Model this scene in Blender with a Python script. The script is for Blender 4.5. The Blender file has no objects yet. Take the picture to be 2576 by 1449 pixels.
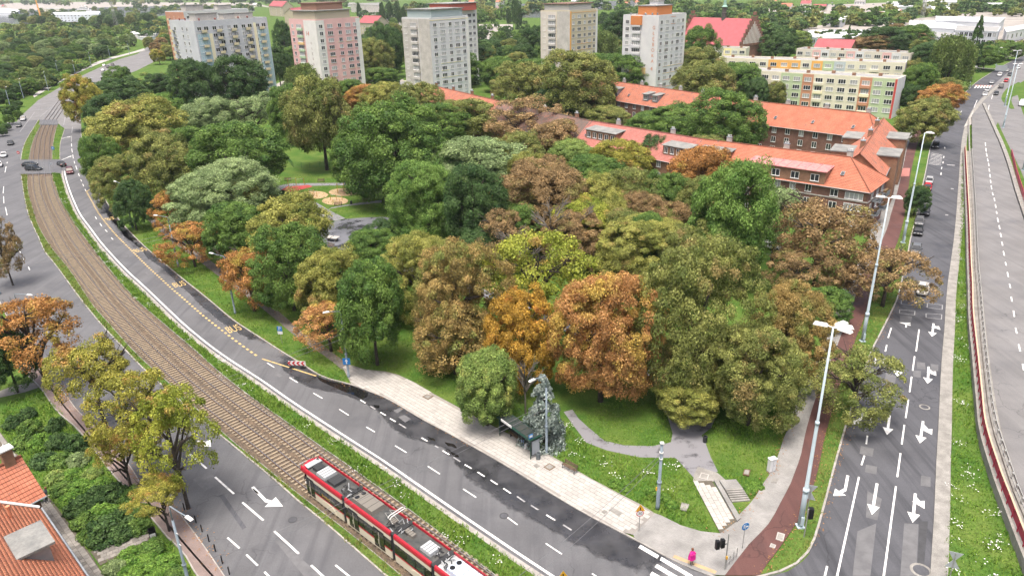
import bpy, bmesh, math, random
import numpy as np
from mathutils import Vector, Matrix, geometry
random.seed(7); RNG = np.random.default_rng(7)
SC = bpy.context.scene; COL = SC.collection
# ---------------------------------------------------------------- camera
CAM_H, FPX, VPX, VPY, CX, CY = 48.0, 1819.0, 1395.0, 5000.0, 1288.0, 724.5
_d = np.array([VPX-CX, VPY-CY, FPX]); _d /= np.linalg.norm(_d)
_y = np.array([0, 0, 1.0]) - _d*_d[2]; _y /= np.linalg.norm(_y)
_x = np.cross(_d, _y)
def G(px, py, z=0.0):
    """ground-plan survey: point of the level z that lies under a surveyed sight line"""
    r = np.array([px-CX, py-CY, FPX]); t = (CAM_H-z)/(r@_d)
    return Vector(((r@_x)*t, (r@_y)*t))
def proj(X, Y, Z):
    v = _x*X+_y*Y+_d*(CAM_H-Z); return CX+FPX*v[0]/v[2], CY+FPX*v[1]/v[2], v[2]
cam = bpy.data.cameras.new('camera'); cam_o = bpy.data.objects.new('camera', cam); COL.objects.link(cam_o)
R3 = Matrix(((_x[0], -_x[1], -_x[2]), (_y[0], -_y[1], -_y[2]), (-_d[0], _d[1], _d[2])))
cam_o.matrix_world = Matrix.Translation((0, 0, CAM_H)) @ R3.to_4x4()
cam.sensor_width = 36; cam.lens = 36*FPX/2576; cam.clip_start = 0.5; cam.clip_end = 9000
SC.camera = cam_o
# ---------------------------------------------------------------- sky, sun, exposure
SUN_EL, SUN_AZ = math.radians(76), math.radians(205)   # azimuth clockwise from +Y
wd = bpy.data.worlds.new('World'); SC.world = wd; wd.use_nodes = True
nt = wd.node_tree; sky = nt.nodes.new('ShaderNodeTexSky'); sky.sky_type = 'NISHITA'; sky.sun_disc = False
sky.sun_elevation = SUN_EL; sky.sun_rotation = SUN_AZ; sky.air_density = 1.0; sky.dust_density = 9.0; sky.ozone_density = 0.6
nt.links.new(sky.outputs[0], nt.nodes['Background'].inputs[0]); nt.nodes['Background'].inputs[1].default_value = 0.13
sl = bpy.data.lights.new('sun', 'SUN'); sl.energy = 1.5; sl.angle = math.radians(20); sl.color = (1, .965, .91)
so = bpy.data.objects.new('sun', sl); COL.objects.link(so)
sdir = Vector((math.sin(SUN_AZ)*math.cos(SUN_EL), math.cos(SUN_AZ)*math.cos(SUN_EL), math.sin(SUN_EL)))
so.rotation_euler = sdir.to_track_quat('Z', 'Y').to_euler()
SC.view_settings.view_transform = 'Standard'; SC.view_settings.look = 'None'
SC.view_settings.exposure = 1.12; SC.view_settings.gamma = 1; SC.view_settings.use_curve_mapping = False
SC.render.engine = 'CYCLES'; SC.cycles.use_denoising = True; SC.cycles.max_bounces = 6
SC.cycles.diffuse_bounces = 4; SC.cycles.glossy_bounces = 2; SC.cycles.transmission_bounces = 3; SC.cycles.transparent_max_bounces = 6
# ---------------------------------------------------------------- materials
MATS = {}; ALB = .8
def dim(c): return tuple(x*ALB for x in c)
def nodes_of(m):
    m.use_nodes = True; return m.node_tree, m.node_tree.nodes, m.node_tree.links, m.node_tree.nodes['Principled BSDF']
def noise(nt, vec, scale, detail=4, rough=.6):
    n = nt.nodes.new('ShaderNodeTexNoise'); n.inputs['Scale'].default_value = scale; n.inputs['Detail'].default_value = detail
    n.inputs['Roughness'].default_value = rough; nt.links.new(vec, n.inputs['Vector']); return n.outputs['Fac']
def ramp(nt, fac, stops, interp='LINEAR'):
    r = nt.nodes.new('ShaderNodeValToRGB'); r.color_ramp.interpolation = interp; e = r.color_ramp.elements
    while len(e) < len(stops): e.new(.5)
    for k, (p, c) in enumerate(stops): e[k].position = p; e[k].color = (*c, 1) if len(c) == 3 else c
    nt.links.new(fac, r.inputs[0]); return r.outputs[0]
def mixc(nt, fac, a, b, mode='MIX'):
    m = nt.nodes.new('ShaderNodeMix'); m.data_type = 'RGBA'; m.blend_type = mode
    for s, v in ((m.inputs[0], fac), (m.inputs[6], a), (m.inputs[7], b)):
        if hasattr(v, 'links'): nt.links.new(v, s)
        else: s.default_value = v if isinstance(v, float) else (*v, 1)
    return m.outputs[2]
def mathn(nt, op, a, b=None):
    m = nt.nodes.new('ShaderNodeMath'); m.operation = op
    for s, v in zip(m.inputs, (a, b)):
        if v is None: continue
        if hasattr(v, 'links'): nt.links.new(v, s)
        else: s.default_value = v
    return m.outputs[0]
def pos(nt): return nt.nodes.new('ShaderNodeNewGeometry').outputs['Position']
def objco(nt): return nt.nodes.new('ShaderNodeTexCoord').outputs['Object']
def bump(nt, h, bsdf, dist, strength=.6):
    b = nt.nodes.new('ShaderNodeBump'); b.inputs['Strength'].default_value = strength; b.inputs['Distance'].default_value = dist
    nt.links.new(h, b.inputs['Height']); nt.links.new(b.outputs[0], bsdf.inputs['Normal'])
def M(name, c, c2=None, scale=2.0, rough=.8, spec=.3, metal=0., bmp=0., bscale=None, fine=.0, fscale=40, use_obj=False, lo=.35, hi=.65):
    if name in MATS: return MATS[name]
    c = dim(c); c2 = dim(c2) if c2 else None
    m = bpy.data.materials.new(name); nt, N, L, b = nodes_of(m); MATS[name] = m
    b.inputs['Roughness'].default_value = rough; b.inputs['Specular IOR Level'].default_value = spec; b.inputs['Metallic'].default_value = metal
    b.inputs['Base Color'].default_value = (*c, 1)
    if c2 is not None or fine or bmp:
        p = objco(nt) if use_obj else pos(nt)
        col = c
        if c2 is not None: col = ramp(nt, noise(nt, p, scale), [(lo, c), (hi, c2)])
        if fine:
            f = noise(nt, p, fscale, 3)
            col = mixc(nt, 1.0, col, ramp(nt, f, [(.3, (1-fine,)*3), (.7, (1+fine,)*3)]), 'MULTIPLY')
        if hasattr(col, 'links'): L.new(col, b.inputs['Base Color'])
        if bmp: bump(nt, noise(nt, p, bscale or scale*6, 4), b, bmp)
    return m
def asphalt(name, base, dark, patch=.5, ang=0., streak=.55):
    base, dark = dim(base), dim(dark)
    m = bpy.data.materials.new(name); nt, N, L, b = nodes_of(m); MATS[name] = m; p = pos(nt)
    mp = N.new('ShaderNodeMapping'); mp.inputs['Scale'].default_value = (.5, .5, 1); L.new(p, mp.inputs[0])
    c = ramp(nt, noise(nt, mp.outputs[0], .35, 5), [(.38, base), (.62, tuple(x*.82 for x in base))])
    c = mixc(nt, ramp(nt, noise(nt, p, .12, 5, .65), [(.52, (0, 0, 0)), (.66, (patch,)*3)]), c, dark)
    ms = N.new('ShaderNodeMapping'); ms.inputs['Rotation'].default_value = (0, 0, ang); ms.inputs['Scale'].default_value = (.9, .035, 1); L.new(p, ms.inputs[0])
    c = mixc(nt, ramp(nt, noise(nt, ms.outputs[0], 1.0, 4, .6), [(.5, (0, 0, 0)), (.68, (streak,)*3)]), c, dark)
    c = mixc(nt, ramp(nt, noise(nt, ms.outputs[0], .6, 3), [(.56, (0, 0, 0)), (.75, (.4,)*3)]), c, tuple(x*1.35 for x in base))
    v = N.new('ShaderNodeTexVoronoi'); v.feature = 'DISTANCE_TO_EDGE'; v.inputs['Scale'].default_value = .22
    w = N.new('ShaderNodeVectorMath'); w.operation = 'ADD'; nn = N.new('ShaderNodeTexNoise'); nn.inputs['Scale'].default_value = .7; L.new(p, nn.inputs['Vector'])
    s = N.new('ShaderNodeVectorMath'); s.operation = 'SCALE'; s.inputs[3].default_value = 2.2; L.new(nn.outputs['Color'], s.inputs[0])
    L.new(p, w.inputs[0]); L.new(s.outputs[0], w.inputs[1]); L.new(w.outputs[0], v.inputs['Vector'])
    crack = ramp(nt, v.outputs['Distance'], [(.0, (1, 1, 1)), (.018, (0, 0, 0))])
    cm = mathn(nt, 'MULTIPLY', crack, ramp(nt, noise(nt, p, .06, 2), [(.55, (0, 0, 0)), (.62, (.55, .55, .55))]))
    c = mixc(nt, cm, c, tuple(x*.4 for x in dark))
    c = mixc(nt, 1.0, c, ramp(nt, noise(nt, p, 9, 3), [(.3, (.88,)*3), (.7, (1.12,)*3)]), 'MULTIPLY')
    L.new(c, b.inputs['Base Color'])
    L.new(ramp(nt, noise(nt, p, .12, 5, .65), [(.5, (.85,)*3), (.68, (.55,)*3)]), b.inputs['Roughness']); b.inputs['Specular IOR Level'].default_value = .3
    bump(nt, noise(nt, p, 25, 3), b, .01, .4); return m
def wet(name, c, rough=.12, mid=.5, sc=.55):
    c = dim(c)
    m = bpy.data.materials.new(name); nt, N, L, b = nodes_of(m); MATS[name] = m; p = pos(nt)
    k = noise(nt, p, sc, 5, .7)
    L.new(ramp(nt, k, [(mid-.06, c), (mid+.06, tuple(x*3.6 for x in c))]), b.inputs['Base Color'])
    L.new(ramp(nt, k, [(mid-.06, (rough,)*3), (mid+.08, (.7,)*3)]), b.inputs['Roughness']); b.inputs['Specular IOR Level'].default_value = .5
    return m
def paving(name, c1, c2, w, h, ang, mortar, msize=.012, off=.5, bias=0.):
    c1, c2, mortar = dim(c1), dim(c2), dim(mortar)
    m = bpy.data.materials.new(name); nt, N, L, b = nodes_of(m); MATS[name] = m; p = pos(nt)
    mp = N.new('ShaderNodeMapping'); mp.inputs['Rotation'].default_value = (0, 0, ang); L.new(p, mp.inputs[0])
    br = N.new('ShaderNodeTexBrick'); br.offset = off; L.new(mp.outputs[0], br.inputs['Vector'])
    br.inputs['Scale'].default_value = 1; br.inputs['Brick Width'].default_value = w; br.inputs['Row Height'].default_value = h
    br.inputs['Mortar Size'].default_value = msize; br.inputs['Bias'].default_value = bias
    br.inputs['Color1'].default_value = (*c1, 1); br.inputs['Color2'].default_value = (*c2, 1); br.inputs['Mortar'].default_value = (*mortar, 1)
    c = mixc(nt, 1.0, br.outputs['Color'], ramp(nt, noise(nt, p, .5, 5), [(.3, (.72,)*3), (.7, (1.12,)*3)]), 'MULTIPLY')
    L.new(c, b.inputs['Base Color']); b.inputs['Roughness'].default_value = .85; bump(nt, br.outputs['Fac'], b, -.01, .5); return m
def paint(name, c, rough=.3):
    return M(name, c, rough=rough, spec=.5)
# ---------------------------------------------------------------- mesh helpers
class MB:
    def __init__(s): s.v = []; s.f = []; s.m = []
    def add(s, vs, fs, mi=0):
        o = len(s.v); s.v += [tuple(x) for x in vs]; s.f += [tuple(i+o for i in f) for f in fs]; s.m += [mi]*len(fs); return s
    def box(s, c, d, mi=0, rz=0.0, taper=1.0):
        x, y, z = d[0]/2, d[1]/2, d[2]/2; ca, sa = math.cos(rz), math.sin(rz); vs = []
        for sz in (-1, 1):
            k = taper if sz > 0 else 1
            for sx, sy in ((-1, -1), (1, -1), (1, 1), (-1, 1)):
                a, b = sx*x*k, sy*y*k; vs.append((c[0]+a*ca-b*sa, c[1]+a*sa+b*ca, c[2]+sz*z))
        return s.add(vs, [(3, 2, 1, 0), (4, 5, 6, 7), (0, 1, 5, 4), (1, 2, 6, 5), (2, 3, 7, 6), (3, 0, 4, 7)], mi)
    def prism(s, poly, z0, z1, mi=0, top=None):
        n = len(poly); P = [(p[0], p[1]) for p in poly]
        if sum(P[i][0]*P[(i+1) % n][1]-P[(i+1) % n][0]*P[i][1] for i in range(n)) < 0: P.reverse()
        vs = [(x, y, z0) for x, y in P]+[(x, y, z1) for x, y in P]
        s.add(vs, [(i, (i+1) % n, (i+1) % n+n, i+n) for i in range(n)], mi)
        s.add(vs, [tuple(range(n-1, -1, -1))], mi); return s.add(vs, [tuple(range(n, 2*n))], mi if top is None else top)
    def sheet(s, poly, z, mi=0):
        P = [Vector((p[0], p[1], z)) for p in poly]; t = geometry.tessellate_polygon([P]); vs = P; fs = []
        for a, b, c in t:
            n = (P[b]-P[a]).cross(P[c]-P[a]).z; fs.append((a, b, c) if n > 0 else (a, c, b))
        return s.add(vs, fs, mi)
    def tube(s, pts, r, n=6, mi=0, cap=True):
        pts = [Vector(p) for p in pts]; rs = r if isinstance(r, (list, tuple)) else [r]*len(pts); o = []
        for i, p in enumerate(pts):
            t = (pts[min(i+1, len(pts)-1)]-pts[max(i-1, 0)]).normalized(); u = t.orthogonal().normalized() if abs(t.z) < .99 else Vector((1, 0, 0))
            if abs(t.z) < .99: u = t.cross(Vector((0, 0, 1))).normalized()
            w = t.cross(u).normalized()
            o += [p+(u*math.cos(a)+w*math.sin(a))*rs[i] for a in [2*math.pi*k/n for k in range(n)]]
        fs = [(i*n+k, i*n+(k+1) % n, (i+1)*n+(k+1) % n, (i+1)*n+k) for i in range(len(pts)-1) for k in range(n)]
        if cap: fs += [tuple(range(n-1, -1, -1)), tuple(range((len(pts)-1)*n, len(pts)*n))]
        return s.add(o, fs, mi)
    def lathe(s, prof, c=(0, 0, 0), n=10, mi=0):
        o = [(c[0]+r*math.cos(2*math.pi*k/n), c[1]+r*math.sin(2*math.pi*k/n), c[2]+z) for r, z in prof for k in range(n)]
        fs = [(i*n+k, i*n+(k+1) % n, (i+1)*n+(k+1) % n, (i+1)*n+k) for i in range(len(prof)-1) for k in range(n)]
        return s.add(o, fs+[tuple(range((len(prof)-1)*n, len(prof)*n))], mi)
    def mesh(s, name, mats, smooth=False):
        me = bpy.data.meshes.new(name); me.from_pydata(s.v, [], s.f)
        for m in (mats if isinstance(mats, (list, tuple)) else [mats]): me.materials.append(m)
        if any(s.m): me.polygons.foreach_set('material_index', s.m)
        if smooth: me.polygons.foreach_set('use_smooth', [True]*len(s.f))
        me.update(); return me
    def build(s, name, mats, parent=None, smooth=False, loc=None, rz=None):
        return ob(name, s.mesh(name, mats, smooth), parent, loc, rz)
def ob(name, me, parent=None, loc=None, rz=None, scale=None):
    o = bpy.data.objects.new(name, me); COL.objects.link(o)
    if parent is not None: o.parent = parent
    if loc is not None: o.location = loc
    if rz is not None: o.rotation_euler = (0, 0, rz)
    if scale is not None: o.scale = scale
    return o
def tag(o, label=None, cat=None, group=None, kind=None):
    if label: o['label'] = label
    if cat: o['category'] = cat
    if group: o['group'] = group
    if kind: o['kind'] = kind
    return o
def thing(name, label, cat, loc=(0, 0, 0), rz=0, group=None, scale=None):
    o = ob(name, None, None, loc, rz, scale); o.empty_display_size = .3; return tag(o, label, cat, group)
def struct(name, mb, mats, **k): return tag(mb.build(name, mats, **k), kind='structure')
def copy_tree(o, parent=None):
    c = o.copy(); COL.objects.link(c); c.parent = parent
    for ch in o.children: copy_tree(ch, c)
    return c
def setmat(o, i, m):
    o.material_slots[i].link = 'OBJECT'; o.material_slots[i].material = m
# ---------------------------------------------------------------- plan curves
def spline(pts, step=1.0):
    """Catmull-Rom through plan points, resampled at even steps"""
    P = [Vector(p[:2]) for p in pts]; P = [P[0]*2-P[1]]+P+[P[-1]*2-P[-2]]; o = []
    for i in range(1, len(P)-2):
        for t in np.linspace(0, 1, 24, endpoint=False):
            a, b, c, d = P[i-1:i+3]; o.append(.5*((2*b)+(c-a)*t+(2*a-5*b+4*c-d)*t*t+(3*b-a-3*c+d)*t**3))
    o.append(P[-2]); A = np.array([(p.x, p.y) for p in o]); s = np.r_[0, np.cumsum(np.hypot(*np.diff(A, axis=0).T))]
    q = np.linspace(0, s[-1], max(2, int(round(s[-1]/step))+1)); return np.c_[np.interp(q, s, A[:, 0]), np.interp(q, s, A[:, 1])]
def curve(px, step=1.0, z=0): return spline([G(x, y, z) for x, y in px], step)
def smooth(A, k):
    for _ in range(k): B = A.copy(); B[1:-1] = (A[:-2]+2*A[1:-1]+A[2:])/4; A = B
    return A
def tang(A):
    t = np.gradient(A, axis=0); return t/np.maximum(np.hypot(t[:, 0], t[:, 1]), 1e-9)[:, None]
def offs(A, d):
    t = tang(A); return A+np.c_[t[:, 1], -t[:, 0]]*d      # + is to the right of travel
def resample(A, n):
    s = np.r_[0, np.cumsum(np.hypot(*np.diff(A, axis=0).T))]; q = np.linspace(0, s[-1], n)
    return np.c_[np.interp(q, s, A[:, 0]), np.interp(q, s, A[:, 1])]
def ribbon(mb, A, B, z, mi=0, n=None, z2=None):
    n = n or max(len(A), len(B)); A, B = resample(A, n), resample(B, n); z2 = z if z2 is None else z2
    vs = [(*p, z) for p in A]+[(*p, z2) for p in B]; fs = []
    for i in range(n-1):
        f = (i, i+1, n+i+1, n+i); a = np.cross(A[i+1]-A[i], B[i]-A[i]); fs.append(f if a > 0 else f[::-1])
    return mb.add(vs, fs, mi)
def kerbline(mb, A, w=.16, z0=-.05, z1=.12, mi=0):
    L, R = offs(A, -w/2), offs(A, w/2); n = len(A)
    vs = [(*p, z0) for p in L]+[(*p, z1) for p in L]+[(*p, z1) for p in R]+[(*p, z0) for p in R]
    for i in range(n-1):
        for k in range(3): mb.add([vs[k*n+i], vs[k*n+i+1], vs[(k+1)*n+i+1], vs[(k+1)*n+i]], [(3, 2, 1, 0)], mi)
    return mb
def inside_many(poly, q):
    P = np.array([p[:2] for p in poly], dtype=float); x, y = q[:, 0][:, None], q[:, 1][:, None]; x1, y1 = P[:, 0], P[:, 1]; x2, y2 = np.roll(x1, -1), np.roll(y1, -1)
    c = ((y1 > y) != (y2 > y)) & (x < (x2-x1)*(y-y1)/np.where(y2 == y1, 1e-12, y2-y1)+x1); return c.sum(1) % 2 == 1
def inside(poly, x, y): return bool(inside_many(poly, np.array([[x, y]]))[0])
def PX(pts, z=0): return [tuple(G(x, y, z)) for x, y in pts]
def TL(i, j, *pts): return [(644*i+x/4, 362*j+y/4) for x, y in pts]
# ================================================================ GROUND, ROADS, TRACK
m_grass = M('grass_soil', (.055, .125, .02), (.115, .17, .036), scale=.22, rough=.95, spec=.1, bmp=.06, bscale=6, fine=.35, fscale=5)
def grassmat(name, a, b, c):
    m = bpy.data.materials.new(name); nt, N, L, bs = nodes_of(m); MATS[name] = m; p = pos(nt)
    at = N.new('ShaderNodeAttribute'); at.attribute_name = 'leaf'
    col = ramp(nt, noise(nt, p, .45, 4), [(.35, a), (.62, b)]); col = mixc(nt, ramp(nt, at.outputs['Fac'], [(.55, (0, 0, 0)), (1, (.8,)*3)]), col, c)
    L.new(col, bs.inputs['Base Color']); bs.inputs['Roughness'].default_value = .7; bs.inputs['Specular IOR Level'].default_value = .15; return m
m_blade = grassmat('grass_blades', (.07, .18, .02), (.14, .25, .032), (.23, .29, .06))
m_blade2 = grassmat('grass_blades_dry', (.12, .165, .035), (.21, .23, .06), (.3, .28, .1))
m_asph = asphalt('asphalt_grey', (.14, .142, .15), (.075, .077, .085), .5, 2.35, .5)
m_asph2 = asphalt('asphalt_dark', (.1, .103, .115), (.045, .047, .054), .6, .55, .8)
m_asph3 = asphalt('asphalt_pale', (.21, .206, .205), (.135, .133, .135), .5, .52)
m_wet = wet('wet_asphalt', (.02, .021, .024), .1); m_puddle = M('puddle_water', (.012, .012, .013), rough=.03, spec=.6)
m_kerb = M('kerb_stone', (.42, .40, .37), (.3, .28, .26), scale=1.2, rough=.85, fine=.15)
m_conc = M('concrete', (.33, .32, .295), (.22, .212, .195), scale=.8, rough=.85, fine=.2, fscale=12)
m_white = M('marking_white', (.85, .85, .83), (.5, .5, .49), scale=1.6, rough=.7, lo=.5, hi=.72); m_yel = M('marking_yellow', (.6, .44, .18), (.36, .27, .14), scale=1.8, rough=.7, lo=.48, hi=.72)
m_worn = M('marking_worn', (.45, .45, .45), (.25, .25, .26), scale=4, rough=.7)
m_ballast = M('ballast', (.17, .125, .085), (.1, .08, .062), scale=1.1, rough=.95, bmp=.12, bscale=14, fine=.5, fscale=9)
m_sleeper = M('sleeper_concrete', (.36, .29, .2), (.24, .2, .15), scale=1.5, rough=.9, fine=.2)
m_rail = M('rail_steel', (.42, .4, .38), rough=.32, metal=.9); m_rust = M('rail_rust', (.13, .075, .045), rough=.8)
m_red = asphalt('cycle_red', (.13, .062, .055), (.085, .045, .042), .5); m_pink = M('cycle_pink', (.5, .2, .17), (.4, .17, .15), rough=.8, fine=.1)
m_pav = paving('grey_pavers', (.34, .335, .32), (.29, .285, .275), .2, .1, .6, (.2, .195, .185), .008)
m_pav2 = paving('red_pavers', (.3, .225, .2), (.25, .19, .175), .2, .1, -.9, (.15, .12, .11), .008)
m_slab = [M('slab_light', (.47, .455, .425), (.4, .385, .36), scale=.7, rough=.85, fine=.1), M('slab_mid', (.44, .425, .395), (.37, .358, .335), scale=.7, rough=.85, fine=.12), M('slab_grey', (.43, .42, .39), (.36, .35, .33), scale=.7, rough=.85, fine=.12)]
m_slabg = [M('slab_old', (.27, .255, .235), (.2, .19, .175), scale=.9, rough=.9, fine=.2), M('slab_old_pale', (.32, .3, .275), (.25, .235, .215), scale=.9, rough=.9, fine=.2), M('slab_old_dark', (.2, .19, .17), (.15, .14, .13), scale=.9, rough=.9, fine=.2)]
m_joint = M('joint_dirt', (.14, .125, .1), (.1, .09, .07), scale=2, rough=.95)
m_sand = M('playground_sand', (.5, .36, .22), (.42, .3, .18), scale=2, rough=.95, fine=.15, fscale=8); m_rubber = M('red_rubber', (.45, .07, .07), (.36, .06, .06), rough=.8)
m_soil = M('bare_soil', (.2, .14, .09), (.13, .09, .06), scale=.9, rough=.95, fine=.25)
Z_R, Z_P = .02, .12
gp = MB(); gp.sheet([(-2600, -60), (2600, -60), (5200, 6000), (-5200, 6000)], 0); struct('ground', gp, m_grass)
# ---- plan lines of the tramway avenue
L1px = [(97, 302), (80, 330), (62, 362), (53, 400), (54, 440), (60, 487), (71, 537), (84, 570), (97, 597), (112, 632), (132, 657), (155, 687), (180, 722), (212, 764), (240, 799), (275, 839), (300, 864), (325, 891), (362, 929), (447, 1003), (485, 1036), (543, 1086), (587, 1121), (644, 1169), (694, 1208), (744, 1256), (804, 1303), (869, 1359), (919, 1403), (971, 1448), (1060, 1522)]
L2px = [(105, 312), (85, 350), (74, 394), (69, 440), (71, 482), (82, 524), (97, 569), (125, 617), (150, 649), (180, 686), (232, 766), (270, 809), (302, 846), (332, 879), (370, 916), (425, 964), (475, 1011), (558, 1086), (605, 1128), (644, 1156), (726, 1224), (774, 1261), (834, 1306), (884, 1345), (944, 1393), (1006, 1446), (1100, 1520)]
L3px = [(146, 312), (138, 340), (132, 380), (132, 434), (140, 467), (152, 502), (175, 542), (195, 574), (225, 614), (262, 662), (315, 725), (360, 771), (495, 886), (550, 936), (617, 989), (644, 1009), (755, 1087), (801, 1121), (856, 1158), (919, 1203), (981, 1248), (1069, 1313), (1156, 1381), (1244, 1447), (1340, 1520)]
L4px = [(163, 325), (152, 362), (151, 404), (153, 437), (160, 467), (172, 502), (190, 542), (215, 577), (240, 612), (270, 647), (307, 687), (346, 723), (395, 771), (450, 824), (512, 876), (575, 921), (644, 966), (706, 1011), (818, 1086), (894, 1136), (944, 1168), (1019, 1221), (1094, 1274), (1156, 1318), (1219, 1361), (1287, 1409), (1345, 1447), (1460, 1525)]
L5px = [(203, 325), (207, 362), (215, 394), (225, 430), (235, 470), (260, 497), (280, 527), (305, 560), (327, 584), (362, 619), (412, 662), (462, 704), (489, 725), (537, 764), (587, 806), (644, 843), (684, 869), (731, 899), (769, 921), (799, 944), (829, 956), (884, 966), (926, 984), (969, 999), (1019, 1029), (1069, 1059), (1131, 1091), (1194, 1126), (1244, 1154), (1288, 1180), (1350, 1218), (1413, 1258), (1488, 1301), (1550, 1333), (1600, 1358), (1645, 1383), (1700, 1413), (1738, 1433), (1775, 1446), (1830, 1462)]
R4px = [(175, 250), (155, 282), (139, 307), (128, 340), (125, 362), (124, 400), (127, 437), (134, 475), (150, 517), (175, 562), (207, 612), (240, 654), (270, 689), (299, 724), (350, 779), (425, 849), (500, 914), (575, 974), (643, 1024), (730, 1086), (784, 1129), (844, 1172), (969, 1258), (1054, 1317), (1144, 1381), (1234, 1447), (1420, 1583)]
cL1, cL2, cL3, cL4, cL5 = [smooth(curve(p, 1.0), 6) for p in (L1px, L2px, L3px, L4px, L5px)]
cR4 = smooth(curve(R4px, .5), 60); CTR = smooth(offs(cR4, 2.16), 10)
w0 = 10.6
cL0 = smooth(offs(cL1, w0), 30)
road_l = MB(); ribbon(road_l, cL0, cL1, Z_R, 0, 160)
road_left = struct('carriageway', road_l, m_asph)
road_r = MB(); ribbon(road_r, cL4, cL5, Z_R, 0, 200)
road_right = struct('carriageway', road_r, m_asph)
mb = MB(); mb.sheet(PX([(-30, 420), (0, 372), (10, 355), (22, 335), (50, 295), (97, 252), (160, 215), (215, 187), (252, 170), (300, 150), (345, 137), (372, 118), (420, 108), (440, 122), (400, 150), (345, 178), (300, 195), (250, 225), (212, 262), (203, 290), (205, 330), (160, 345), (146, 312), (105, 312), (80, 345), (55, 400), (40, 460)]), .012)
struct('road', mb, m_asph3)
mb = MB(); mb.sheet(PX([(360, 128), (430, 108), (520, 92), (560, 84), (545, 80), (450, 96), (380, 112)]), .010); struct('road', mb, m_asph3)
def rough(px, step=.8, amp=.22):
    P = [Vector(p) for p in PX(px)]; o = []; rg = random.Random(len(px)*7)
    for a, b in zip(P, P[1:]+P[:1]):
        n = max(1, int((b-a).length/step)); d = (b-a).normalized(); m = Vector((-d.y, d.x))
        for k in range(n): q = a.lerp(b, k/n)+m*rg.gauss(0, amp)*(1 if k else .4); o.append((q.x, q.y))
    return o
# wet/dark strips of the bus lane, puddle at the kerb
mb = MB(); mb.sheet(rough([(268, 530), (285, 545), (310, 580), (345, 615), (345, 628), (318, 606), (292, 575), (272, 548)]), Z_R+.004); ob('damp_patch', mb.mesh('damp_patch', m_asph2), road_right)
m_damp = bpy.data.materials.new('damp_asphalt'); nt, N, L, b_ = nodes_of(m_damp); at_ = N.new('ShaderNodeAttribute'); at_.attribute_name = 'soak'; pp_ = pos(nt)
L.new(ramp(nt, noise(nt, pp_, .5, 5), [(.35, (.022, .023, .026)), (.65, (.05, .051, .056))]), b_.inputs['Base Color']); L.new(ramp(nt, noise(nt, pp_, .4, 4), [(.4, (.22,)*3), (.6, (.6,)*3)]), b_.inputs['Roughness'])
L.new(ramp(nt, mathn(nt, 'ADD', mathn(nt, 'MULTIPLY', at_.outputs['Fac'], .8), mathn(nt, 'MULTIPLY', noise(nt, pp_, .7, 6, .7), .62)), [(.5, (0, 0, 0)), (.68, (.92,)*3)]), b_.inputs['Alpha'])
def damp(A, w0, w1, z, parent, name='damp_patch', inner=.1):
    n = len(A); t = np.linspace(0, 1, n); rows = []; wob = np.interp(np.arange(n), np.arange(0, n+6, 6), RNG.uniform(.7, 1.3, len(np.arange(0, n+6, 6)))); T = tang(A); R_ = np.c_[T[:, 1], -T[:, 0]]
    for k, f in enumerate((0, .3, .6, .85, 1)): rows.append(A+R_*(inner+(w0+(w1-w0)*t)*wob*f)[:, None])
    v = [(*p, z) for r_ in rows for p in r_]; me = bpy.data.meshes.new(name); me.from_pydata(v, [], [(k*n+i, (k+1)*n+i, (k+1)*n+i+1, k*n+i+1) for k in range(4) for i in range(n-1)]); end = np.minimum(1, np.minimum(t, 1-t)*9)
    at = me.attributes.new('soak', 'FLOAT', 'POINT'); at.data.foreach_set('value', np.concatenate([end*q for q in (1, .95, .7, .3, 0)]).astype(np.float32)); me.materials.append(m_damp); return ob(name, me, parent)
sel = np.array([p for p in cL5 if 880 < proj(p[0], p[1], 0)[1] < 1440]); damp(sel, 2.2, 5.2, Z_R+.004, road_right)
sel = np.array([p for p in cL5 if 500 < proj(p[0], p[1], 0)[1] < 880]); damp(sel, 1.2, 1.8, Z_R+.004, road_right)
mb = MB(); mb.sheet(PX([(796, 946), (828, 959), (884, 969), (926, 988), (924, 998), (912, 1005), (890, 994), (862, 984), (835, 972), (805, 958)]), Z_R+.008); ob('puddle', mb.mesh('puddle', m_puddle), road_right)
for P in ([(1072, 1098), (1090, 1102), (1096, 1110), (1080, 1106)], [(1118, 1112), (1140, 1116), (1150, 1128), (1128, 1122)], [(1126, 1130), (1148, 1142), (1160, 1154), (1140, 1146)], [(940, 1019), (955, 1020), (955, 1027), (942, 1025)], [(330, 598), (345, 600), (346, 604), (332, 604)]):
    mb = MB(); mb.sheet(rough(P, .3, .07), Z_R+.009); ob('puddle', mb.mesh('puddle', m_puddle), road_right)
# repair patches
def patch(parent, P, mt, z=.006): mb = MB(); mb.sheet(PX(P), Z_R+z); ob('repair_patch', mb.mesh('repair_patch', mt), parent)
m_pt1 = M('patch_light', (.165, .166, .172), (.125, .126, .132), scale=1, fine=.15); m_pt2 = M('patch_dark', (.075, .077, .083), (.055, .056, .06), scale=1, fine=.15)
for P in (TL(1, 2, (170, 855), (215, 845), (268, 885), (235, 902)), TL(1, 2, (1430, 1300), (1490, 1278), (1562, 1318), (1500, 1355)), TL(1, 2, (1380, 1235), (1480, 1195), (1490, 1215), (1420, 1262)), TL(0, 1, (930, 662), (1000, 650), (1020, 662), (945, 678)), TL(0, 1, (1450, 1290), (1570, 1265), (1615, 1285), (1490, 1322))): patch(road_right, P, m_pt1)
for P in (TL(0, 3, (1940, 480), (2105, 400), (2225, 520), (2060, 595)), TL(1, 3, (195, 1100), (235, 1085), (660, 1449), (480, 1449))): patch(road_left, P, m_pt1)
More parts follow.
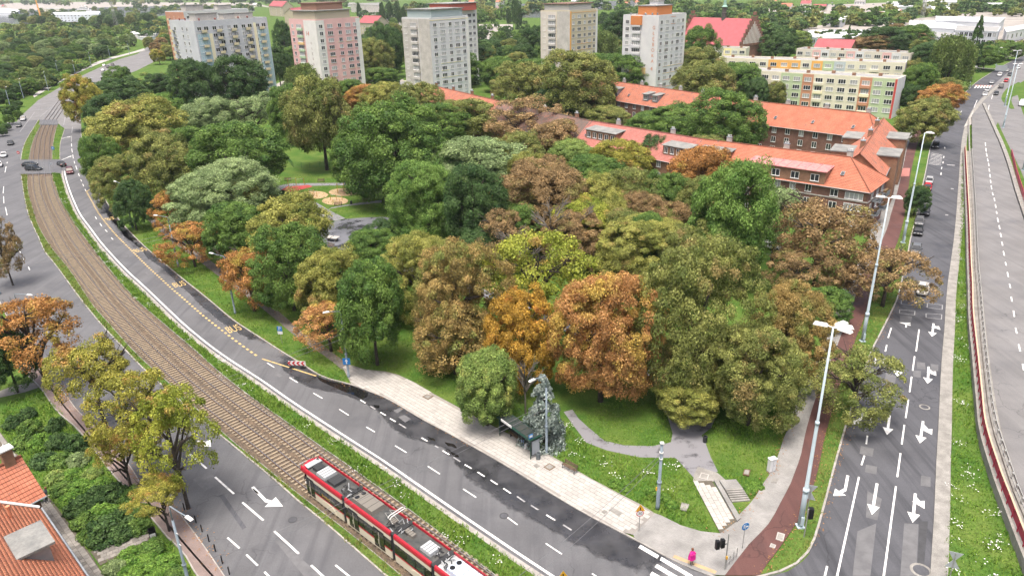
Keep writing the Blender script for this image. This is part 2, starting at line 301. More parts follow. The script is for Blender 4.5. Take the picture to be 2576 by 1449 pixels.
for P in (TL(0, 3, (2200, 640), (2250, 630), (2480, 960), (2440, 985)), ): patch(road_left, P, m_asph2)
# kerbs
kb = MB()
for c in (cL1, cL4, cL5, cL0): kerbline(kb, c[::2] if c is not cL0 else c)
struct('kerb', kb, m_kerb)
kb = MB(); kerbline(kb, cL3[::2], .1, 0, .16); kerbline(kb, cL2[::2], .08, 0, .12); struct('kerb', kb, m_conc)
# verges beside the track (open at the level crossing)
def cut(c, y0, y1):
    return np.array([p for p in c if y0 <= proj(p[0], p[1], 0)[1] <= y1])
verges = []
for A, B in ((cL1, cL2), (cL3, cL4)):
    for y0, y1 in ((300, 403), (438, 3000)):
        a, b = cut(A, y0, y1), cut(B, y0, y1); mb = MB(); ribbon(mb, a, b, .10, 0, 90); struct('grass_verge', mb, m_grass); verges.append((a, b))
mb = MB(); ribbon(mb, cut(cL2, 312, 3000), cut(cL3, 312, 3000), .05, 0, 220); track = struct('tram_track_bed', mb, m_ballast)
mb = MB(); mb.sheet(PX([(50, 404), (154, 403), (155, 438), (50, 441)]), .212); mb.sheet(PX([(100, 303), (144, 303), (146, 316), (98, 316)]), .205); struct('level_crossing', mb, m_asph)
# rails
def along(off): return offs(CTR, off)
for off in (-2.16, -.725, .725, 2.16):
    c = along(off)[::2]; mb = MB(); kerbline(mb, c, .17, .1, .17, 1); kerbline(mb, c, .085, .15, .225, 0)
    ob('rail', mb.mesh('rail', [m_rail, m_rust]), track)
# sleepers
t = tang(CTR); s = np.r_[0, np.cumsum(np.hypot(*np.diff(CTR, axis=0).T))]; sl_me = MB().box((0, 0, 0), (.26, 2.35, .14)).mesh('sleeper', m_sleeper)
sp = []
for side in (-1.44, 1.44):
    for q in np.arange(60, s[-1], .66):
        x, y = np.interp(q, s, CTR[:, 0]), np.interp(q, s, CTR[:, 1]); tx, ty = np.interp(q, s, t[:, 0]), np.interp(q, s, t[:, 1])
        x, y = x+ty*side, y-tx*side; u, v, dd = proj(x, y, 0)
        if -10 < u < 2590 and 445 < v < 1470: sp.append((dd, x, y, math.atan2(ty, tx)))
sp.sort(); rest = MB()
for k, (dd, x, y, a) in enumerate(sp):
    z = .075+random.uniform(-.01, .012)
    if k < 300: ob('sleeper', sl_me, track, (x, y, z), a+random.uniform(-.01, .01))
    else: rest.box((x, y, z), (.26, 2.35, .14), 0, a)
tag(rest.build('sleepers_beyond', m_sleeper, track), kind='stuff')
# ---- markings
def strip(a, b, w=.13, z=Z_R+.012):
    a, b = G(*a), G(*b); d = (b-a).normalized(); n = Vector((-d.y, d.x))*w/2; return [tuple(a-n), tuple(b-n), tuple(b+n), tuple(a+n)]
def mark(parent, P, mt=None, name='lane_marking', z=Z_R+.012):
    mb = MB(); mb.sheet(P, z); return ob(name, mb.mesh(name, mt or m_white), parent)
wl = smooth(offs(cL4, -1.0), 4); mb = MB(); k = len(wl); i0 = int(k*.28)
wl = np.array([p for p in wl if proj(p[0], p[1], 0)[1] > 430]); ribbon(mb, offs(wl, -.13), offs(wl, .13), Z_R+.012); ob('edge_line', mb.mesh('edge_line', m_white), road_right)
gut = np.array([p for p in cL4 if proj(p[0], p[1], 0)[1] > 430]); mb = MB(); ribbon(mb, offs(gut, -.1), offs(gut, -.55), Z_R+.003); ob('gutter', mb.mesh('gutter', m_kerb), road_right)
for a, b in (TL(1, 2, (110, 755), (185, 802)), TL(1, 2, (338, 903), (420, 955)), TL(1, 2, (578, 1060), (668, 1112)), TL(1, 2, (838, 1222), (932, 1282)), TL(1, 2, (1110, 1400), (1195, 1450)), TL(1, 3, (1400, 140), (1515, 210)), TL(1, 3, (1730, 347), (1850, 425)), TL(1, 3, (2085, 575), (2215, 660)), TL(2, 3, (-60, 850), (55, 935)), TL(2, 3, (340, 1122), (502, 1230)), TL(2, 3, (805, 1425), (960, 1530))):
    mark(road_right, strip(a, b, .14))
for a, b in (TL(1, 2, (1050, 1128), (1102, 1160)), TL(1, 2, (1150, 1190), (1202, 1222)), TL(1, 2, (1252, 1252), (1305, 1284)), TL(1, 2, (1350, 1315), (1405, 1347)), TL(1, 2, (1440, 1368), (1510, 1412)), TL(1, 3, (1665, 60), (1725, 95)), TL(1, 3, (1800, 140), (1835, 162)), TL(1, 3, (1878, 190), (1945, 230)), TL(1, 3, (1985, 256), (2055, 300)), TL(1, 3, (2100, 330), (2170, 370)), TL(1, 3, (2230, 405), (2300, 450)), TL(1, 3, (2360, 485), (2430, 530)), TL(1, 3, (2490, 570), (2565, 620)), TL(2, 3, (50, 650), (130, 705)), TL(2, 3, (190, 740), (265, 785)), TL(2, 3, (345, 835), (435, 890)), TL(2, 3, (515, 935), (600, 990))):
    mark(road_right, strip(a, b, .17), m_white if random.random() < .6 else m_worn)
ycp = TL(0, 1, (868, 478), (920, 570), (980, 680), (1060, 790), (1160, 910), (1270, 1020), (1360, 1110), (1480, 1230), (1600, 1340), (1718, 1448))+TL(0, 2, (1830, 95), (1950, 200), (2080, 310), (2230, 425), (2380, 540), (2574, 678))+TL(1, 2, (52, 707))
yc = smooth(curve(ycp, .25), 8); yt = tang(yc)
for i in range(0, len(yc)-3, 5):
    a, d = yc[i], yt[i]; n = np.array([d[1], -d[0]]); P = [a-n*.16, a+d*.62-n*.16, a+d*.62+n*.16, a+n*.16]; mark(road_right, [tuple(p) for p in P], m_yel)
mark(road_right, strip(*TL(1, 2, (62, 715), (605, 888)), .22), m_yel)
mark(road_right, strip(*TL(0, 1, (875, 480), (945, 432)), .2), m_yel)
for a, b in (TL(0, 3, (1900, 215), (2080, 370)), TL(0, 3, (2165, 455), (2355, 625)), TL(0, 3, (2440, 710), (2650, 890)), TL(1, 3, (185, 1000), (430, 1225)), TL(1, 3, (555, 1342), (760, 1530))): mark(road_left, strip(a, b, .2))
for a, b in (TL(0, 3, (2290, 1065), (2410, 1170)), TL(0, 3, (2480, 1235), (2594, 1345)), TL(1, 3, (85, 1408), (170, 1490)), TL(1, 3, (800, 1340), (960, 1470)), TL(0, 3, (2540, 570), (2600, 622))): mark(road_left, strip(a, b, .17))
for y in range(4):
    pass
for a, b in (TL(0, 1, (75, 185), (70, 200)), TL(0, 1, (62, 230), (50, 290)), TL(0, 1, (38, 430), (32, 500)), TL(0, 1, (36, 530), (40, 600)), TL(0, 1, (55, 640), (72, 720)), TL(0, 1, (190, 1065), (207, 1097)), TL(0, 1, (228, 1148), (246, 1178)), TL(0, 1, (285, 1240), (300, 1270)), TL(0, 1, (120, 880), (140, 925)), TL(0, 1, (160, 990), (172, 1020))): mark(road_left, strip(a, b, .14))
for a, b in (TL(0, 1, (718, 0), (722, 30)), TL(0, 1, (722, 50), (728, 90)), TL(0, 1, (732, 110), (738, 150)), TL(0, 1, (745, 175), (752, 200)), TL(0, 1, (762, 222), (775, 262)), TL(0, 1, (790, 300), (800, 330)), TL(0, 1, (812, 360), (822, 380)), TL(0, 1, (832, 405), (842, 428)), TL(0, 1, (855, 458), (865, 475)), TL(0, 1, (958, 735), (972, 758)), TL(0, 1, (1005, 800), (1025, 830)), TL(0, 1, (1058, 865), (1080, 888)), TL(0, 1, (1120, 945), (1138, 965))): mark(road_right, strip(a, b, .14))
for a, b in (TL(0, 0, (690, 1000), (640, 1265)), TL(0, 0, (700, 985), (560, 1100)), TL(0, 0, (200, 1330), (350, 1130)), TL(0, 0, (560, 1050), (400, 1180)), TL(0, 0, (730, 1280), (722, 1340)), TL(0, 0, (720, 1370), (718, 1430))): mark(road_right, strip(a, b, .16), m_worn)
def arrow(parent, tail, head, branch=None, wid=.26, hw=.55, hl=1.5):
    """painted lane arrow from tail to tip; branch = tip of a side arm"""
    a, b = G(*tail), G(*head); d = (b-a); ln = d.length; d.normalize(); n = Vector((-d.y, d.x)); z = Z_R+.012; mb = MB()
    def headat(p, q, tip):
        dd = (tip-q).normalized(); nn = Vector((-dd.y, dd.x)); base = tip-dd*hl
        mb.sheet([tuple(q-nn*wid/2), tuple(base-nn*wid/2), tuple(base-nn*hw), tuple(tip), tuple(base+nn*hw), tuple(base+nn*wid/2), tuple(q+nn*wid/2)], z)
    if branch is None or branch[0] == 'both': headat(a, a, b)
    if branch is not None:
        tip = G(*branch[1]); q = a+d*ln*branch[2]
        if branch[0] == 'turn': mb.sheet([tuple(a-n*wid/2), tuple(q-n*wid/2), tuple(q+n*wid/2), tuple(a+n*wid/2)], z)
        v = MB(); dd = (tip-q).normalized(); nn = Vector((-dd.y, dd.x)); base = tip-dd*hl*.75
        mb.sheet([tuple(q-nn*wid*.7), tuple(base-nn*wid*.7), tuple(base-nn*hw*1.15), tuple(tip), tuple(base+nn*hw*1.15), tuple(base+nn*wid*.7), tuple(q+nn*wid*.7)], z+.003)
    return ob('lane_arrow', mb.mesh('lane_arrow', m_white), parent)
arrow(road_left, TL(1, 3, (-35, 555))[0], TL(1, 3, (120, 715))[0], ('turn', TL(1, 3, (272, 750))[0], .85), .3, .7, 2.2)
arrow(road_left, TL(0, 3, (1990, 90))[0], TL(0, 3, (2060, 110))[0], ('turn', TL(0, 3, (2125, 150))[0], .6), .3, .7, 1.8)
arrow(road_right, TL(0, 0, (612, 1400))[0], TL(0, 0, (718, 1375))[0]); arrow(road_right, TL(0, 1, (620, 165))[0], TL(0, 1, (722, 122))[0])
def text_mesh(body, size, mt, extrude=0.0, align='CENTER'):
    cu = bpy.data.curves.new('lettering', 'FONT'); cu.body = body; cu.size = size; cu.extrude = extrude; cu.align_x = align; cu.align_y = 'CENTER'
    o = bpy.data.objects.new('lettering', cu); COL.objects.link(o); dg = bpy.context.evaluated_depsgraph_get()
    me = bpy.data.meshes.new_from_object(o.evaluated_get(dg)); me.materials.clear(); me.materials.append(mt)
    bpy.data.objects.remove(o); bpy.data.curves.remove(cu); return me
bus_me = text_mesh('BUS', 1.0, m_yel)
for (x, y), (x2, y2) in (TL(0, 1, (925, 530), (1010, 515)), TL(0, 1, (1070, 765), (1165, 742)), TL(0, 1, (1352, 1085), (1468, 1055)), TL(0, 1, (1740, 1430), (1865, 1400)), TL(0, 2, (2280, 435), (2420, 395))):
    a, b = G(x, y), G(x2, y2); c = (a+b)/2; d = b-a
    ob('bus_lettering', bus_me, road_right, (c.x, c.y, Z_R+.012), math.atan2(d.y, d.x), (d.length/1.75, 3.6, 1))
# ---- junction corner, right-hand road
RLpx = [(1860, 1462), (1932, 1446), (1982, 1433), (2019, 1408), (2039, 1381), (2049, 1356), (2062, 1311), (2077, 1256), (2092, 1198), (2107, 1143), (2122, 1091), (2131, 1060), (2187, 896), (2207, 854), (2229, 811), (2252, 764), (2262, 734), (2282, 644), (2292, 594), (2302, 557), (2322, 462), (2330, 425), (2337, 387), (2344, 362), (2362, 330), (2385, 295), (2398, 272), (2412, 250), (2434, 228), (2460, 205), (2500, 180), (2545, 155), (2600, 130)]
RRpx = [(2340, 1500), (2342, 1446), (2352, 1286), (2357, 1161), (2362, 1074), (2369, 924), (2377, 824), (2384, 724), (2402, 587), (2412, 462), (2419, 362), (2428, 318), (2440, 290), (2452, 270), (2475, 245), (2510, 215), (2560, 180), (2620, 150)]
cRL, cRR = smooth(curve(RLpx, 1.0), 3), smooth(curve(RRpx, 1.0), 3)
mb = MB(); A = PX([(1600, 1470)]+[(1645, 1384), (1700, 1414), (1738, 1434), (1775, 1447)]+RLpx[:4]); 
ribbon(mb, cRL[8:], cRR, Z_R, 0, 200); road_e = struct('side_road', mb, m_asph2)
mb = MB(); mb.sheet(PX([(1560, 1490), (1640, 1452), (1775, 1448), (1850, 1458), (1932, 1449), (1982, 1436), (2019, 1411), (2043, 1384), (2054, 1356), (2066, 1315), (2348, 1330), (2340, 1600), (1500, 1600)]), .012); struct('junction', mb, m_asph2)
kb = MB(); kerbline(kb, cRL[::2], .2); struct('kerb', kb, m_kerb)
mb = MB(); kw = offs(cRR, -1.25); nn = int(len(cRR)*.8); ribbon(mb, cRR[:nn], kw[:nn] if kw[0][0] > cRR[0][0] else offs(cRR, 1.25)[:nn], Z_P+.01); kerbline(mb, cRR[:nn:2], .15, -.05, Z_P+.005); kerb_slab = struct('pavement_strip', mb, m_conc)
# damp streak and patches on the right-hand road
for P in (TL(3, 2, (1495, 745), (1580, 755), (1585, 820), (1500, 815)), TL(3, 2, (1460, 832), (1540, 838), (1535, 905), (1462, 895)), TL(3, 2, (1635, 765), (1715, 775), (1712, 838), (1640, 832)), TL(3, 2, (1325, 280), (1450, 290), (1440, 345), (1330, 335)), TL(3, 2, (1190, 840), (1290, 890), (1275, 985), (1170, 960)), TL(3, 2, (1160, 705), (1212, 705), (1190, 840), (1150, 800)), TL(3, 3, (935, 140), (1065, 170), (1050, 250), (920, 220)), TL(3, 3, (985, 330), (1098, 350), (1090, 430), (975, 405)), TL(3, 3, (1000, 595), (1145, 675), (1100, 890), (985, 860)), TL(3, 3, (1540, 440), (1635, 455), (1635, 555), (1535, 540)), TL(3, 3, (900, 1000), (1090, 920), (1030, 1449), (850, 1449)), TL(3, 3, (1370, 920), (1515, 930), (1490, 1449), (1330, 1449)), TL(3, 2, (1860, 235), (1910, 240), (1905, 265), (1850, 262))): patch(road_e, P, m_pt1)
for P in (TL(3, 3, (1525, 900), (1610, 900), (1570, 1350), (1500, 1340)),): patch(road_e, P, m_pt2)
def ellipse(cx, cy, rx, ry, n=18): return [(cx+rx*math.cos(2*math.pi*k/n), cy+ry*math.sin(2*math.pi*k/n)) for k in range(n)]
def manhole(cx, cy, r, mt, z=Z_R+.01, parent=None):
    c = G(cx, cy); mb = MB(); mb.prism([(r*math.cos(a), r*math.sin(a)) for a in np.arange(0, 6.28, .4)], -.02, .012, 0); mb.prism([(.72*r*math.cos(a), .72*r*math.sin(a)) for a in np.arange(0, 6.28, .4)], 0, .02, 1)
    ob('manhole_cover', mb.mesh('manhole_cover', [mt, m_asph2]), parent, (c.x, c.y, z))
manhole(*TL(3, 3, (1540, 1395))[0], .9, m_conc, parent=road_e); manhole(*TL(3, 2, (1575, 1200))[0], .6, m_conc, parent=road_e); manhole(*TL(1, 3, (370, 885))[0], .45, m_pt2, parent=road_left); manhole(*TL(1, 3, (2495, 845))[0], .45, m_pt2, parent=road_right)
for (a, b) in (TL(3, 2, (1240, 405), (1208, 505)), TL(3, 2, (1195, 575), (1180, 642)), TL(3, 2, (1175, 698), (1155, 765)), TL(3, 2, (1090, 690), (1070, 770)), TL(3, 2, (1475, 690), (1455, 835)), TL(3, 2, (1445, 895), (1424, 1050)), TL(3, 2, (1412, 1125), (1385, 1310)), TL(3, 2, (1372, 1378), (1345, 1575)), TL(3, 3, (1333, 215), (1300, 455)), TL(3, 3, (1287, 548), (1160, 1480)), TL(3, 2, (1042, 1305), (1025, 1390)), TL(3, 3, (1000, 40), (988, 125)), TL(3, 3, (970, 240), (940, 335)), TL(3, 3, (915, 455), (688, 1480)), TL(3, 3, (595, 1350), (560, 1500)), TL(3, 2, (1520, 420), (1490, 640)), TL(3, 1, (1750, 235), (1745, 255)), TL(3, 1, (1742, 290), (1740, 315)), TL(3, 1, (1762, 180), (1760, 200)), TL(3, 1, (1770, 125), (1768, 145)), TL(3, 1, (1780, 30), (1778, 50))):
    mark(road_e, strip(a, b, .17))
for P in (TL(3, 1, (1800, 210), (1880, 215), (1880, 222), (1800, 217)), TL(3, 1, (1840, 448), (1868, 452), (1868, 460), (1840, 456)), TL(3, 1, (1785, 712), (1815, 716), (1812, 724), (1783, 720))): mark(road_e, PX(P), m_worn)
for k in range(9):                       # hatched bay beside the parked cars
    a, b = TL(3, 1, (1645-k*3.5, 95+k*13.5), (1755-k*1.5, 118+k*12.5)); mark(road_e, strip(a, b, .22))
arrow(road_e, TL(3, 2, (1388, 400))[0], TL(3, 2, (1392, 352))[0], ('turn', TL(3, 2, (1318, 350))[0], .8), .2, .5, 2)
for (t_, h_, b_) in (((1665, 360), (1650, 492), (1735, 425)), ((1617, 795), (1605, 965), (1692, 888)), ((1560, 1342), (1528, 1565), (1650, 1480))): arrow(road_e, TL(3, 2, t_)[0], TL(3, 2, h_)[0], ('both', TL(3, 2, b_)[0], .16))
arrow(road_e, TL(3, 3, (1483, 620))[0], TL(3, 3, (1455, 915))[0], ('both', TL(3, 3, (1575, 775))[0], .14))
for (t_, h_) in (((1320, 742), (1300, 895)), ((1225, 1275), (1197, 1480))): arrow(road_e, TL(3, 2, t_)[0], TL(3, 2, h_)[0])
arrow(road_e, TL(3, 3, (1097, 520))[0], TL(3, 3, (1045, 835))[0])
arrow(road_e, TL(3, 2, (955, 1255))[0], TL(3, 2, (940, 1320))[0], ('turn', TL(3, 2, (842, 1375))[0], .9)); arrow(road_e, TL(3, 3, (803, 440))[0], TL(3, 3, (775, 590))[0], ('turn', TL(3, 3, (655, 645))[0], .95))
for P in (TL(3, 2, (1340, 120), (1490, 135), (1495, 180), (1340, 165)), TL(3, 2, (1325, 222), (1478, 235), (1475, 275), (1322, 258)), TL(3, 2, (1605, 155), (1755, 175), (1752, 220), (1600, 200)), TL(3, 2, (1590, 260), (1748, 270), (1745, 318), (1590, 300))):
    Q = PX(P)
    for i in range(4): mark(road_e, [tuple(v) for v in (lambda a, b: (lambda d: [a-d, b-d, b+d, a+d])(Vector((-(b-a).normalized().y, (b-a).normalized().x))*.06))(Vector(Q[i]), Vector(Q[(i+1) % 4]))], m_worn, 'detector_loop', Z_R+.012+.0012*i)
# zebra at the corner
zeb = [[(1292, 1135), (1480, 1245), (1460, 1275), (1272, 1165)], [(1505, 1258), (1825, 1449), (1755, 1449), (1488, 1290)], [(1460, 1330), (1680, 1460), (1600, 1460), (1435, 1360)], [(1410, 1405), (1520, 1470), (1440, 1480), (1385, 1440)]]
for P in zeb: mark(road_right, PX(TL(2, 3, *P)), None, 'zebra_bar', Z_R+.014)
# far zebra on the right-hand road, red cycle crossing
for k in range(11):
    x = 2092+k*29; mark(road_e, PX(TL(3, 0, (x, 866), (x+14, 866), (x-4, 890), (x-20, 890))), None, 'zebra_bar', Z_R+.014)
mark(road_e, PX(TL(3, 0, (2085, 858), (2400, 872), (2400, 880), (2085, 866))), m_pink, 'cycle_crossing', Z_R+.011)
for k in range(8):
    x = 1230+k*13; mark(road_e, PX(TL(3, 1, (x+25, 250), (x+33, 250), (x+18, 312), (x+8, 312))), None, 'zebra_bar', Z_P+.02)
# ---- pavements
def sheet_struct(name, px, mt, z, world=False):
    mb = MB(); mb.sheet(px if world else PX(px), z); return struct(name, mb, mt)
Lpath_l = [(1811, 1343), (1893, 1261), (1913, 1226), (1932, 1201), (1957, 1148), (1972, 1101), (1984, 1074), (2007, 999), (2032, 954), (2057, 899), (2082, 836), (2092, 799), (2107, 761), (2117, 734), (2140, 690), (2180, 625), (2199, 537), (2232, 449), (2244, 419), (2257, 377), (2275, 340), (2300, 290), (2325, 262)]
Lpath_r = [(1883, 1371), (1931, 1322), (1949, 1293), (1967, 1258), (1987, 1221), (2002, 1181), (2014, 1148), (2027, 1086), (2049, 1011), (2075, 945), (2102, 881), (2117, 841), (2132, 799), (2152, 744), (2159, 712), (2190, 660), (2227, 587), (2242, 537), (2254, 497), (2267, 444), (2272, 420), (2282, 374), (2298, 335), (2320, 290), (2345, 262)]
bike_r = [(1910, 1449), (1931, 1418), (1969, 1368), (1999, 1323), (2027, 1276), (2057, 1186), (2072, 1111), (2082, 1074), (2110, 975), (2142, 886), (2154, 849), (2172, 806), (2187, 749), (2197, 722), (2230, 660), (2254, 619), (2274, 549), (2287, 462), (2294, 422), (2307, 367), (2322, 325), (2350, 275)]
mb = MB(); ribbon(mb, curve(Lpath_l), curve(Lpath_r), Z_P, 0, 150); struct('footpath', mb, m_pav)
mb = MB(); ribbon(mb, curve([(1823, 1449)]+Lpath_r), curve(bike_r), Z_P-.012, 0, 150); bike = struct('cycle_path', mb, m_red)
mark(bike, PX(TL(3, 1, (1338, 252), (1428, 250), (1420, 332), (1322, 338))), m_pink, 'cycle_crossing', Z_P+.02)
sheet_struct('pavement', [(1648, 1293), (1663, 1298), (1713, 1323), (1763, 1338), (1811, 1343), (1883, 1371), (1823, 1449), (1775, 1446), (1738, 1432), (1700, 1412), (1645, 1382), (1597, 1357), (1593, 1346)], m_pav, Z_P+.004)
def slabs(parent, poly, o, d, w, h, mts, zt, limit, lift=.006, off=True, gap=.03):
    d = Vector(d).normalized(); n = Vector((-d.y, d.x)); o = Vector(o); mes = [MB().box((0, 0, 0), (w-gap, h-gap, .05)).mesh('paving_slab', m) for m in mts]
    us = [(Vector(p)-o).dot(d) for p in poly]; vs = [(Vector(p)-o).dot(n) for p in poly]; L = []
    for j in range(int(min(vs)//h), int(max(vs)//h)+1):
        for i in range(int(min(us)//w)-1, int(max(us)//w)+1):
            c = o+d*((i+.5+(.5 if off and j % 2 else 0))*w)+n*((j+.5)*h)
            if all(inside(poly, *(c+d*a*w*.42+n*b*h*.42)) for a, b in ((-1, -1), (1, -1), (1, 1), (-1, 1))): L.append((proj(c.x, c.y, 0)[2], c))
    L.sort(key=lambda q: q[0]); rest = [MB() for _ in mts]; a = math.atan2(d.y, d.x)
    for k, (_, c) in enumerate(L):
        z = zt-.025+random.uniform(0, lift); mi = random.choices(range(len(mts)), [6, 3, 1.2][:len(mts)])[0]
        if k < limit: ob('paving_slab', mes[mi], parent, (c.x, c.y, z), a+random.uniform(-.006, .006))
        else: rest[mi].box((c.x, c.y, z), (w-gap, h-gap, .05), 0, a)
    for r, m in zip(rest, mts):
        if r.v: tag(r.build('paving_slabs_beyond', m, parent), kind='stuff')
bs = [(884, 968), (926, 986), (969, 1001), (1019, 1031), (1069, 1061), (1131, 1093), (1194, 1128), (1244, 1156), (1288, 1182), (1350, 1220), (1413, 1260), (1488, 1303), (1550, 1335), (1593, 1347), (1648, 1293), (1613, 1271), (1563, 1246), (1488, 1206), (1413, 1163), (1355, 1131), (1290, 1098), (1206, 1056), (1144, 1021), (1094, 994), (1044, 964), (1001, 944), (969, 936), (919, 931), (879, 919), (862, 925), (872, 945)]
bsp = PX(bs); pv = sheet_struct('bus_stop_pavement', bs, m_slabg[1], Z_P-.005); slabs(pv, bsp, G(1131, 1093), G(1413, 1260)-G(1131, 1093), .72, .5, m_slab, Z_P+.02, 300)
# path on along the bus lane behind the verge
pb_r = [(879, 919), (840, 890), (800, 860), (760, 835), (720, 800), (690, 775), (650, 745), (600, 710), (550, 672), (500, 635), (450, 600), (410, 565), (380, 540)]; pb_l = [(862, 932), (825, 902), (785, 875), (748, 850), (706, 815), (674, 788), (634, 757), (584, 722), (534, 683), (485, 646), (436, 611), (397, 577), (368, 550)]
mb = MB(); ribbon(mb, curve(pb_l), curve(pb_r), .05, 0, 100); struct('footpath', mb, paving('old_slabs', (.2, .18, .16), (.15, .135, .12), .5, .5, -.85, (.07, .06, .05), .02))
# park paths
m_path = wet('park_asphalt', (.06, .06, .065), .3, .4)
sheet_struct('park_path', [(1418, 1036), (1450, 1080), (1475, 1113), (1528, 1133), (1608, 1150), (1700, 1152), (1745, 1201), (1775, 1196), (1806, 1186), (1788, 1150), (1775, 1115), (1765, 1095), (1790, 1075), (1800, 1050), (1745, 1010), (1690, 990), (1655, 1000), (1680, 1050), (1692, 1090), (1688, 1112), (1640, 1122), (1570, 1120), (1520, 1108), (1480, 1075), (1455, 1052), (1440, 1030)], m_path, .02)
sheet_struct('park_path', [(1668, 1000), (1690, 985), (1600, 900), (1500, 840), (1400, 800), (1300, 760), (1200, 720), (1100, 700), (1000, 660), (960, 640), (940, 655), (1000, 680), (1100, 722), (1200, 742), (1300, 782), (1400, 824), (1500, 866), (1600, 930)], m_path, .016)
plaza = sheet_struct('park_plaza', [(789, 588), (799, 579), (819, 567), (844, 557), (869, 551), (931, 547), (969, 546), (1005, 555), (1025, 575), (1015, 600), (960, 625), (900, 640), (860, 645), (830, 625), (805, 607)], wet('plaza_asphalt', (.04, .042, .048), .08, .47, .16), .024)
sheet_struct('park_path', [(844, 556), (869, 550), (830, 530), (800, 512), (760, 495), (720, 478), (690, 478), (740, 505), (775, 530), (820, 553)], m_path, .02)
sheet_struct('park_path', [(690, 478), (720, 478), (780, 468), (910, 466), (912, 460), (730, 462), (690, 470)], m_path, .017)
sheet_struct('park_path', [(826, 527), (860, 520), (960, 510), (960, 504), (894, 512), (834, 522)], m_path, .021)
sheet_struct('park_path', [(835, 415), (868, 418), (862, 427), (845, 420)], m_path, .021)
sheet_struct('play_surface', [(704, 480), (722, 486), (787, 470), (776, 466), (722, 470)], m_rubber, .028)
for e in ((789, 491, 37, 10), (864, 484, 37, 9.5), (843, 506, 33, 10)): sheet_struct('sand_pit', ellipse(*e), m_sand, .026)
rmp = PX(TL(2, 3, (1820, 505), (2010, 500), (2260, 910), (2095, 1030))); rp = sheet_struct('slab_ramp', rmp, m_joint, Z_P+.01, True); slabs(rp, rmp, rmp[0], Vector(rmp[3])-Vector(rmp[0]), .8, .5, m_slab, Z_P+.04, 200)
sheet_struct('concrete_apron', TL(2, 3, (1870, 355), (2070, 420), (2160, 500), (2020, 505), (1820, 505), (1830, 440)), m_conc, .1)
mb = MB(); P = PX(TL(2, 3, (2030, 505), (2075, 512), (2300, 885), (2262, 918))); mb.prism(P, 0, .3); tag(struct('ramp_wall', mb, m_pav), kind='structure')
st = thing('steps', 'short flight of grey concrete steps beside the slab ramp', 'steps'); a, b, c, d = [G(*p) for p in TL(2, 3, (2085, 515), (2250, 505), (2400, 700), (2215, 715))]
for k in range(6):
    f0, f1 = .45+k*.092, .45+(k+1)*.092; q = [tuple(a.lerp(d, f0)), tuple(b.lerp(c, f0)), tuple(b.lerp(c, f1-.02)), tuple(a.lerp(d, f1-.02))]; mb = MB(); mb.prism(q, 0, .36-k*.045); ob('step', mb.mesh('step', m_conc), st)
mb = MB(); mb.prism([tuple(a), tuple(b), tuple(b.lerp(c, .45)), tuple(a.lerp(d, .45))], 0, .38); ob('landing', mb.mesh('landing', m_pav), st)
mb = MB(); mb.sheet(PX(TL(2, 3, (1635, 1245), (2060, 1410), (2040, 1437), (1615, 1272))), Z_P+.012); ob('tactile_strip', mb.mesh('tactile_strip', M('tactile_beige', (.5, .36, .2), (.42, .3, .18), fine=.1)), None); tag(bpy.data.objects['tactile_strip'], kind='structure')
# inspection covers in the pavement and lawn
for n_, (P, mt) in enumerate(((TL(2, 3, (315, 365), (375, 325), (440, 362), (380, 402)), m_soil), (TL(2, 3, (212, 350), (245, 330), (285, 352), (248, 376)), m_conc), (TL(2, 3, (972, 795), (1005, 768), (1112, 825), (1075, 862)), m_conc), (TL(2, 3, (898, 815), (930, 793), (962, 815), (930, 838)), m_conc), (TL(2, 3, (1878, 475), (1900, 420), (1985, 440), (1965, 495)), m_slab[0]), (TL(2, 3, (1690, 790), (1705, 720), (1785, 740), (1755, 805)), m_conc), (TL(2, 3, (2320, 440), (2335, 385), (2400, 392), (2385, 455)), m_rust), (TL(3, 3, (75, 1090), (95, 1018), (170, 1040), (150, 1115)), m_slab[0]), (TL(3, 3, (12, 1165), (28, 1130), (80, 1150), (66, 1182)), m_slab[0]), (TL(3, 3, (28, 520), (48, 475), (105, 480), (85, 525)), m_conc), (TL(1, 2, (1670, 1105), (1720, 1080), (1790, 1100), (1735, 1135)), m_soil))):
    mb = MB(); q = PX(P); mb.prism(q, .05, Z_P+.045); cc = sum((Vector(p) for p in q), Vector((0, 0)))/4; mb.prism([tuple(cc+(Vector(p)-cc)*.72) for p in q], .06, Z_P+.06, 1); o = mb.build('inspection_cover', [mt, m_conc]); tag(o, kind='structure')
# ---- left pavement and garden paths
lp_l = [(-30, 850), (30, 905), (70, 945), (105, 980), (140, 1031), (170, 1059), (200, 1086), (282, 1191), (300, 1211), (385, 1308), (425, 1356), (462, 1391), (495, 1448), (520, 1480)]
lp_r = [(-10, 820), (60, 890), (110, 940), (160, 988), (195, 1034), (240, 1074), (325, 1171), (362, 1226), (445, 1286), (475, 1323), (512, 1373), (562, 1446), (585, 1480)]
mb = MB(); ribbon(mb, curve(lp_l), curve(lp_r), Z_P, 0, 120); struct('footpath', mb, m_pav2)
kb = MB(); kerbline(kb, curve(lp_l)[::2], .12, 0, .2); kerbline(kb, curve(lp_r)[::2], .1, 0, .14); struct('kerb', kb, m_kerb)
gl = [(-30, 1085), (0, 1131), (50, 1195), (105, 1283), (140, 1331), (175, 1383), (212, 1448), (230, 1480)]; gr = [(-10, 1070), (7, 1096), (47, 1146), (95, 1213), (145, 1278), (190, 1338), (225, 1390), (262, 1448), (280, 1480)]
P = PX(gl+gr[::-1]); gpth = sheet_struct('garden_path', P, m_joint, .03, True); slabs(gpth, P, G(105, 1283), G(175, 1383)-G(105, 1283), .5, .5, m_slabg, .06, 300)
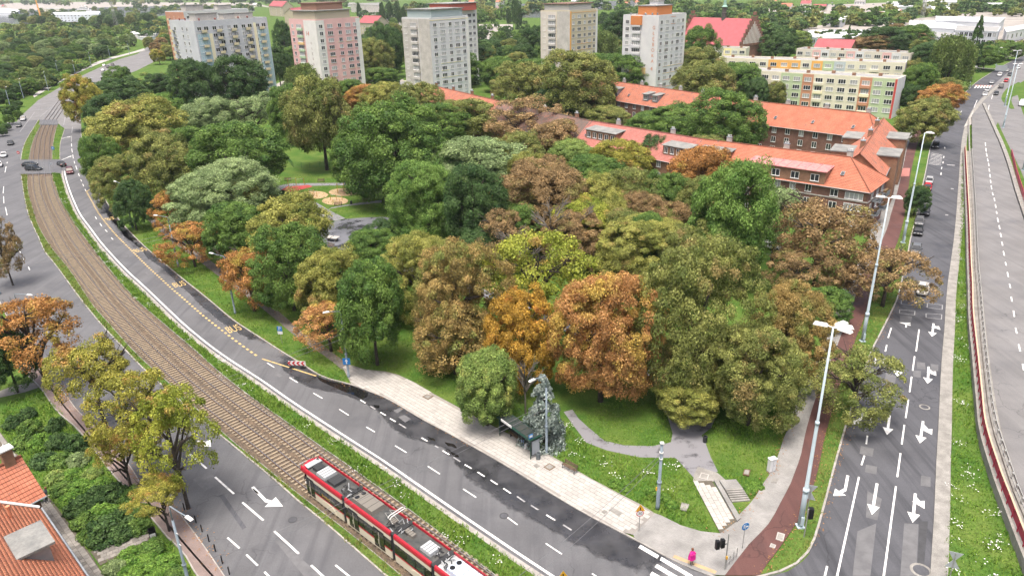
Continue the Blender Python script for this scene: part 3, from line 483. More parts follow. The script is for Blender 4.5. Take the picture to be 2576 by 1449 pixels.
P = PX(TL(0, 3, (910, 1205), (1500, 995), (1545, 1075), (1010, 1345))); gp2 = sheet_struct('garden_path', P, m_joint, .034, True); slabs(gp2, P, P[0], Vector(P[1])-Vector(P[0]), .5, .5, m_slabg, .064, 200)
sheet_struct('garden_path', TL(0, 2, (-60, 1060), (100, 1000), (330, 950), (400, 1000), (250, 1050), (0, 1105), (-60, 1125)), m_slabg[0], .03)
# ---- far-left pavement
mb = MB(); ribbon(mb, curve(TL(0, 0, (330, 960), (500, 850), (700, 745), (900, 655), (1100, 585), (1300, 535), (1450, 490))), curve(TL(0, 0, (345, 985), (520, 878), (720, 770), (920, 678), (1120, 602), (1310, 550), (1460, 510))), .05, 0, 60); struct('footpath', mb, m_slab[2])
# ---- elevated carriageway on the right
RZ = .55
rl_wall = [(2422, 400), (2426, 487), (2429, 612), (2431, 722), (2434, 799), (2437, 874), (2442, 949), (2449, 999), (2457, 1049), (2466, 1111), (2477, 1158), (2497, 1226), (2517, 1286), (2547, 1366), (2575, 1441), (2600, 1500)]
red_px = [(2427, 378), (2431, 462), (2436, 562), (2439, 662), (2442, 724), (2444, 799), (2454, 899), (2464, 999), (2474, 1086), (2507, 1196), (2537, 1276), (2572, 1368), (2610, 1460)]
gr_px = [(2437, 300), (2439, 382), (2447, 512), (2454, 662), (2459, 724), (2467, 824), (2477, 924), (2489, 1024), (2502, 1086), (2522, 1148), (2552, 1236), (2575, 1291), (2620, 1400)]
ed_px = [(2445, 290), (2446, 382), (2452, 512), (2464, 662), (2470, 724), (2480, 824), (2492, 924), (2503, 999), (2520, 1086), (2540, 1148), (2570, 1236), (2600, 1310)]
er_px = [(2470, 262), (2500, 330), (2514, 362), (2532, 412), (2552, 482), (2575, 552), (2600, 640), (2640, 800), (2700, 1000), (2800, 1300)]
WZ = 1.0
mb = MB(); ribbon(mb, curve(ed_px, 1, WZ), curve(er_px, 1, WZ), WZ, 0, 150); up = struct('elevated_carriageway', mb, m_asph3)
cw = curve(rl_wall, 1, .0); ct = curve(red_px, 1, WZ); mb = MB()
ribbon(mb, offs(ct, .42), curve(ed_px[1:], 1, WZ), WZ-.012, 0, 120)
fw = offs(ct, .42); n = len(fw); mb.add([(*p, -.1) for p in fw]+[(*p, WZ-.01) for p in fw], [(i, i+1, n+i+1, n+i) for i in range(n-1)]); kerbline(mb, offs(ct, .3), .25, WZ-.1, WZ+.16); kerbline(mb, curve(gr_px, 1, WZ), .3, WZ-.1, WZ+.2)
struct('retaining_wall', mb, m_conc)
m_redr = M('red_railing_paint', (.42, .03, .07), rough=.5); m_galv = M('galvanised', (.45, .45, .43), (.36, .36, .34), scale=2, rough=.5, metal=.3)
rr = thing('bridge_railing', 'long crimson railing on the concrete edge of the elevated carriageway', 'railing'); mb = MB(); n = len(ct)
mb.add([(*p, WZ+.16) for p in ct]+[(*p, WZ+1.15) for p in ct], [(i, i+1, n+i+1, n+i) for i in range(n-1)]); c2 = offs(ct, -.05); mb.add([(*p, WZ+.16) for p in c2]+[(*p, WZ+1.15) for p in c2], [(i+1, i, n+i, n+i+1) for i in range(n-1)]); ob('infill_panel', mb.mesh('infill_panel', m_redr), rr)
mb = MB(); kerbline(mb, offs(ct, -.02), .16, WZ+1.12, WZ+1.2); ob('handrail', mb.mesh('handrail', M('railing_cream', (.55, .42, .3))), rr)
pst = MB().box((0, 0, .5), (.07, .09, 1.1)).mesh('post', m_redr)
for i in range(0, n, 2): ob('post', pst, rr, (*offs(ct, .1)[i], WZ+.1))
def guard_rail(px, z, label, side=.12):
    g = thing('guard_rail', label, 'guard rail'); c = curve(px, 1, z); mb = MB(); kerbline(mb, c, .06, z+.55, z+.85); ob('beam', mb.mesh('beam', m_galv), g); mb = MB(); kerbline(mb, offs(c, side*3), .05, z+.8, z+.88); ob('top_rail', mb.mesh('top_rail', m_galv), g)
    me = MB().box((0, 0, .45), (.12, .3, .9)).mesh('post', m_galv); t = tang(c)
    for i in range(0, len(c), 2): ob('post', me, g, (*offs(c, side)[i], z), math.atan2(t[i][1], t[i][0])+math.pi/2)
guard_rail([(x+5, y) for x, y in gr_px[1:]], WZ, 'galvanised guard rail along the elevated carriageway beside the crimson railing')
for a, b in (TL(3, 1, (2186, -10), (2190, 22)), TL(3, 1, (2192, 45), (2196, 80)), TL(3, 1, (2198, 95), (2205, 130)), TL(3, 1, (2208, 150), (2215, 180)), TL(3, 1, (2218, 195), (2224, 225)), TL(3, 1, (2224, 250), (2230, 280)), TL(3, 1, (2232, 305), (2237, 340)), TL(3, 1, (2237, 365), (2243, 395)), TL(3, 1, (2245, 420), (2252, 460)), TL(3, 1, (2258, 490), (2265, 520)), TL(3, 1, (2275, 545), (2282, 578)), TL(3, 1, (2287, 610), (2294, 645)), TL(3, 1, (2298, 680), (2304, 705)), TL(3, 1, (2308, 745), (2318, 790)), TL(3, 1, (2325, 820), (2333, 860)), TL(3, 1, (2338, 900), (2348, 940)), TL(3, 1, (2352, 985), (2362, 1025)), TL(3, 1, (2368, 1080), (2378, 1125)), TL(3, 1, (2388, 1190), (2398, 1225)), TL(3, 1, (2408, 1290), (2418, 1340)), TL(3, 1, (2430, 1410), (2440, 1450)), TL(3, 2, (2447, 90), (2455, 140)), TL(3, 2, (2470, 230), (2478, 292)), TL(3, 2, (2490, 400), (2504, 460)), TL(3, 2, (2522, 568), (2538, 640)), TL(3, 2, (2562, 765), (2574, 830))):
    a, b = G(*a, WZ), G(*b, WZ); d = (b-a).normalized(); nn_ = Vector((-d.y, d.x))*.09; mark(up, [tuple(a-nn_), tuple(b-nn_), tuple(b+nn_), tuple(a+nn_)], None, 'lane_marking', WZ+.012)
# barrier and slip road beyond
c = curve(er_px, 1, WZ); mb = MB(); kerbline(mb, offs(c, -.6), .9, 0, WZ+.3); struct('barrier_wall', mb, m_conc)
c2 = curve([(2543, 386), (2556, 440), (2575, 502), (2600, 590), (2660, 800)], 1, WZ+.3); rr2 = thing('bridge_railing', 'crimson railing along the barrier wall at the edge of the slip road', 'railing'); mb = MB(); kerbline(mb, c2, .1, WZ+.2, WZ+1.5); ob('infill_panel', mb.mesh('infill_panel', m_redr), rr2)
mb = MB(); ribbon(mb, curve([(2490, 262), (2520, 330), (2540, 372), (2580, 460), (2640, 650), (2800, 1000)]), curve([(2560, 240), (2580, 300), (2640, 380), (2760, 600), (3000, 900)]), .03, 0, 60); struct('slip_road', mb, m_asph3)
# main right-hand avenue beyond the nose of the elevated carriageway
mb = MB(); ribbon(mb, curve([(2440, 300), (2448, 275), (2475, 240), (2510, 205), (2560, 165), (2620, 130), (2760, 90)]), curve([(2500, 330), (2518, 290), (2530, 255), (2560, 215), (2600, 190), (2660, 150), (2800, 105)]), .035, 0, 60); struct('avenue', mb, m_asph3)
mb = MB(); ribbon(mb, curve(TL(3, 0, (2440, 1100), (2350, 1000), (2400, 900), (2520, 830)), 1), curve(TL(3, 0, (2480, 1100), (2450, 1000), (2520, 910), (2580, 860)), 1), .1, 0, 30); struct('grass_verge', mb, m_grass)
mb = MB(); mb.prism(PX(TL(3, 0, (2068, 1110), (2050, 1260), (1970, 1280))), 0, .18); struct('traffic_island', mb, m_slab[0])
for k in range(6):
    a, b = TL(3, 0, (2150-k*16, 990+k*45), (2146-k*16, 1010+k*45)); mark(road_e, strip(a, b, .16))
for (a, b) in (TL(3, 0, (2105, 1010), (2070, 1090)), TL(3, 0, (2260, 960), (2250, 1000)), TL(3, 0, (2225, 1060), (2215, 1120)), TL(3, 0, (2185, 1180), (2175, 1260)), TL(3, 0, (1950, 1120), (1850, 1230)), TL(3, 0, (2060, 1140), (1975, 1280))): mark(road_e, strip(a, b, .16), None, 'lane_marking', .06)
# ---------------------------------------------------------------- grass tufts (stuff)
def tufts(name, pts, hs, mt, parent=None, blades=5, z=0.1):
    pts = np.asarray(pts); n = len(pts); k = blades; N_ = n*k
    base = np.repeat(pts, k, 0)+RNG.normal(0, .11, (N_, 2)); h = np.repeat(hs, k)*RNG.uniform(.6, 1.25, N_); a = RNG.uniform(0, 6.283, N_); w = .04+.16*h*RNG.uniform(.5, 1, N_)
    lean = RNG.uniform(.1, .75, N_)*h; b = RNG.uniform(0, 6.283, N_); v = np.zeros((N_, 3, 3))
    v[:, 0] = np.c_[base[:, 0]-np.cos(a)*w/2, base[:, 1]-np.sin(a)*w/2, np.full(N_, z)]; v[:, 1] = np.c_[base[:, 0]+np.cos(a)*w/2, base[:, 1]+np.sin(a)*w/2, np.full(N_, z)]
    v[:, 2] = np.c_[base[:, 0]+np.cos(b)*lean, base[:, 1]+np.sin(b)*lean, z+h*.8]
    return raw_mesh(name, v.reshape(-1, 3), 3, mt, {'leaf': RNG.random(N_)})
def raw_mesh(name, v, k, mt, attrs):
    me = bpy.data.meshes.new(name); n = len(v)//k; me.vertices.add(len(v)); me.vertices.foreach_set('co', np.ascontiguousarray(v, dtype=np.float32).ravel())
    me.loops.add(len(v)); me.loops.foreach_set('vertex_index', np.arange(len(v), dtype=np.int32)); me.polygons.add(n)
    me.polygons.foreach_set('loop_start', np.arange(0, len(v), k, dtype=np.int32))
    for an, av in attrs.items():
        at = me.attributes.new(an, 'FLOAT', 'FACE'); at.data.foreach_set('value', np.asarray(av, dtype=np.float32))
    me.materials.append(mt); me.update(); me.validate(); return me
def scatter(poly, n):
    P = np.array([p[:2] for p in poly]); lo, hi = P.min(0), P.max(0); o = np.zeros((0, 2)); frac = max(.02, area(poly)/np.prod(hi-lo))
    for _ in range(40):
        q = RNG.uniform(lo, hi, (int(n/frac*1.1)+20, 2)); o = np.r_[o, q[inside_many(poly, q)]]
        if len(o) >= n: break
    return o[:n]
def area(poly):
    P = np.array([p[:2] for p in poly]); x, y = P.T; return abs(np.dot(x, np.roll(y, 1))-np.dot(y, np.roll(x, 1)))/2
def lawn(label, poly, dens, h, mt, z=.1, blades=5):
    n = int(min(area(poly)*dens, 26000)); p = scatter(poly, n); clump = np.array([.5+.5*math.sin(x*.7+1.3*math.sin(y*.9))*math.cos(y*.6) for x, y in p])
    o = ob('grass', tufts('grass', p, h*(.6+.8*clump)*RNG.uniform(.7, 1.3, n), mt, None, blades, z)); return tag(o, label, 'grass', None, 'stuff')
for k, (a, b) in enumerate(verges):
    a, b = [np.array([p for p in c if proj(p[0], p[1], 0)[1] < 1500]) for c in (a, b)]
    if len(a) > 3 and len(b) > 3: lawn(['short grass on the verge left of the tram rails before the crossing', 'grass on the narrow verge between tram rails and left carriageway', 'short grass right of the tram rails before the crossing', 'tall grass on the verge between tram rails and bus lane'][k], [tuple(p) for p in a]+[tuple(p) for p in b[::-1]], (5, 14, 5, 17)[k], (.2, .28, .2, .4)[k], (m_blade2, m_blade2, m_blade, m_blade)[k])
v1 = PX(L5px[9:22]+[(862, 925)]+[(825, 902), (785, 875), (748, 850), (706, 815), (674, 788), (634, 757), (584, 722), (534, 683), (485, 646), (436, 611), (397, 577), (350, 560)])
corner = [(1490, 1090), (1530, 1118), (1600, 1128), (1680, 1118), (1690, 1090), (1678, 1050), (1640, 1010), (1560, 1000), (1470, 1030)]
front = [(1360, 1125), (1413, 1160), (1488, 1203), (1563, 1243), (1648, 1290), (1713, 1320), (1790, 1338), (1745, 1205), (1700, 1155), (1608, 1153), (1528, 1137), (1470, 1115), (1420, 1070), (1360, 1080)]
east = [(1810, 1188), (1840, 1210), (1893, 1258), (1932, 1198), (1972, 1098), (1990, 1050), (1900, 1040), (1800, 1060), (1780, 1110)]
bk = [(1912, 1446), (1933, 1418), (1971, 1368), (2001, 1323), (2029, 1276), (2059, 1186), (2074, 1111), (2084, 1074), (2144, 886), (2160, 849), (2190, 749), (2200, 722), (2256, 622), (2276, 552), (2290, 462), (2320, 460), (2300, 557), (2280, 644), (2260, 734), (2227, 811), (2205, 854), (2185, 896), (2129, 1060), (2105, 1143), (2090, 1198), (2075, 1256), (2060, 1311), (2047, 1356), (2037, 1381), (2017, 1406), (1980, 1431)]
mb = MB(); mb.sheet(PX(bk), .1); struct('grass_verge', mb, m_grass)
ramp_g = PX([(2374, 1530), (2388, 1286), (2396, 1074), (2405, 824), (2415, 587), (2419, 420), (2422, 400), (2429, 612), (2434, 799), (2442, 949), (2457, 1049), (2477, 1158), (2517, 1286), (2570, 1440), (2606, 1530)])
mb = MB(); mb.sheet(ramp_g, .09); struct('grass_verge', mb, m_grass)
for lb, P, de, h, mt, z in (('grass strip with street trees along the bus lane kerb', v1, 9, .22, m_blade, 0), ('mown lawn between curved park path and orange chestnut', PX(corner), 12, .2, m_blade, 0), ('shaggy lawn between bus shelter and pavement corner', PX(front), 15, .34, m_blade, 0), ('lawn beside the white utility cabinet', PX(east), 13, .26, m_blade, 0), ('dry grass strip between red cycle path and road', PX(bk), 8, .26, m_blade2, .1), ('flowering grass bank beside the elevated carriageway', ramp_g, 9, .32, m_blade, .09),
    ('rough grass under the front park trees', PX([(700, 770), (790, 870), (862, 918), (1000, 935), (1144, 1015), (1290, 1090), (1360, 1080), (1340, 960), (1200, 900), (1000, 820), (850, 770)]), 4, .24, m_blade, 0), ('playground lawn around the sand pits', PX([(700, 440), (960, 440), (1000, 545), (860, 548), (790, 580), (760, 540), (700, 500)]), 2.5, .2, m_blade, 0)): lawn(lb, P, de, h, mt, z)
m_flower = M('flower_white', (.75, .75, .72), rough=.8)
def flowers(label, poly, n, z=.3):
    c = scatter(poly, max(4, n//12)); p = c[RNG.integers(0, len(c), n)]+RNG.normal(0, .35, (n, 2)); r = RNG.uniform(.025, .06, n); h = z*RNG.uniform(.6, 1.2, n); v = np.zeros((n, 4, 3))
    for i, (dx, dy) in enumerate(((-1, -1), (1, -1), (1, 1), (-1, 1))): v[:, i] = np.c_[p[:, 0]+dx*r, p[:, 1]+dy*r, h+RNG.uniform(-.02, .02, n)]
    tag(ob('wild_flowers', raw_mesh('wild_flowers', v.reshape(-1, 3), 4, m_flower, {})), label, 'flowers', None, 'stuff')
def litter(label, A, w, n, z=Z_P+.02):
    i = RNG.integers(0, len(A)-1, n); p = A[i]+RNG.normal(0, w, (n, 2)); r = RNG.uniform(.05, .12, n); a = RNG.uniform(0, 6.28, n); v = np.zeros((n, 4, 3)); h = z+RNG.uniform(0, .03, n)
    for k in range(4): v[:, k] = np.c_[p[:, 0]+np.cos(a+k*1.57)*r*(1 if k % 2 else .6), p[:, 1]+np.sin(a+k*1.57)*r*(1 if k % 2 else .6), h+RNG.uniform(-.01, .02, n)]
    tag(ob('fallen_leaves', raw_mesh('fallen_leaves', v.reshape(-1, 3), 4, m_litter, {})), label, 'fallen leaves', None, 'stuff')
m_litter = M('leaf_litter', (.4, .22, .09), (.24, .12, .05), scale=2.2, rough=.9)
litter('fallen brown leaves along the red cycle path', curve(bike_r[:16]), .35, 700); litter('fallen leaves on the grey footpath edge', curve(Lpath_l[:14]), .4, 500); litter('fallen leaves on the red pavement', curve(lp_r[:12]), .5, 700); litter('fallen leaves in the bus lane gutter', cL5[30:-30], .3, 900, Z_R+.02); litter('fallen leaves along the slab path by the bus lane', curve(pb_r[:9]), .7, 600, .07); litter('fallen leaves in the side road gutter', cRL[10:90], .35, 600, Z_R+.02)
flowers('white wild flowers in the grass bank by the elevated carriageway', ramp_g, 480, .4); flowers('white wild flowers scattered in the shaggy corner lawn', PX(front), 130, .38)
a, b = verges[3]; flowers('white wild flowers along the tram verge', [tuple(p) for p in a[20:] if proj(*p, 0)[1] < 1480]+[tuple(p) for p in b[::-1][:-20] if proj(*p, 0)[1] < 1480], 380, .4)
ALB = 1.0
# ================================================================ BUILDINGS
m_frame = M('window_white', (.75, .75, .74), rough=.5); m_glass = M('window_glass', (.022, .026, .03), (.05, .055, .06), scale=.4, rough=.08, spec=.7)
m_curt = M('window_curtain', (.42, .42, .41), (.3, .31, .32), scale=.9, rough=.25, spec=.6); m_bgrn = M('window_green', (.1, .4, .2), rough=.3)
m_brick = None
def brickmat(name, c1, c2, mort):
    c1, c2, mort = dim(c1), dim(c2), dim(mort)
    m = bpy.data.materials.new(name); nt, N, L, b = nodes_of(m); MATS[name] = m; tc = N.new('ShaderNodeTexCoord')
    sx = N.new('ShaderNodeSeparateXYZ'); L.new(pos(nt), sx.inputs[0]); cx = N.new('ShaderNodeCombineXYZ'); L.new(mathn(nt, 'ADD', sx.outputs[0], mathn(nt, 'MULTIPLY', sx.outputs[1], -1.0)), cx.inputs[0]); L.new(sx.outputs[2], cx.inputs[1])
    br = N.new('ShaderNodeTexBrick'); L.new(cx.outputs[0], br.inputs['Vector']); br.inputs['Scale'].default_value = 1; br.inputs['Brick Width'].default_value = .36; br.inputs['Row Height'].default_value = .085; br.inputs['Mortar Size'].default_value = .008
    for i, c in zip(('Color1', 'Color2', 'Mortar'), (c1, c2, mort)): br.inputs[i].default_value = (*c, 1)
    L.new(mixc(nt, 1.0, br.outputs[0], ramp(nt, noise(nt, pos(nt), .6, 4), [(.3, (.7,)*3), (.7, (1.2,)*3)]), 'MULTIPLY'), b.inputs['Base Color']); b.inputs['Roughness'].default_value = .9; return m
m_brick = brickmat('brick_dark_red', (.22, .1, .075), (.16, .075, .058), (.18, .13, .1)); m_brick2 = brickmat('brick_brown', (.3, .16, .09), (.23, .12, .075), (.2, .14, .1))
def tilemat(name, c1, c2, dirt=.0):
    c1, c2 = dim(c1), dim(c2)
    m = bpy.data.materials.new(name); nt, N, L, b = nodes_of(m); MATS[name] = m; tc = N.new('ShaderNodeTexCoord')
    br = N.new('ShaderNodeTexBrick'); br.offset = 0; L.new(tc.outputs['UV'], br.inputs['Vector']); br.inputs['Scale'].default_value = 1; br.inputs['Brick Width'].default_value = .3; br.inputs['Row Height'].default_value = 1; br.inputs['Mortar Size'].default_value = .018
    for i, c in zip(('Color1', 'Color2', 'Mortar'), (c1, c2, tuple(x*.45 for x in c1))): br.inputs[i].default_value = (*c, 1)
    c = mixc(nt, 1.0, br.outputs[0], ramp(nt, noise(nt, pos(nt), .45, 5), [(.3, (.8,)*3), (.7, (1.15,)*3)]), 'MULTIPLY')
    if dirt: c = mixc(nt, ramp(nt, noise(nt, pos(nt), .9, 6, .7), [(.6-dirt*.4, (0, 0, 0)), (.72-dirt*.3, (.85,)*3)]), c, (.1, .09, .08))
    L.new(c, b.inputs['Base Color']); b.inputs['Roughness'].default_value = .75; b.inputs['Specular IOR Level'].default_value = .25; bump(nt, br.outputs['Fac'], b, -.02, .5); return m
m_tile = tilemat('tile_orange', (.45, .165, .1), (.385, .135, .082), .06); m_tile2 = tilemat('tile_pinkred', (.42, .165, .135), (.35, .13, .11), .06); m_tileold = tilemat('tile_old', (.3, .14, .1), (.22, .13, .1), .55); m_tilew = tilemat('tile_weathered', (.43, .165, .105), (.37, .14, .09), .2)
m_felt = M('roof_felt', (.15, .155, .15), (.24, .24, .225), scale=.5, rough=.9, fine=.15, fscale=6); m_felt2 = M('roof_felt_pale', (.3, .3, .29), (.22, .22, .215), scale=.3, rough=.9, fine=.15, fscale=4); m_bitum = M('roof_brown', (.2, .12, .09), (.14, .09, .075), scale=.5, rough=.9)
m_zinc = M('zinc', (.3, .33, .35), (.24, .26, .28), scale=1, rough=.5, metal=.4); m_plaster = M('chimney_render', (.5, .47, .43), (.4, .37, .34), scale=2, rough=.9)
WC = {}
def win_mesh(w, h, n):
    k = (round(w, 2), round(h, 2), n)
    if k in WC: return WC[k]
    f = MB(); t = .07
    f.box((0, .02, h/2-t/2), (w, .08, t)); f.box((0, .02, -h/2+t/2), (w, .08, t)); f.box((-w/2+t/2, .02, 0), (t, .08, h-2*t)); f.box((w/2-t/2, .02, 0), (t, .08, h-2*t)); f.box((0, .06, -h/2-.03), (w+.12, .16, .05))
    for i in range(1, n): f.box((-w/2+w*i/n, .021, 0), (t*1.3, .082, h-2*t))
    g = MB(); g.add([(-w/2+.03, .012, -h/2+.03), (w/2-.03, .012, -h/2+.03), (w/2-.03, .012, h/2-.03), (-w/2+.03, .012, h/2-.03)], [(0, 1, 2, 3)])
    WC[k] = (f.mesh('window', m_frame), [g.mesh('pane', m) for m in (m_glass, m_curt, m_bgrn)]); return WC[k]
class Fac:
    """one facade: runs from P along u, outside on the right-hand side"""
    def __init__(s, root, P, Q): s.r = root; s.P = Vector(P); s.Q = Vector(Q); d = s.Q-s.P; s.L = d.length; s.u = d.normalized(); s.n = Vector((s.u.y, -s.u.x)); s.a = math.atan2(s.u.y, s.u.x)+math.pi
    def at(s, x, z, o=0): p = s.P+s.u*x+s.n*o; return (p.x, p.y, z)
    def win(s, x, z, w=1.5, h=1.4, n=2, pc=.35):
        fm, gm = win_mesh(w, h, n); o = ob('window', fm, s.r, s.at(x, z), s.a); ob('pane', gm[1 if random.random() < pc else 0], o); return o
    def panel(s, x0, x1, z0, z1, mt, th=.05, name='cladding_panel', y0=0.0):
        mb = MB(); c = s.P+s.u*(x0+x1)/2+s.n*(y0+th/2); mb.box((c.x, c.y, (z0+z1)/2), (x1-x0, th, z1-z0), 0, s.a); return ob(name, mb.mesh(name, mt), s.r)
    def text(s, body, x, z, size, mt, vertical=True, step=None):
        for i, ch in enumerate(body if vertical else [body]):
            if ch == ' ': continue
            o = ob('lettering', text_mesh(ch, size, mt, .01), s.r, s.at(x, z-i*(step or size*1.05), .09)); o.rotation_euler = (math.pi/2, 0, math.atan2(s.u.y, s.u.x))
def solve_len(B, u, z, px):
    best = min(np.arange(2, 110, .1), key=lambda L: abs(proj(B.x+u.x*L, B.y+u.y*L, z)[0]-px)); return best
def tower_frame(Apx, Bpx, Cpx, z, a1=-44, a2=46):
    B = G(*Bpx, z); u1 = Vector((math.cos(math.radians(a1)), math.sin(math.radians(a1)))); u2 = Vector((math.cos(math.radians(a2)), math.sin(math.radians(a2))))
    la, lc = solve_len(B, -u1, z, Apx), solve_len(B, u2, z, Cpx); A = B-u1*la; C = B+u2*lc; return A, B, C, A+C-B
def body(root, P, z0, z1, mt, roof, par=.45, name='wall'):
    mb = MB(); mb.prism(P, z0, z1, 0, 1); ob(name, mb.mesh(name, [mt, roof]), root)
    if par:
        mb = MB(); n = len(P); c = sum((Vector(p) for p in P), Vector((0, 0)))/n
        for i in range(n):
            a, b = Vector(P[i]), Vector(P[(i+1) % n]); d = b-a; m = (a+b)/2; m = m+(c-m).normalized()*.14; mb.box((m.x, m.y, z1+par/2-.01), (d.length-.3, .25, par), 0, math.atan2(d.y, d.x))
        ob('parapet', mb.mesh('parapet', mt), root)
def rect(c, u, l, w): v = Vector((-u.y, u.x)); c = Vector(c); return [tuple(c+u*sx*l/2+v*sy*w/2) for sx, sy in ((-1, -1), (1, -1), (1, 1), (-1, 1))]
ALB = 1.28
m_lgrey = M('panel_grey', (.43, .44, .46), (.38, .39, .41), scale=.25, rough=.9, fine=.08, fscale=3); m_lblue = M('panel_blue', (.3, .42, .45), rough=.9); m_cream = M('panel_cream', (.62, .57, .4), rough=.9); m_brn = M('panel_terracotta', (.4, .2, .13), (.34, .17, .12), scale=.3, rough=.9)
m_wht = M('panel_white', (.58, .57, .54), (.52, .51, .48), scale=.3, rough=.9); m_pink = M('panel_pink', (.55, .35, .33), (.5, .31, .3), scale=.3, rough=.9); m_dred = M('panel_red', (.47, .12, .09), rough=.9); m_ochre = M('panel_ochre', (.55, .4, .19), rough=.9); m_mint = M('panel_mint', (.32, .43, .28), rough=.9)
m_gry2 = M('panel_conc', (.42, .4, .37), (.32, .305, .28), scale=.35, rough=.9, fine=.12, fscale=3); m_lil = M('panel_palegrey', (.5, .5, .5), (.45, .45, .46), scale=.3, rough=.9); m_yel2 = M('panel_yellow', (.6, .53, .28), rough=.9); m_teal = M('panel_teal', (.33, .39, .38), rough=.9); m_org = M('panel_orange', (.58, .31, .09), rough=.9); m_beige = M('panel_beige', (.5, .46, .4), (.44, .405, .35), scale=.3, rough=.9); m_oran2 = M('panel_rust', (.45, .17, .06), rough=.9)
ALB = 1.0
m_let = M('lettering_red', (.5, .13, .08), rough=.7); m_vent = M('roof_vent', (.25, .08, .06), rough=.8)
def rooftop(root, A, B, C, D, z, specs):
    """specs: (fraction along B-C, fraction along B-A, length, width, height, wall, roof, overhang)"""
    u = (C-B).normalized()
    for fx, fy, l, w, h, wm, rm, ov in specs:
        c = B+(C-B)*fx+(A-B)*fy; mb = MB(); mb.prism(rect(c, u, l, w), z, z+h, 0); ob('penthouse', mb.mesh('penthouse', wm), root); mb = MB(); mb.prism(rect(c, u, l+ov, w+ov), z+h, z+h+.35, 0); ob('penthouse_roof', mb.mesh('penthouse_roof', rm), root)
def vents(root, A, B, C, z, n, mt):
    me = MB().lathe([(.28, 0), (.28, .7), (.45, .75), (.45, .9), (.1, 1.1)], n=8).mesh('roof_vent', mt)
    for _ in range(n): p = B+(C-B)*random.uniform(.08, .95)+(A-B)*random.uniform(.15, .9); ob('roof_vent', me, root, (p.x, p.y, z))
# ---- grey and blue slab block (left), with its terracotta twin behind
SH = 2.8
def grey_block():
    z = 35.5; A, B, C, D = tower_frame(425, (487, 57), 671, z); r = thing('apartment_block', 'grey eleven storey slab with cream balconies and blue bands, behind two poplars', 'building')
    body(r, [A, B, C, D], 0, z, m_lgrey, m_felt); f = Fac(r, B, C); L = f.L; bay = L/5.05
    bal = MB(); bal.box((0, .55, -.5), (2.1, 1.0, .12)); bal.box((0, 1.05, 0), (2.1, .08, 1.0)); bal.box((-1.03, .55, 0), (.06, 1.0, .95), 1); bal.box((1.03, .55, 0), (.06, 1.0, .95), 1); bm = bal.mesh('balcony', [M('balcony_cream', (.62, .55, .36), rough=.8), m_zinc])
    for x0, x1, mt, zt in ((.02*L, .17*L, m_lblue, z-4.6), (.17*L, .215*L, m_cream, z-4.6), (.79*L, .83*L, m_cream, z-1.5), (.84*L, .995*L, m_lblue, z-4.4), (.32*L, .36*L, m_lblue, 14)): f.panel(x0, x1, 0, zt, mt)
    for k in range(12):
        zc = z-2.6-k*SH
        for b in range(5):
            x = (b+.55)*bay; f.win(x-bay*.27, zc, 1.7, 1.45, 2, .3); f.win(x+bay*.18, zc, 1.9, 1.6, 2, .3); ob('balcony', bm, r, f.at(x-.1, zc-.95), f.a)
        if k: f.panel(.0*L, .17*L, zc+1.15, zc+1.3, m_wht, .07, 'band')
    g = Fac(r, A, B)
    for k in range(11):
        zc = z-2.8-k*SH; x = g.L
        for fx in (.2, .5, .68): g.win(fx*x, zc, 1.3 if fx > .3 else 1.9, 1.4, 2, .3)
        ob('balcony', bm, r, g.at(.13*x, zc-.95), g.a)
    rooftop(r, A, B, C, D, z+.02, ((.3, .5, 9, 6, 2.6, m_gry2, m_felt, .6), (.62, .5, 5, 4, 2.0, m_gry2, m_felt, .4), (.86, .5, 6, 5, 2.0, m_gry2, m_felt, .4))); vents(r, A, B, C, z, 16, m_vent)
    r2 = thing('apartment_block', 'eleven storey slab with terracotta gable and pale flank behind the grey block', 'building'); z2 = 36.2; B2 = G(461, 32, z2); u = (C-B).normalized(); v = (A-B).normalized()
    L2 = solve_len(B2, u, z2, 624); l1 = solve_len(B2, v, z2, 415); A2, C2 = B2+v*l1, B2+u*L2; body(r2, [A2, B2, C2, A2+C2-B2], 0, z2, m_lil, m_felt)
    g = Fac(r2, A2, B2); g.panel(.01, g.L-.01, 0, z2, m_brn, .06)
    for k in range(11):
        for fx in (.2, .45, .7): g.win(fx*g.L, z2-2.8-k*SH, 1.4, 1.4, 2, .3)
        ob('balcony', bm, r2, g.at(.2*g.L, z2-3.8-k*SH, .06), g.a)
    f2 = Fac(r2, B2, C2)
    for k in range(3):
        for b in range(10): f2.win((b+.6)*f2.L/10.5, z2-2.6-k*SH, 1.5, 1.4, 2, .3)
    rooftop(r2, A2, B2, C2, C2, z2+.02, ((.28, .5, 10, 6, 3.0, m_gry2, m_felt, .6), (.75, .5, 8, 5, 2.2, m_gry2, m_felt, .4)))
grey_block()
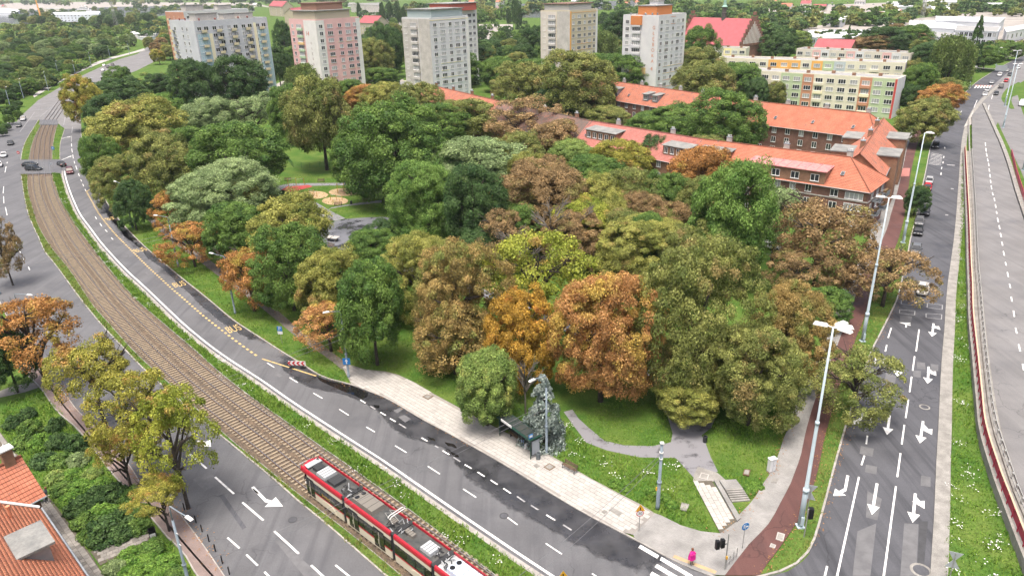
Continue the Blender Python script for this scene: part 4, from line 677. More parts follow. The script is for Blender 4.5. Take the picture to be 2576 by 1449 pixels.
def point_tower(label, Apx, Bpx, Cpx, z, wall, gab, cols, wins, base, rows=11, wl=None, pent=(), loggia=None, gcols=(), a1=-44, a2=46, pc=.4, gabfrac=(.55, 1.0), bands=()):
    """tower with loggia stack on the left flank, a blind gable strip and a windowed front"""
    A, B, C, D = tower_frame(Apx, Bpx, Cpx, z, a1, a2); r = thing('apartment_tower', label, 'building'); body(r, [A, B, C, D], 0, z, wall, m_felt); f = Fac(r, B, C); g = Fac(r, A, B)
    if gab: g.panel(gabfrac[0]*g.L, gabfrac[1]*g.L-.02, 0, z+.02, gab, .06, 'gable_wall')
    for x0, x1, mt in cols: f.panel(x0*f.L, x1*f.L, 0, z-.02, mt, .04)
    for x0, x1, k0, k1, mt in bands:                       # coloured infill under windows
        f.panel(x0*f.L, x1*f.L, z-2.6-k1*SH-.7, z-2.6-k0*SH-.85, mt, .07)
    for k in range(rows):
        zc = z-2.4-k*SH
        for fx, w, n in wins: o = f.win(fx*f.L, zc, w, 1.5, n, pc); o.location.x += f.n.x*.05; o.location.y += f.n.y*.05
        for fx, w, n in gcols: o = g.win(fx*g.L, zc, w, 1.5, n, pc)
        if loggia:
            x0, x1, mts = loggia; mt = mts[k % len(mts)]; g.panel(x0*g.L, x1*g.L, zc-1.75, zc-.75, mt, .7, 'loggia_front'); o = g.win((x0+x1)/2*g.L, zc+.05, (x1-x0)*g.L-.3, 1.5, 4, .6); o.location.x += g.n.x*.45; o.location.y += g.n.y*.45
    if base: f.panel(0, f.L, 0, 2.4, base, .09)
    rooftop(r, A, B, C, D, z+.02, pent); return r, f, g, (A, B, C, D, z)
r, f, g, q = point_tower('pink eleven storey tower with the number 14 on its white gable', 726, (793, 53), 904, 34.5, m_pink, m_wht, ((.0, .18, m_wht), (.9, .999, m_wht)), ((.1, 1.7, 2), (.3, 2.6, 3), (.52, 1.7, 2), (.71, 2.6, 3), (.87, 1.7, 2)), m_dred, loggia=(.3, .5, (m_mint, m_mint, m_ochre, m_mint, m_mint)), gcols=((.12, 1.5, 2),), pent=((.45, .5, 17, 17, 3.4, M('pent_cream', (.5, .45, .33), rough=.9), m_felt, 1.4), (.55, .62, 13, 12, 6.2, M('pent_salmon', (.42, .24, .17), rough=.9), m_bitum, 1.6)),
    bands=((.22, .38, 3, 3, m_ochre), (.22, .38, 4, 4, m_ochre), (.63, .8, 2, 2, m_ochre), (.63, .8, 6, 6, m_ochre), (.22, .38, 7, 7, m_ochre), (.45, .58, 0, 0, m_dred), (.45, .58, 3, 3, m_dred), (.45, .58, 4, 4, m_dred), (.45, .58, 2, 2, m_mint), (.22, .38, 1, 1, m_lil), (.63, .8, 4, 4, m_lil), (.22, .38, 8, 8, m_ochre)))
g.text('14', .66*g.L, 29.2, 2.6, m_let, vertical=False); g.text('GŁĘBOKA', .76*g.L, 25.5, 1.3, M('lettering_grey', (.33, .25, .23), rough=.8), step=2.1)
r, f, g, q = point_tower('grey and yellow eleven storey tower with a blind concrete gable and teal penthouse', 1010, (1080, 49), 1178, 34.5, m_lil, m_gry2, ((.93, .999, m_wht),), ((.12, 1.7, 2), (.31, 2.6, 3), (.51, 1.6, 2), (.69, 2.4, 3), (.86, 1.7, 2)), m_teal, loggia=(.33, .56, (m_gry2,)), gcols=((.12, 1.7, 2),), gabfrac=(.6, 1.0), pent=((.5, .5, 17, 15, 3.2, m_teal, m_felt, 1.2),), bands=((.0, .99, -1, -1, m_yel2), (.23, .8, 5, 5, m_yel2), (.23, .8, 7, 7, m_yel2), (.23, .42, 6, 6, m_yel2), (.23, .8, 8, 8, m_teal), (.6, .8, 3, 3, m_yel2)))
g.panel(0, .58*g.L, 0, 34.4, m_gry2, .04)
r, f, g, q = point_tower('pale green eleven storey tower with red penthouse behind the grey and yellow one', 1080, (1120, 30), 1199, 35, m_wht, m_wht, (), ((.6, 1.7, 2), (.75, 2.4, 3), (.9, 1.7, 2)), m_mint, pent=((.5, .5, 17, 15, 3.2, m_dred, m_felt2, 1.4),), bands=())
r, f, g, q = point_tower('beige eleven storey tower with orange cornice and grey loggia stack', 1360, (1434, 30), 1504, 34, M('panel_sand', (.56, .5, .36), rough=.9), m_gry2, ((0, .05, m_org), (.93, .999, m_wht)), ((.12, 1.6, 2), (.32, 2.6, 3), (.52, 1.6, 2), (.7, 2.4, 3), (.87, 1.6, 2)), None, loggia=(.28, .53, (m_gry2,)), gcols=((.13, 1.7, 2),), gabfrac=(.57, 1.0), pent=((.45, .5, 17, 15, 3.0, M('pent_white', (.55, .53, .48), rough=.9), m_bitum, 1.4),), bands=((.0, .99, -1, -1, m_org), (.24, .8, 4, 4, m_org), (.24, .8, 3, 3, m_lil), (.24, .8, 5, 5, m_org)))
g.panel(0, .55*g.L, 0, 33.9, m_beige, .04)
r, f, g, q = point_tower('pale grey eleven storey tower with orange panels and vertical street lettering', 1568, (1658, 42), 1727, 33, m_lil, m_lil, ((.94, .999, m_wht),), ((.1, 1.6, 2), (.31, 2.6, 3), (.52, 1.5, 2), (.71, 2.4, 3), (.88, 1.6, 2)), m_oran2, loggia=(.28, .52, (m_lil,)), gcols=((.13, 1.8, 3),), gabfrac=(.55, 1.0), pent=((.5, .5, 12, 9, 3.6, m_oran2, m_felt2, .5), (.7, .62, 5, 4, 5.2, m_lil, m_felt2, .5)), bands=((.44, .6, -1, -1, m_oran2), (.44, .6, 0, 0, m_oran2), (.24, .96, 6, 6, m_ochre), (.24, .96, 7, 7, m_ochre), (.24, .96, 8, 8, m_oran2), (.24, .96, 9, 9, m_oran2)))
g.text('GŁĘBOKA', .88*g.L, 28.5, 1.9, M('lettering_orange', (.55, .22, .1), rough=.7), step=2.2); g.text('4', .87*g.L, 12.2, 2.4, MATS['lettering_orange']); g.panel(.25*g.L, .55*g.L, 29.5, 33.02, m_oran2, .75); g.panel(.25*g.L, .7*g.L, 10, 12.5, m_ochre, .78); vents(r, q[0], q[1], q[2], 33, 12, m_zinc)
# ---- old school-like buildings with crimson roofs behind the pink tower
m_crim = M('roof_crimson', (.37, .1, .11), (.32, .085, .095), scale=.5, rough=.7); m_stone = M('old_render', (.48, .42, .31), (.4, .35, .26), scale=.4, rough=.9)
def courses(mb, rows, uvs, lift=.05):
    """rows: list of (left point, right point) from eave to ridge; overlapping tile courses"""
    for (a, b), (c, d) in zip(rows[:-1], rows[1:]):
        a, b, c, d = [Vector(v) for v in (a, b, c, d)]; up = Vector((0, 0, lift)); o = len(mb.v); mb.add([a+up, b+up, d, c, a, b], [(0, 1, 2, 3), (4, 5, 1, 0)]); L = (b-a).length; k = len(uvs)//4
        x0 = (c-a).dot((b-a).normalized()) if L > .01 else 0; L2 = (d-c).length
        uvs += [(0, k), (L, k), (x0+L2, k+1), (x0, k+1), (0, k), (L, k), (L, k+.02), (0, k+.02)]
def pitched(root, L, hw, ze, zr, hipA=0., hipB=0., mt=None, ov=.45, step=.36, name='roof', y0=0.):
    """tile roof in the house frame: ridge along x from 0 to L"""
    mb = MB(); uv = []; run = math.hypot(hw+ov, zr-ze); n = max(3, int(run/step)); drop = ov*(zr-ze)/hw
    def P(t, x, sy): return (x, y0+sy*(hw+ov)*(1-t), ze-drop+(zr-ze+drop)*t)
    for sy in (-1, 1):
        rows = []
        for k in range(n+1):
            t = k/n; xa = -ov+(hipA+ov)*t if hipA else -ov; xb = L+ov-(hipB+ov)*t if hipB else L+ov; p, q = P(t, xa, sy), P(t, xb, sy); rows.append((p, q) if sy < 0 else (q, p))
        courses(mb, rows, uv)
    for hip, x, sx in ((hipA, 0, -1), (hipB, L, 1)):
        if not hip: continue
        rows = []
        for k in range(n+1):
            t = k/n; xx = x+sx*ov-sx*(hip+ov)*t; y = (hw+ov)*(1-t); p, q = (xx, y0+y, ze-drop+(zr-ze+drop)*t), (xx, y0-y, ze-drop+(zr-ze+drop)*t); rows.append((p, q) if sx < 0 else (q, p))
        courses(mb, rows, uv)
    me = mb.mesh(name, mt); ul = me.uv_layers.new(name='UVMap'); ul.data.foreach_set('uv', np.array(uv, dtype=np.float32).ravel()) if len(ul.data) == len(uv) else None
    rf = ob(name, me, root); mb = MB(); x0, x1 = (hipA if hipA else -ov), (L-hipB if hipB else L+ov); mb.tube([(x0, y0, zr+.05), (x1, y0, zr+.05)], .14, 6)
    for hip, x, sx in ((hipA, 0, -1), (hipB, L, 1)):
        if hip:
            for sy in (-1, 1): mb.tube([(x+sx*ov, y0+sy*(hw+ov), ze-drop+.05), (x-sx*hip, y0, zr+.05)], .13, 6)
    ob('ridge_tiles', mb.mesh('ridge_tiles', mt), rf)
    gt = MB()
    for sy in (-1, 1): gt.tube([(-ov, y0+sy*(hw+ov+.06), ze-drop), (L+ov, y0+sy*(hw+ov+.06), ze-drop)], .08, 6)
    ob('gutter', gt.mesh('gutter', m_zinc), root); return rf
def house(label, P1, P2, hw, ze, zr, roof_m, wall_m, hipA=0., hipB=0., cat='house', name='house', y0=0.):
    P1, P2 = Vector(P1), Vector(P2); d = P2-P1; L = d.length; r = thing(name, label, cat, (P1.x, P1.y, 0), math.atan2(d.y, d.x)); mb = MB(); mb.prism([(0, y0-hw), (L, y0-hw), (L, y0+hw), (0, y0+hw)], 0, ze)
    for x, hip in ((0, hipA), (L, hipB)):
        if not hip: mb.add([(x, y0-hw, ze), (x, y0+hw, ze), (x, y0, zr-.1)], [(0, 1, 2) if x else (1, 0, 2)])
    ob('wall', mb.mesh('wall', wall_m), r); pitched(r, L, hw, ze, zr, hipA, hipB, roof_m, y0=y0); return r, L
def hwin(r, x, y, z, w=1.2, h=1.5, n=2, rz=0., pc=.3): fm, gm = win_mesh(w, h, n); o = ob('window', fm, r, (x, y, z), rz); ob('pane', gm[1 if random.random() < pc else 0], o)
def chimney(r, x, y, z, h=1.6, w=1.1, d=.6, mt=None):
    mb = MB(); mb.box((0, 0, h/2-.6), (w, d, h+1.2)); mb.box((0, 0, h+.05), (w+.12, d+.12, .12), 1)
    for k in (-.3, .0, .3): mb.lathe([(.07, 0), (.07, .35), (.12, .38), (.12, .45)], (k*w, 0, h+.1), 6, 2)
    mb.box((0, -.5, -.28), (w+.3, .7, .04), 1); ob('chimney', mb.mesh('chimney', [mt or m_plaster, m_zinc, m_frame]), r, (x, y, z))
def skylight(r, x, y, z, sl): mb = MB(); mb.box((0, 0, 0), (.7, .95, .1)); mb.box((0, 0, .06), (.55, .78, .02), 1); o = ob('skylight', mb.mesh('skylight', [m_zinc, m_glass]), r, (x, y, z)); o.rotation_euler = (sl, 0, 0)
def dormer(r, x, ys, zb, w, dp, h, wm, rm, nwin=2, ww=1.1, sy=-1):
    """flat-roofed dormer standing on the slope towards -y (sy=-1)"""
    mb = MB(); mb.prism([(x-w/2, ys), (x+w/2, ys), (x+w/2, ys-sy*dp), (x-w/2, ys-sy*dp)], zb, zb+h, 0); o = ob('dormer', mb.mesh('dormer', wm), r); mb = MB(); mb.add([(x-w/2-.3, ys+sy*.35, zb+h), (x+w/2+.3, ys+sy*.35, zb+h), (x+w/2+.3, ys-sy*(dp+.2), zb+h+.5), (x-w/2-.3, ys-sy*(dp+.2), zb+h+.5), (x-w/2-.3, ys+sy*.35, zb+h+.15), (x+w/2+.3, ys+sy*.35, zb+h+.15), (x+w/2+.3, ys-sy*(dp+.2), zb+h+.65), (x-w/2-.3, ys-sy*(dp+.2), zb+h+.65)], [(3, 2, 1, 0), (4, 5, 6, 7), (0, 1, 5, 4), (1, 2, 6, 5), (2, 3, 7, 6), (3, 0, 4, 7)]); ob('dormer_roof', mb.mesh('dormer_roof', rm), o)
    for k in range(nwin): fm, gm = win_mesh(ww, min(1.4, h-.35), 2); q = ob('window', fm, o, (x-w/2+w*(k+.5)/nwin, ys, zb+h*.52), math.pi if sy < 0 else 0.); ob('pane', gm[0], q)
# long front row (faces the park): two joined houses following the street
Pr = [G(1072, 212, 13.5), G(1260, 256, 13.5), G(1488, 305, 13.5), G(1763, 350, 13.5), G(2147, 397, 13.5)]
u_last = (Pr[4]-Pr[3]).normalized(); Pend = Pr[4]+u_last*5.5
rows_ = []
for k, (a, b, mt, lb, hA, hB) in enumerate(((Pr[0], Pr[1], m_tilew, 'far brick terrace end with orange and slate patched roof beside the grey tower trees', 5., 0.), (Pr[1], Pr[2], m_tileold, 'brick terrace with moss-dark weathered tiles behind the park trees', 0., 0.), (Pr[2], Pr[3], m_tile2, 'brick terrace with pinkish red roof and wide grey dormer', 0., 0.), (Pr[3], Pend, m_tile, 'corner brick terrace with bright orange hipped roof by the side road', 0., 6.))):
    r, L = house(lb, a, b, 6.2, 8.9, 13.5, mt, m_brick2 if k < 3 else m_brick, hA, hB, 'terrace', 'brick_terrace'); rows_.append((r, L)); n = max(1, int(L/12))
    for i in range(n): chimney(r, L*(i+.5)/n, .9, 12.9, mt=m_plaster if k > 1 else m_brick2)
    for i in range(int(L/3.2)):
        x = 1.8+i*3.2
        if k == 3 and x > L-9: continue
        for z in (2.2, 5., 7.7): hwin(r, x, -6.2, z, 1.25, 1.5, 2, math.pi)
r, L = rows_[2]; dormer(r, 7.5, -4.6, 9.9, 10, 4.2, 2.4, m_brick2, m_felt, 5, 1.2); dormer(r, 31, -5.0, 9.8, 7, 4, 2.1, m_brick2, m_felt, 4, 1.0); skylight(r, 2.2, -4.2, 10.9, .62)
r, L = rows_[3]; dormer(r, 5.5, -5., 9.8, 7, 4, 2.2, m_brick2, m_felt, 4, 1.0); skylight(r, L-6, -3.8, 11.0, .62)
mroof = M('metal_pinkred', (.42, .14, .15), (.5, .24, .21), scale=1.3, rough=.6)
dormer(r, L-16.5, -6.35, 8.6, 16, 4.5, 2.7, m_brick2, mroof, 4, 1.7)
for k in range(9): mb = MB(); mb.box((0, 0, 0), (.06, 4.9, .08)); o = ob('roof_seam', mb.mesh('roof_seam', mroof), r, (L-24.5+k*2, -4.4, 11.72)); o.rotation_euler = (.105, 0, 0)
for z in (2., 5.2, 7.4):          # bay windows on the corner
    hwin(r, L-2.6, -6.22, z, 3.4, 1.35, 4, math.pi, .8)
for z in (2.2, 5.0, 7.5): hwin(r, L-6.4, -6.22, z, 1.5, 1.4, 2, math.pi)
for z in (2.2, 5.0, 7.5):
    for y in (-3.5, 0, 3.5): hwin(r, L+.02, y, z, 1.3, 1.4, 2, -math.pi/2)
mb = MB()
for z in (3.7, 6.5): mb.box((L/2, -6.25, z), (L+.1, .12, .22)); mb.box((L+.06, 0, z), (.1, 12.3, .22))
ob('string_course', mb.mesh('string_course', m_plaster), r)
for y in (-2, 3):
    for z in (3.3, 6.1): mb = MB(); mb.box((.7, 0, 0), (1.4, 2.6, .15)); mb.box((1.38, 0, .5), (.05, 2.6, .9)); mb.box((.9, 0, 1.0), (.5, 2.3, .3), 1); ob('balcony', mb.mesh('balcony', [m_zinc, M('balcony_plants', (.2, .07, .05), (.06, .1, .03), scale=4)]), r, (L, y, z))
# second row
Q = [G(1392, 184, 13.5), G(1519, 201, 13.5), G(1733, 232, 13.5), G(1932, 259, 13.5), G(2197, 287, 13.5)]
u2_ = (Q[4]-Q[3]).normalized()
for k, (a, b, mt, lb, hA, hB) in enumerate(((Q[0], Q[2], m_tilew, 'second brick terrace with orange roof and grey zinc dormers between courtyard trees', 6., 0.), (Q[2], Q[3], m_tilew, 'middle part of the second terrace mostly hidden by courtyard trees', 0., 0.), (Q[3], Q[4]+u2_*4, m_tile, 'dark brick terrace with orange roof in front of the green panel block', 0., 5.))):
    r, L = house(lb, a, b, 6., 8.6, 13.5, mt, m_brick, hA, hB, 'terrace', 'brick_terrace'); n = max(1, int(L/9))
    for i in range(n): chimney(r, L*(i+.5)/n, .9, 12.9)
    for i in range(int(L/4)):
        for z in (2., 4.7, 7.3): hwin(r, 2+i*4., -6., z, 1.35, 1.6, 2, math.pi)
    for i in range(int(L/11)): skylight(r, 5+i*11, -4.2, 10.4, .66)
    if k == 0:
        for x in (L*.52, L*.58, L*.8, L*.86): dormer(r, x, -5.0, 9.6, 2.3 if x > L*.7 else 3.4, 3.6, 2.1, m_zinc, m_felt, 1, 1.3)
# connecting wing beside the road: brick boxes with felt roofs
A1 = Pend-u_last*5; B1 = Q[4]+u2_*3; r, L = house('cross wing joining the two terraces with patched orange roof', A1.lerp(B1, .12), A1.lerp(B1, .94), 5., 9., 13.2, m_tilew, m_brick2, 0, 0, 'terrace', 'brick_terrace')
for x, y, l, w, h in ((L*.3, -4.2, 8, 5, 11), (L*.75, -4.2, 8, 5, 11), (L*.3, 4.4, 7, 5, 11), (L*.72, 4.4, 8, 5, 10.6)): mb = MB(); mb.prism([(x-l/2, y-w/2), (x+l/2, y-w/2), (x+l/2, y+w/2), (x-l/2, y+w/2)], 0, h, 0, 0); mb.prism([(x-l/2-.3, y-w/2-.3), (x+l/2+.3, y-w/2-.3), (x+l/2+.3, y+w/2+.3), (x-l/2-.3, y+w/2+.3)], h, h+.25, 1); ob('stair_tower', mb.mesh('stair_tower', [m_brick2, m_felt]), r)
for x in (L*.2, L*.5, L*.8): chimney(r, x, .6, 12.6, 1.5, 1.6, .9, m_brick2)
# ---- five-storey panel blocks
def panel_block(label, Lpx, Rpx, z, depth, bays, colour, rows, mt, roofm=None, gable=None):
    P, Qq = G(*Lpx, z), G(*Rpx, z); r = thing('panel_block', label, 'building'); u = (Qq-P).normalized(); n = Vector((-u.y, u.x)); pts = [P, Qq, Qq+n*depth, P+n*depth]; body(r, pts, 0, z, mt, roofm or m_felt2, .25)
    f = Fac(r, P, Qq); bw = f.L/bays
    for b in range(bays):
        c = colour(b)
        if c: f.panel(b*bw+.01, (b+1)*bw-.01, 0.3, z-.05, c, .05)
        for k in range(rows):
            zc = z-1.9-k*2.95; o = f.win((b+.5)*bw, zc, min(2.6, bw*.7), 1.55, 3, .55); o.location.x += f.n.x*.06; o.location.y += f.n.y*.06
            if b % 4 == 2: f.panel((b+.1)*bw, (b+.9)*bw, zc-1.85, zc-.85, m_cream if k % 2 else (c or mt), .6, 'balcony')
    g = Fac(r, Qq, Qq+n*depth)
    if gable: g.panel(0, g.L, 0, z+.2, gable, .07)
    me = MB().box((0, 0, .5), (1.2, .7, 1.0)).mesh('chimney', m_brick2)
    for k in range(bays//2): p = P+u*(k+.6)*bw*2+n*depth*random.choice((.3, .6)); ob('chimney', me, r, (p.x, p.y, z), math.atan2(u.y, u.x))
    return r, f
ALB = 1.2
m_pg = M('panel_lightgreen', (.36, .43, .27), rough=.9); m_bro = M('panel_clay', (.42, .21, .13), rough=.9); m_pcream = M('panel_palecream', (.56, .53, .42), (.5, .47, .37), scale=.3, rough=.9)
ALB = 1.0
cb1 = {16: m_pg, 15: m_pg, 14: m_bro, 13: m_pcream, 12: m_pcream, 11: m_pcream, 10: m_pcream, 9: m_bro, 8: m_pg, 7: m_pg}
r, f = panel_block('long four storey panel block in pale green and clay, nearest of the three', (1790, 173), (2259, 200), 13.5, 10.5, 17, lambda b: cb1.get(b, m_pcream), 4, m_pcream, None, m_lil); f.panel(f.L-.7, f.L, 0, 13.4, M('panel_brightred', (.5, .08, .07)), .1)
cb2 = {5: m_org, 6: m_org, 7: m_org, 8: m_pcream, 9: m_org, 10: m_pg, 11: M('panel_iceblue', (.45, .5, .52))}
panel_block('long panel block with orange and cream bands behind the green one', (1805, 147), (2279, 160), 13.5, 10.5, 17, lambda b: cb2.get(b, m_pcream), 4, m_pcream, m_felt2, M('panel_mauve', (.33, .27, .33)))
panel_block('beige panel block with metal chimneys in front of a crimson roof', (2004, 124), (2292, 136), 13.5, 10.5, 13, lambda b: (m_beige, m_beige, m_pink, m_lil)[b % 4], 3, m_beige, m_felt)
panel_block('short cream panel block in front of the church', (1768, 121), (1877, 123), 12., 10., 6, lambda b: m_yel2 if b % 3 == 0 else None, 3, m_pcream, m_felt)
# ---- bottom-left house with clay pantiles
hp = [G(96, 1278, 6.2), G(230, 1476, 6.2)]
d = (hp[1]-hp[0]).normalized(); nrm = Vector((-d.y, d.x)); nrm = nrm if nrm.x < 0 else -nrm     # away from the street
rh = thing('house', 'brick house with orange pantile roof and felt dormer at the lower left edge', 'house', (hp[0].x, hp[0].y, 0), math.atan2(d.y, d.x)); sgn = 1 if Vector((-d.y, d.x)).x < 0 else -1
LH = 16.; hwH = 5.5; mb = MB(); mb.prism([(.4, sgn*.5), (LH, sgn*.5), (LH, sgn*(2*hwH)), (.4, sgn*(2*hwH))], 0, 6.2); mb.add([(.4, sgn*.5, 6.2), (.4, sgn*2*hwH, 6.2), (.4, sgn*hwH, 10.6)], [(0, 1, 2), (2, 1, 0)]); ob('wall', mb.mesh('wall', m_brick), rh)
m_pan = M('pantile_orange', (.58, .23, .13), (.5, .19, .11), scale=.8, rough=.75, fine=.18, fscale=5); m_panb = M('pantile_shade', (.5, .19, .11), rough=.8)
slope = math.atan2(4.6, hwH+.0); rf = MB(); rf.add([(0, 0, 6.1), (LH, 0, 6.1), (LH, sgn*hwH, 10.75), (0, sgn*hwH, 10.75), (0, sgn*2*hwH, 6.1), (LH, sgn*2*hwH, 6.1)], [(0, 1, 2, 3) if sgn > 0 else (3, 2, 1, 0), (3, 2, 5, 4) if sgn > 0 else (4, 5, 2, 3)]); roofo = ob('roof', rf.mesh('roof', m_panb), rh)
def pantile(w, l):
    mb = MB(); xs = [-.5, -.3, -.1, .1, .3, .5]; zs = [.02, .05, .06, .045, .02, .02]; o = [(x*w*1.02, 0, z+.035) for x, z in zip(xs, zs)]+[(x*w*1.02, l*1.08, z) for x, z in zip(xs, zs)]+[(x*w*1.02, 0, z-.01) for x, z in zip(xs, zs)]
    return mb.add(o, [(i, i+1, i+7, i+6) for i in range(5)]+[(i+12, i+13, i+1, i) for i in range(5)]).mesh('roof_tile', m_pan, True)
def lay_tiles(parent, root_m, O, ex, ey, W, H, limit, tw=.27, tl=.36, clip=None):
    me = pantile(tw, tl); n = ex.cross(ey); Rm = Matrix((ex, ey, n)).transposed(); L = []
    for j in range(int(H/tl)):
        for i in range(int(W/tw)):
            u, v = (i+.5)*tw, j*tl
            if clip and not clip(u, v): continue
            p = O+ex*u+ey*v; w = root_m @ p; px, py, dd = proj(w.x, w.y, w.z)
            if -40 < px < 2600 and py < 1475: L.append((dd, p))
    L.sort(key=lambda q: q[0]); rest_v = []; cnt = 0; vv = [v.co.copy() for v in me.vertices]; ff = [tuple(p.vertices) for p in me.polygons]; mb = MB()
    for dd, p in L:
        if cnt < limit: o = ob('roof_tile', me, parent); o.matrix_local = Matrix.Translation(p) @ Rm.to_4x4(); cnt += 1
        else: mb.add([p+Rm @ v for v in vv], ff)
    if mb.v: o = tag(mb.build('roof_tiles_beyond', m_pan, parent, True), kind='stuff')
RM = Matrix.Translation((hp[0].x, hp[0].y, 0)) @ Matrix.Rotation(math.atan2(d.y, d.x), 4, 'Z')
sv = Vector((0, sgn*hwH, 4.65)); sl_ = sv.length; ey = sv.normalized(); ex = Vector((1, 0, 0)) if sgn > 0 else Vector((-1, 0, 0))
lay_tiles(roofo, RM, Vector((0 if sgn > 0 else LH, -sgn*.1, 6.06)), ex, ey, LH, sl_, 300)
mb = MB(); mb.tube([(-.1, -sgn*.25, 6.0), (LH, -sgn*.25, 6.0)], .1, 6); ob('gutter', mb.mesh('gutter', m_zinc), rh)
mb = MB(); mb.box((0, sgn*hwH/2, 8.45), (.3, .5, .12)); o = MB(); kv = [(-.12, sgn*(-.1), 6.2), (-.12, sgn*hwH, 10.9)]; o.tube(kv, .14, 6); ob('verge_flashing', o.mesh('verge_flashing', m_frame), rh)
dm = MB(); x0 = 6.6; dm.prism([(x0, sgn*1.2), (x0+3.0, sgn*1.2), (x0+3.0, sgn*4.2), (x0, sgn*4.2)], 6.9, 8.9); do = ob('dormer', dm.mesh('dormer', m_zinc), rh); dm = MB(); dm.prism([(x0-.3, sgn*.8), (x0+3.3, sgn*.8), (x0+3.3, sgn*4.3), (x0-.3, sgn*4.3)], 8.9, 9.1); ob('dormer_roof', dm.mesh('dormer_roof', m_felt), do)
for x, y, h in ((1.2, 2.6, .5), (2.6, 2.2, 1.1)): zz = 6.1+4.65*y/hwH; ob('vent_pipe', MB().lathe([(.12, 0), (.12, h), (.17, h+.05), (.17, h+.2)], n=8).mesh('vent_pipe', m_pan), rh, (x, sgn*y, zz))
# neighbouring small gable with chimney
a, b, c = G(45, 1151, 7.5), G(86, 1241, 5.5), G(-60, 1195, 7.5); r, L = house('small brick annex with orange pantiles and white capped chimney', G(40, 1153, 8.0), G(-60, 1200, 8.0), 2.6, 5.2, 8.0, m_tile, m_brick, 0, 0, 'house', 'house')
mb = MB(); mb.box((0, 0, .2), (.9, .7, 2.4)); mb.box((0, 0, 1.45), (1.2, 1.0, .14), 1); mb.tube([(0, 0, 1.5), (0, 0, 1.9)], .06, 6, 1); ob('chimney', mb.mesh('chimney', [m_brick2, m_frame]), r, (.6, 0, 8.0))
# ---- church
Z1, Z2 = 25., 11.5; c1, c2 = G(1744, 44, Z1), G(1897, 48, Z1); uc = (c2-c1).normalized(); e1 = G(1745, 104, Z2); e2 = G(1879, 110, Z2)
ch = thing('church', 'brick church with vast crimson roof, stepped gable and slim green spire', 'church', (c1.x, c1.y, 0), math.atan2(uc.y, uc.x)); LC = (c2-c1).length; hwC = 11.
mb = MB(); mb.prism([(0, -hwC), (LC, -hwC), (LC, hwC), (0, hwC)], 0, Z2); ob('wall', mb.mesh('wall', brickmat('brick_church', (.27, .13, .09), (.22, .1, .075), (.2, .13, .1))), ch)
mb = MB(); mb.add([(0, -hwC-.5, Z2-.4), (LC, -hwC-.5, Z2-.4), (LC, 0, Z1), (0, 0, Z1), (0, hwC+.5, Z2-.4), (LC, hwC+.5, Z2-.4)], [(0, 1, 2, 3), (3, 2, 5, 4)]); ob('roof', mb.mesh('roof', m_crim), ch)
for x in (-.3, LC+.3):
    mb = MB(); n = 7
    for k in range(n):
        y = hwC*(1-k/n)+.4; mb.box((x, 0, Z2-.5+(k+.5)*(Z1-Z2+1.5)/n), (.8, 2*y, (Z1-Z2+1.5)/n))
    for k in range(n+1):
        for sy in (-1, 1): y = (hwC*(1-k/(n+.5))+.2)*sy; zt = Z2+(k+.6)*(Z1-Z2+1.5)/n; mb.box((x, y, zt), (.9, .7, 1.6), 0)
    g_ = ob('stepped_gable', mb.mesh('stepped_gable', MATS['brick_church']), ch)
    if x > 0:
        for k in range(-7, 8):
            h = (Z1-Z2)*(1-abs(k)/8.5)*.85; mb = MB(); mb.box((x+.43, k*1.25, Z2+.6+h/2), (.08, .5, h)); ob('blind_niche', mb.mesh('blind_niche', m_wht), g_)
for i in range(6): mb = MB(); mb.prism([(x_, z_) for x_, z_ in ((-.7, -2.2), (.7, -2.2), (.7, .6), (.35, 1.3), (0, 1.6), (-.35, 1.3), (-.7, .6))], -.03, .03); o = ob('arched_window', mb.mesh('arched_window', m_glass), ch, (4+i*(LC-8)/5, -hwC-.03, 8.3)); o.rotation_euler = (math.pi/2, 0, 0)
sx_ = LC*.52; spi = MB(); spi.lathe([(1.3, -3), (1.3, 3.2), (1.55, 3.4), (1.2, 3.6), (1.2, 6.2), (1.7, 6.5), (.9, 7.4), (.55, 12), (.1, 19)], (0, 0, 0), 8); spi.m = [1 if (sum(spi.v[i][2] for i in f)/len(f)) > 6.3 else 0 for f in spi.f]; ob('spire', spi.mesh('spire', [M('spire_slate', (.1, .09, .08), rough=.8), M('copper_green', (.25, .42, .34), rough=.7)]), ch, (sx_, 0, Z1-.5))
# ---- generic far buildings from a roof outline
def roofbox(label, px, z, wall, roof, name='warehouse', cat='building', wins=None, gutter=True):
    P = [G(x, y, z) for x, y in px]; r = thing(name, label, cat); mb = MB(); mb.prism([tuple(p) for p in P], 0, z, 0, 1); ob('wall', mb.mesh('wall', [wall, roof]), r)
    if gutter:
        mb = MB(); n = len(P)
        for i in range(n): a, b = P[i], P[(i+1) % n]; m = (a+b)/2; dd = b-a; mb.box((m.x, m.y, z+.1), (dd.length+.3, .35, .5), 0, math.atan2(dd.y, dd.x))
        ob('parapet', mb.mesh('parapet', wall), r)
    if wins:
        for (i, nx, nz, w, h) in wins:
            a, b = P[i], P[(i+1) % len(P)]; A_ = sum(P[k].x*P[(k+1) % len(P)].y-P[(k+1) % len(P)].x*P[k].y for k in range(len(P))); f = Fac(r, a, b) if A_ > 0 else Fac(r, b, a)
            for k in range(nx):
                for j in range(nz): f.win((k+.5)*f.L/nx, z*(j+.55)/nz, min(w, f.L/nx*.8), h, 2, .2)
    return r, P
m_metal = M('cladding_white', (.62, .64, .66), (.56, .58, .6), scale=.1, rough=.6); m_mroof = M('metal_roof_pale', (.5, .51, .52), (.42, .43, .44), scale=.1, rough=.7); m_blue = M('cladding_blue', (.06, .18, .42), rough=.6)
T3 = lambda *p: TL(3, 0, *p)
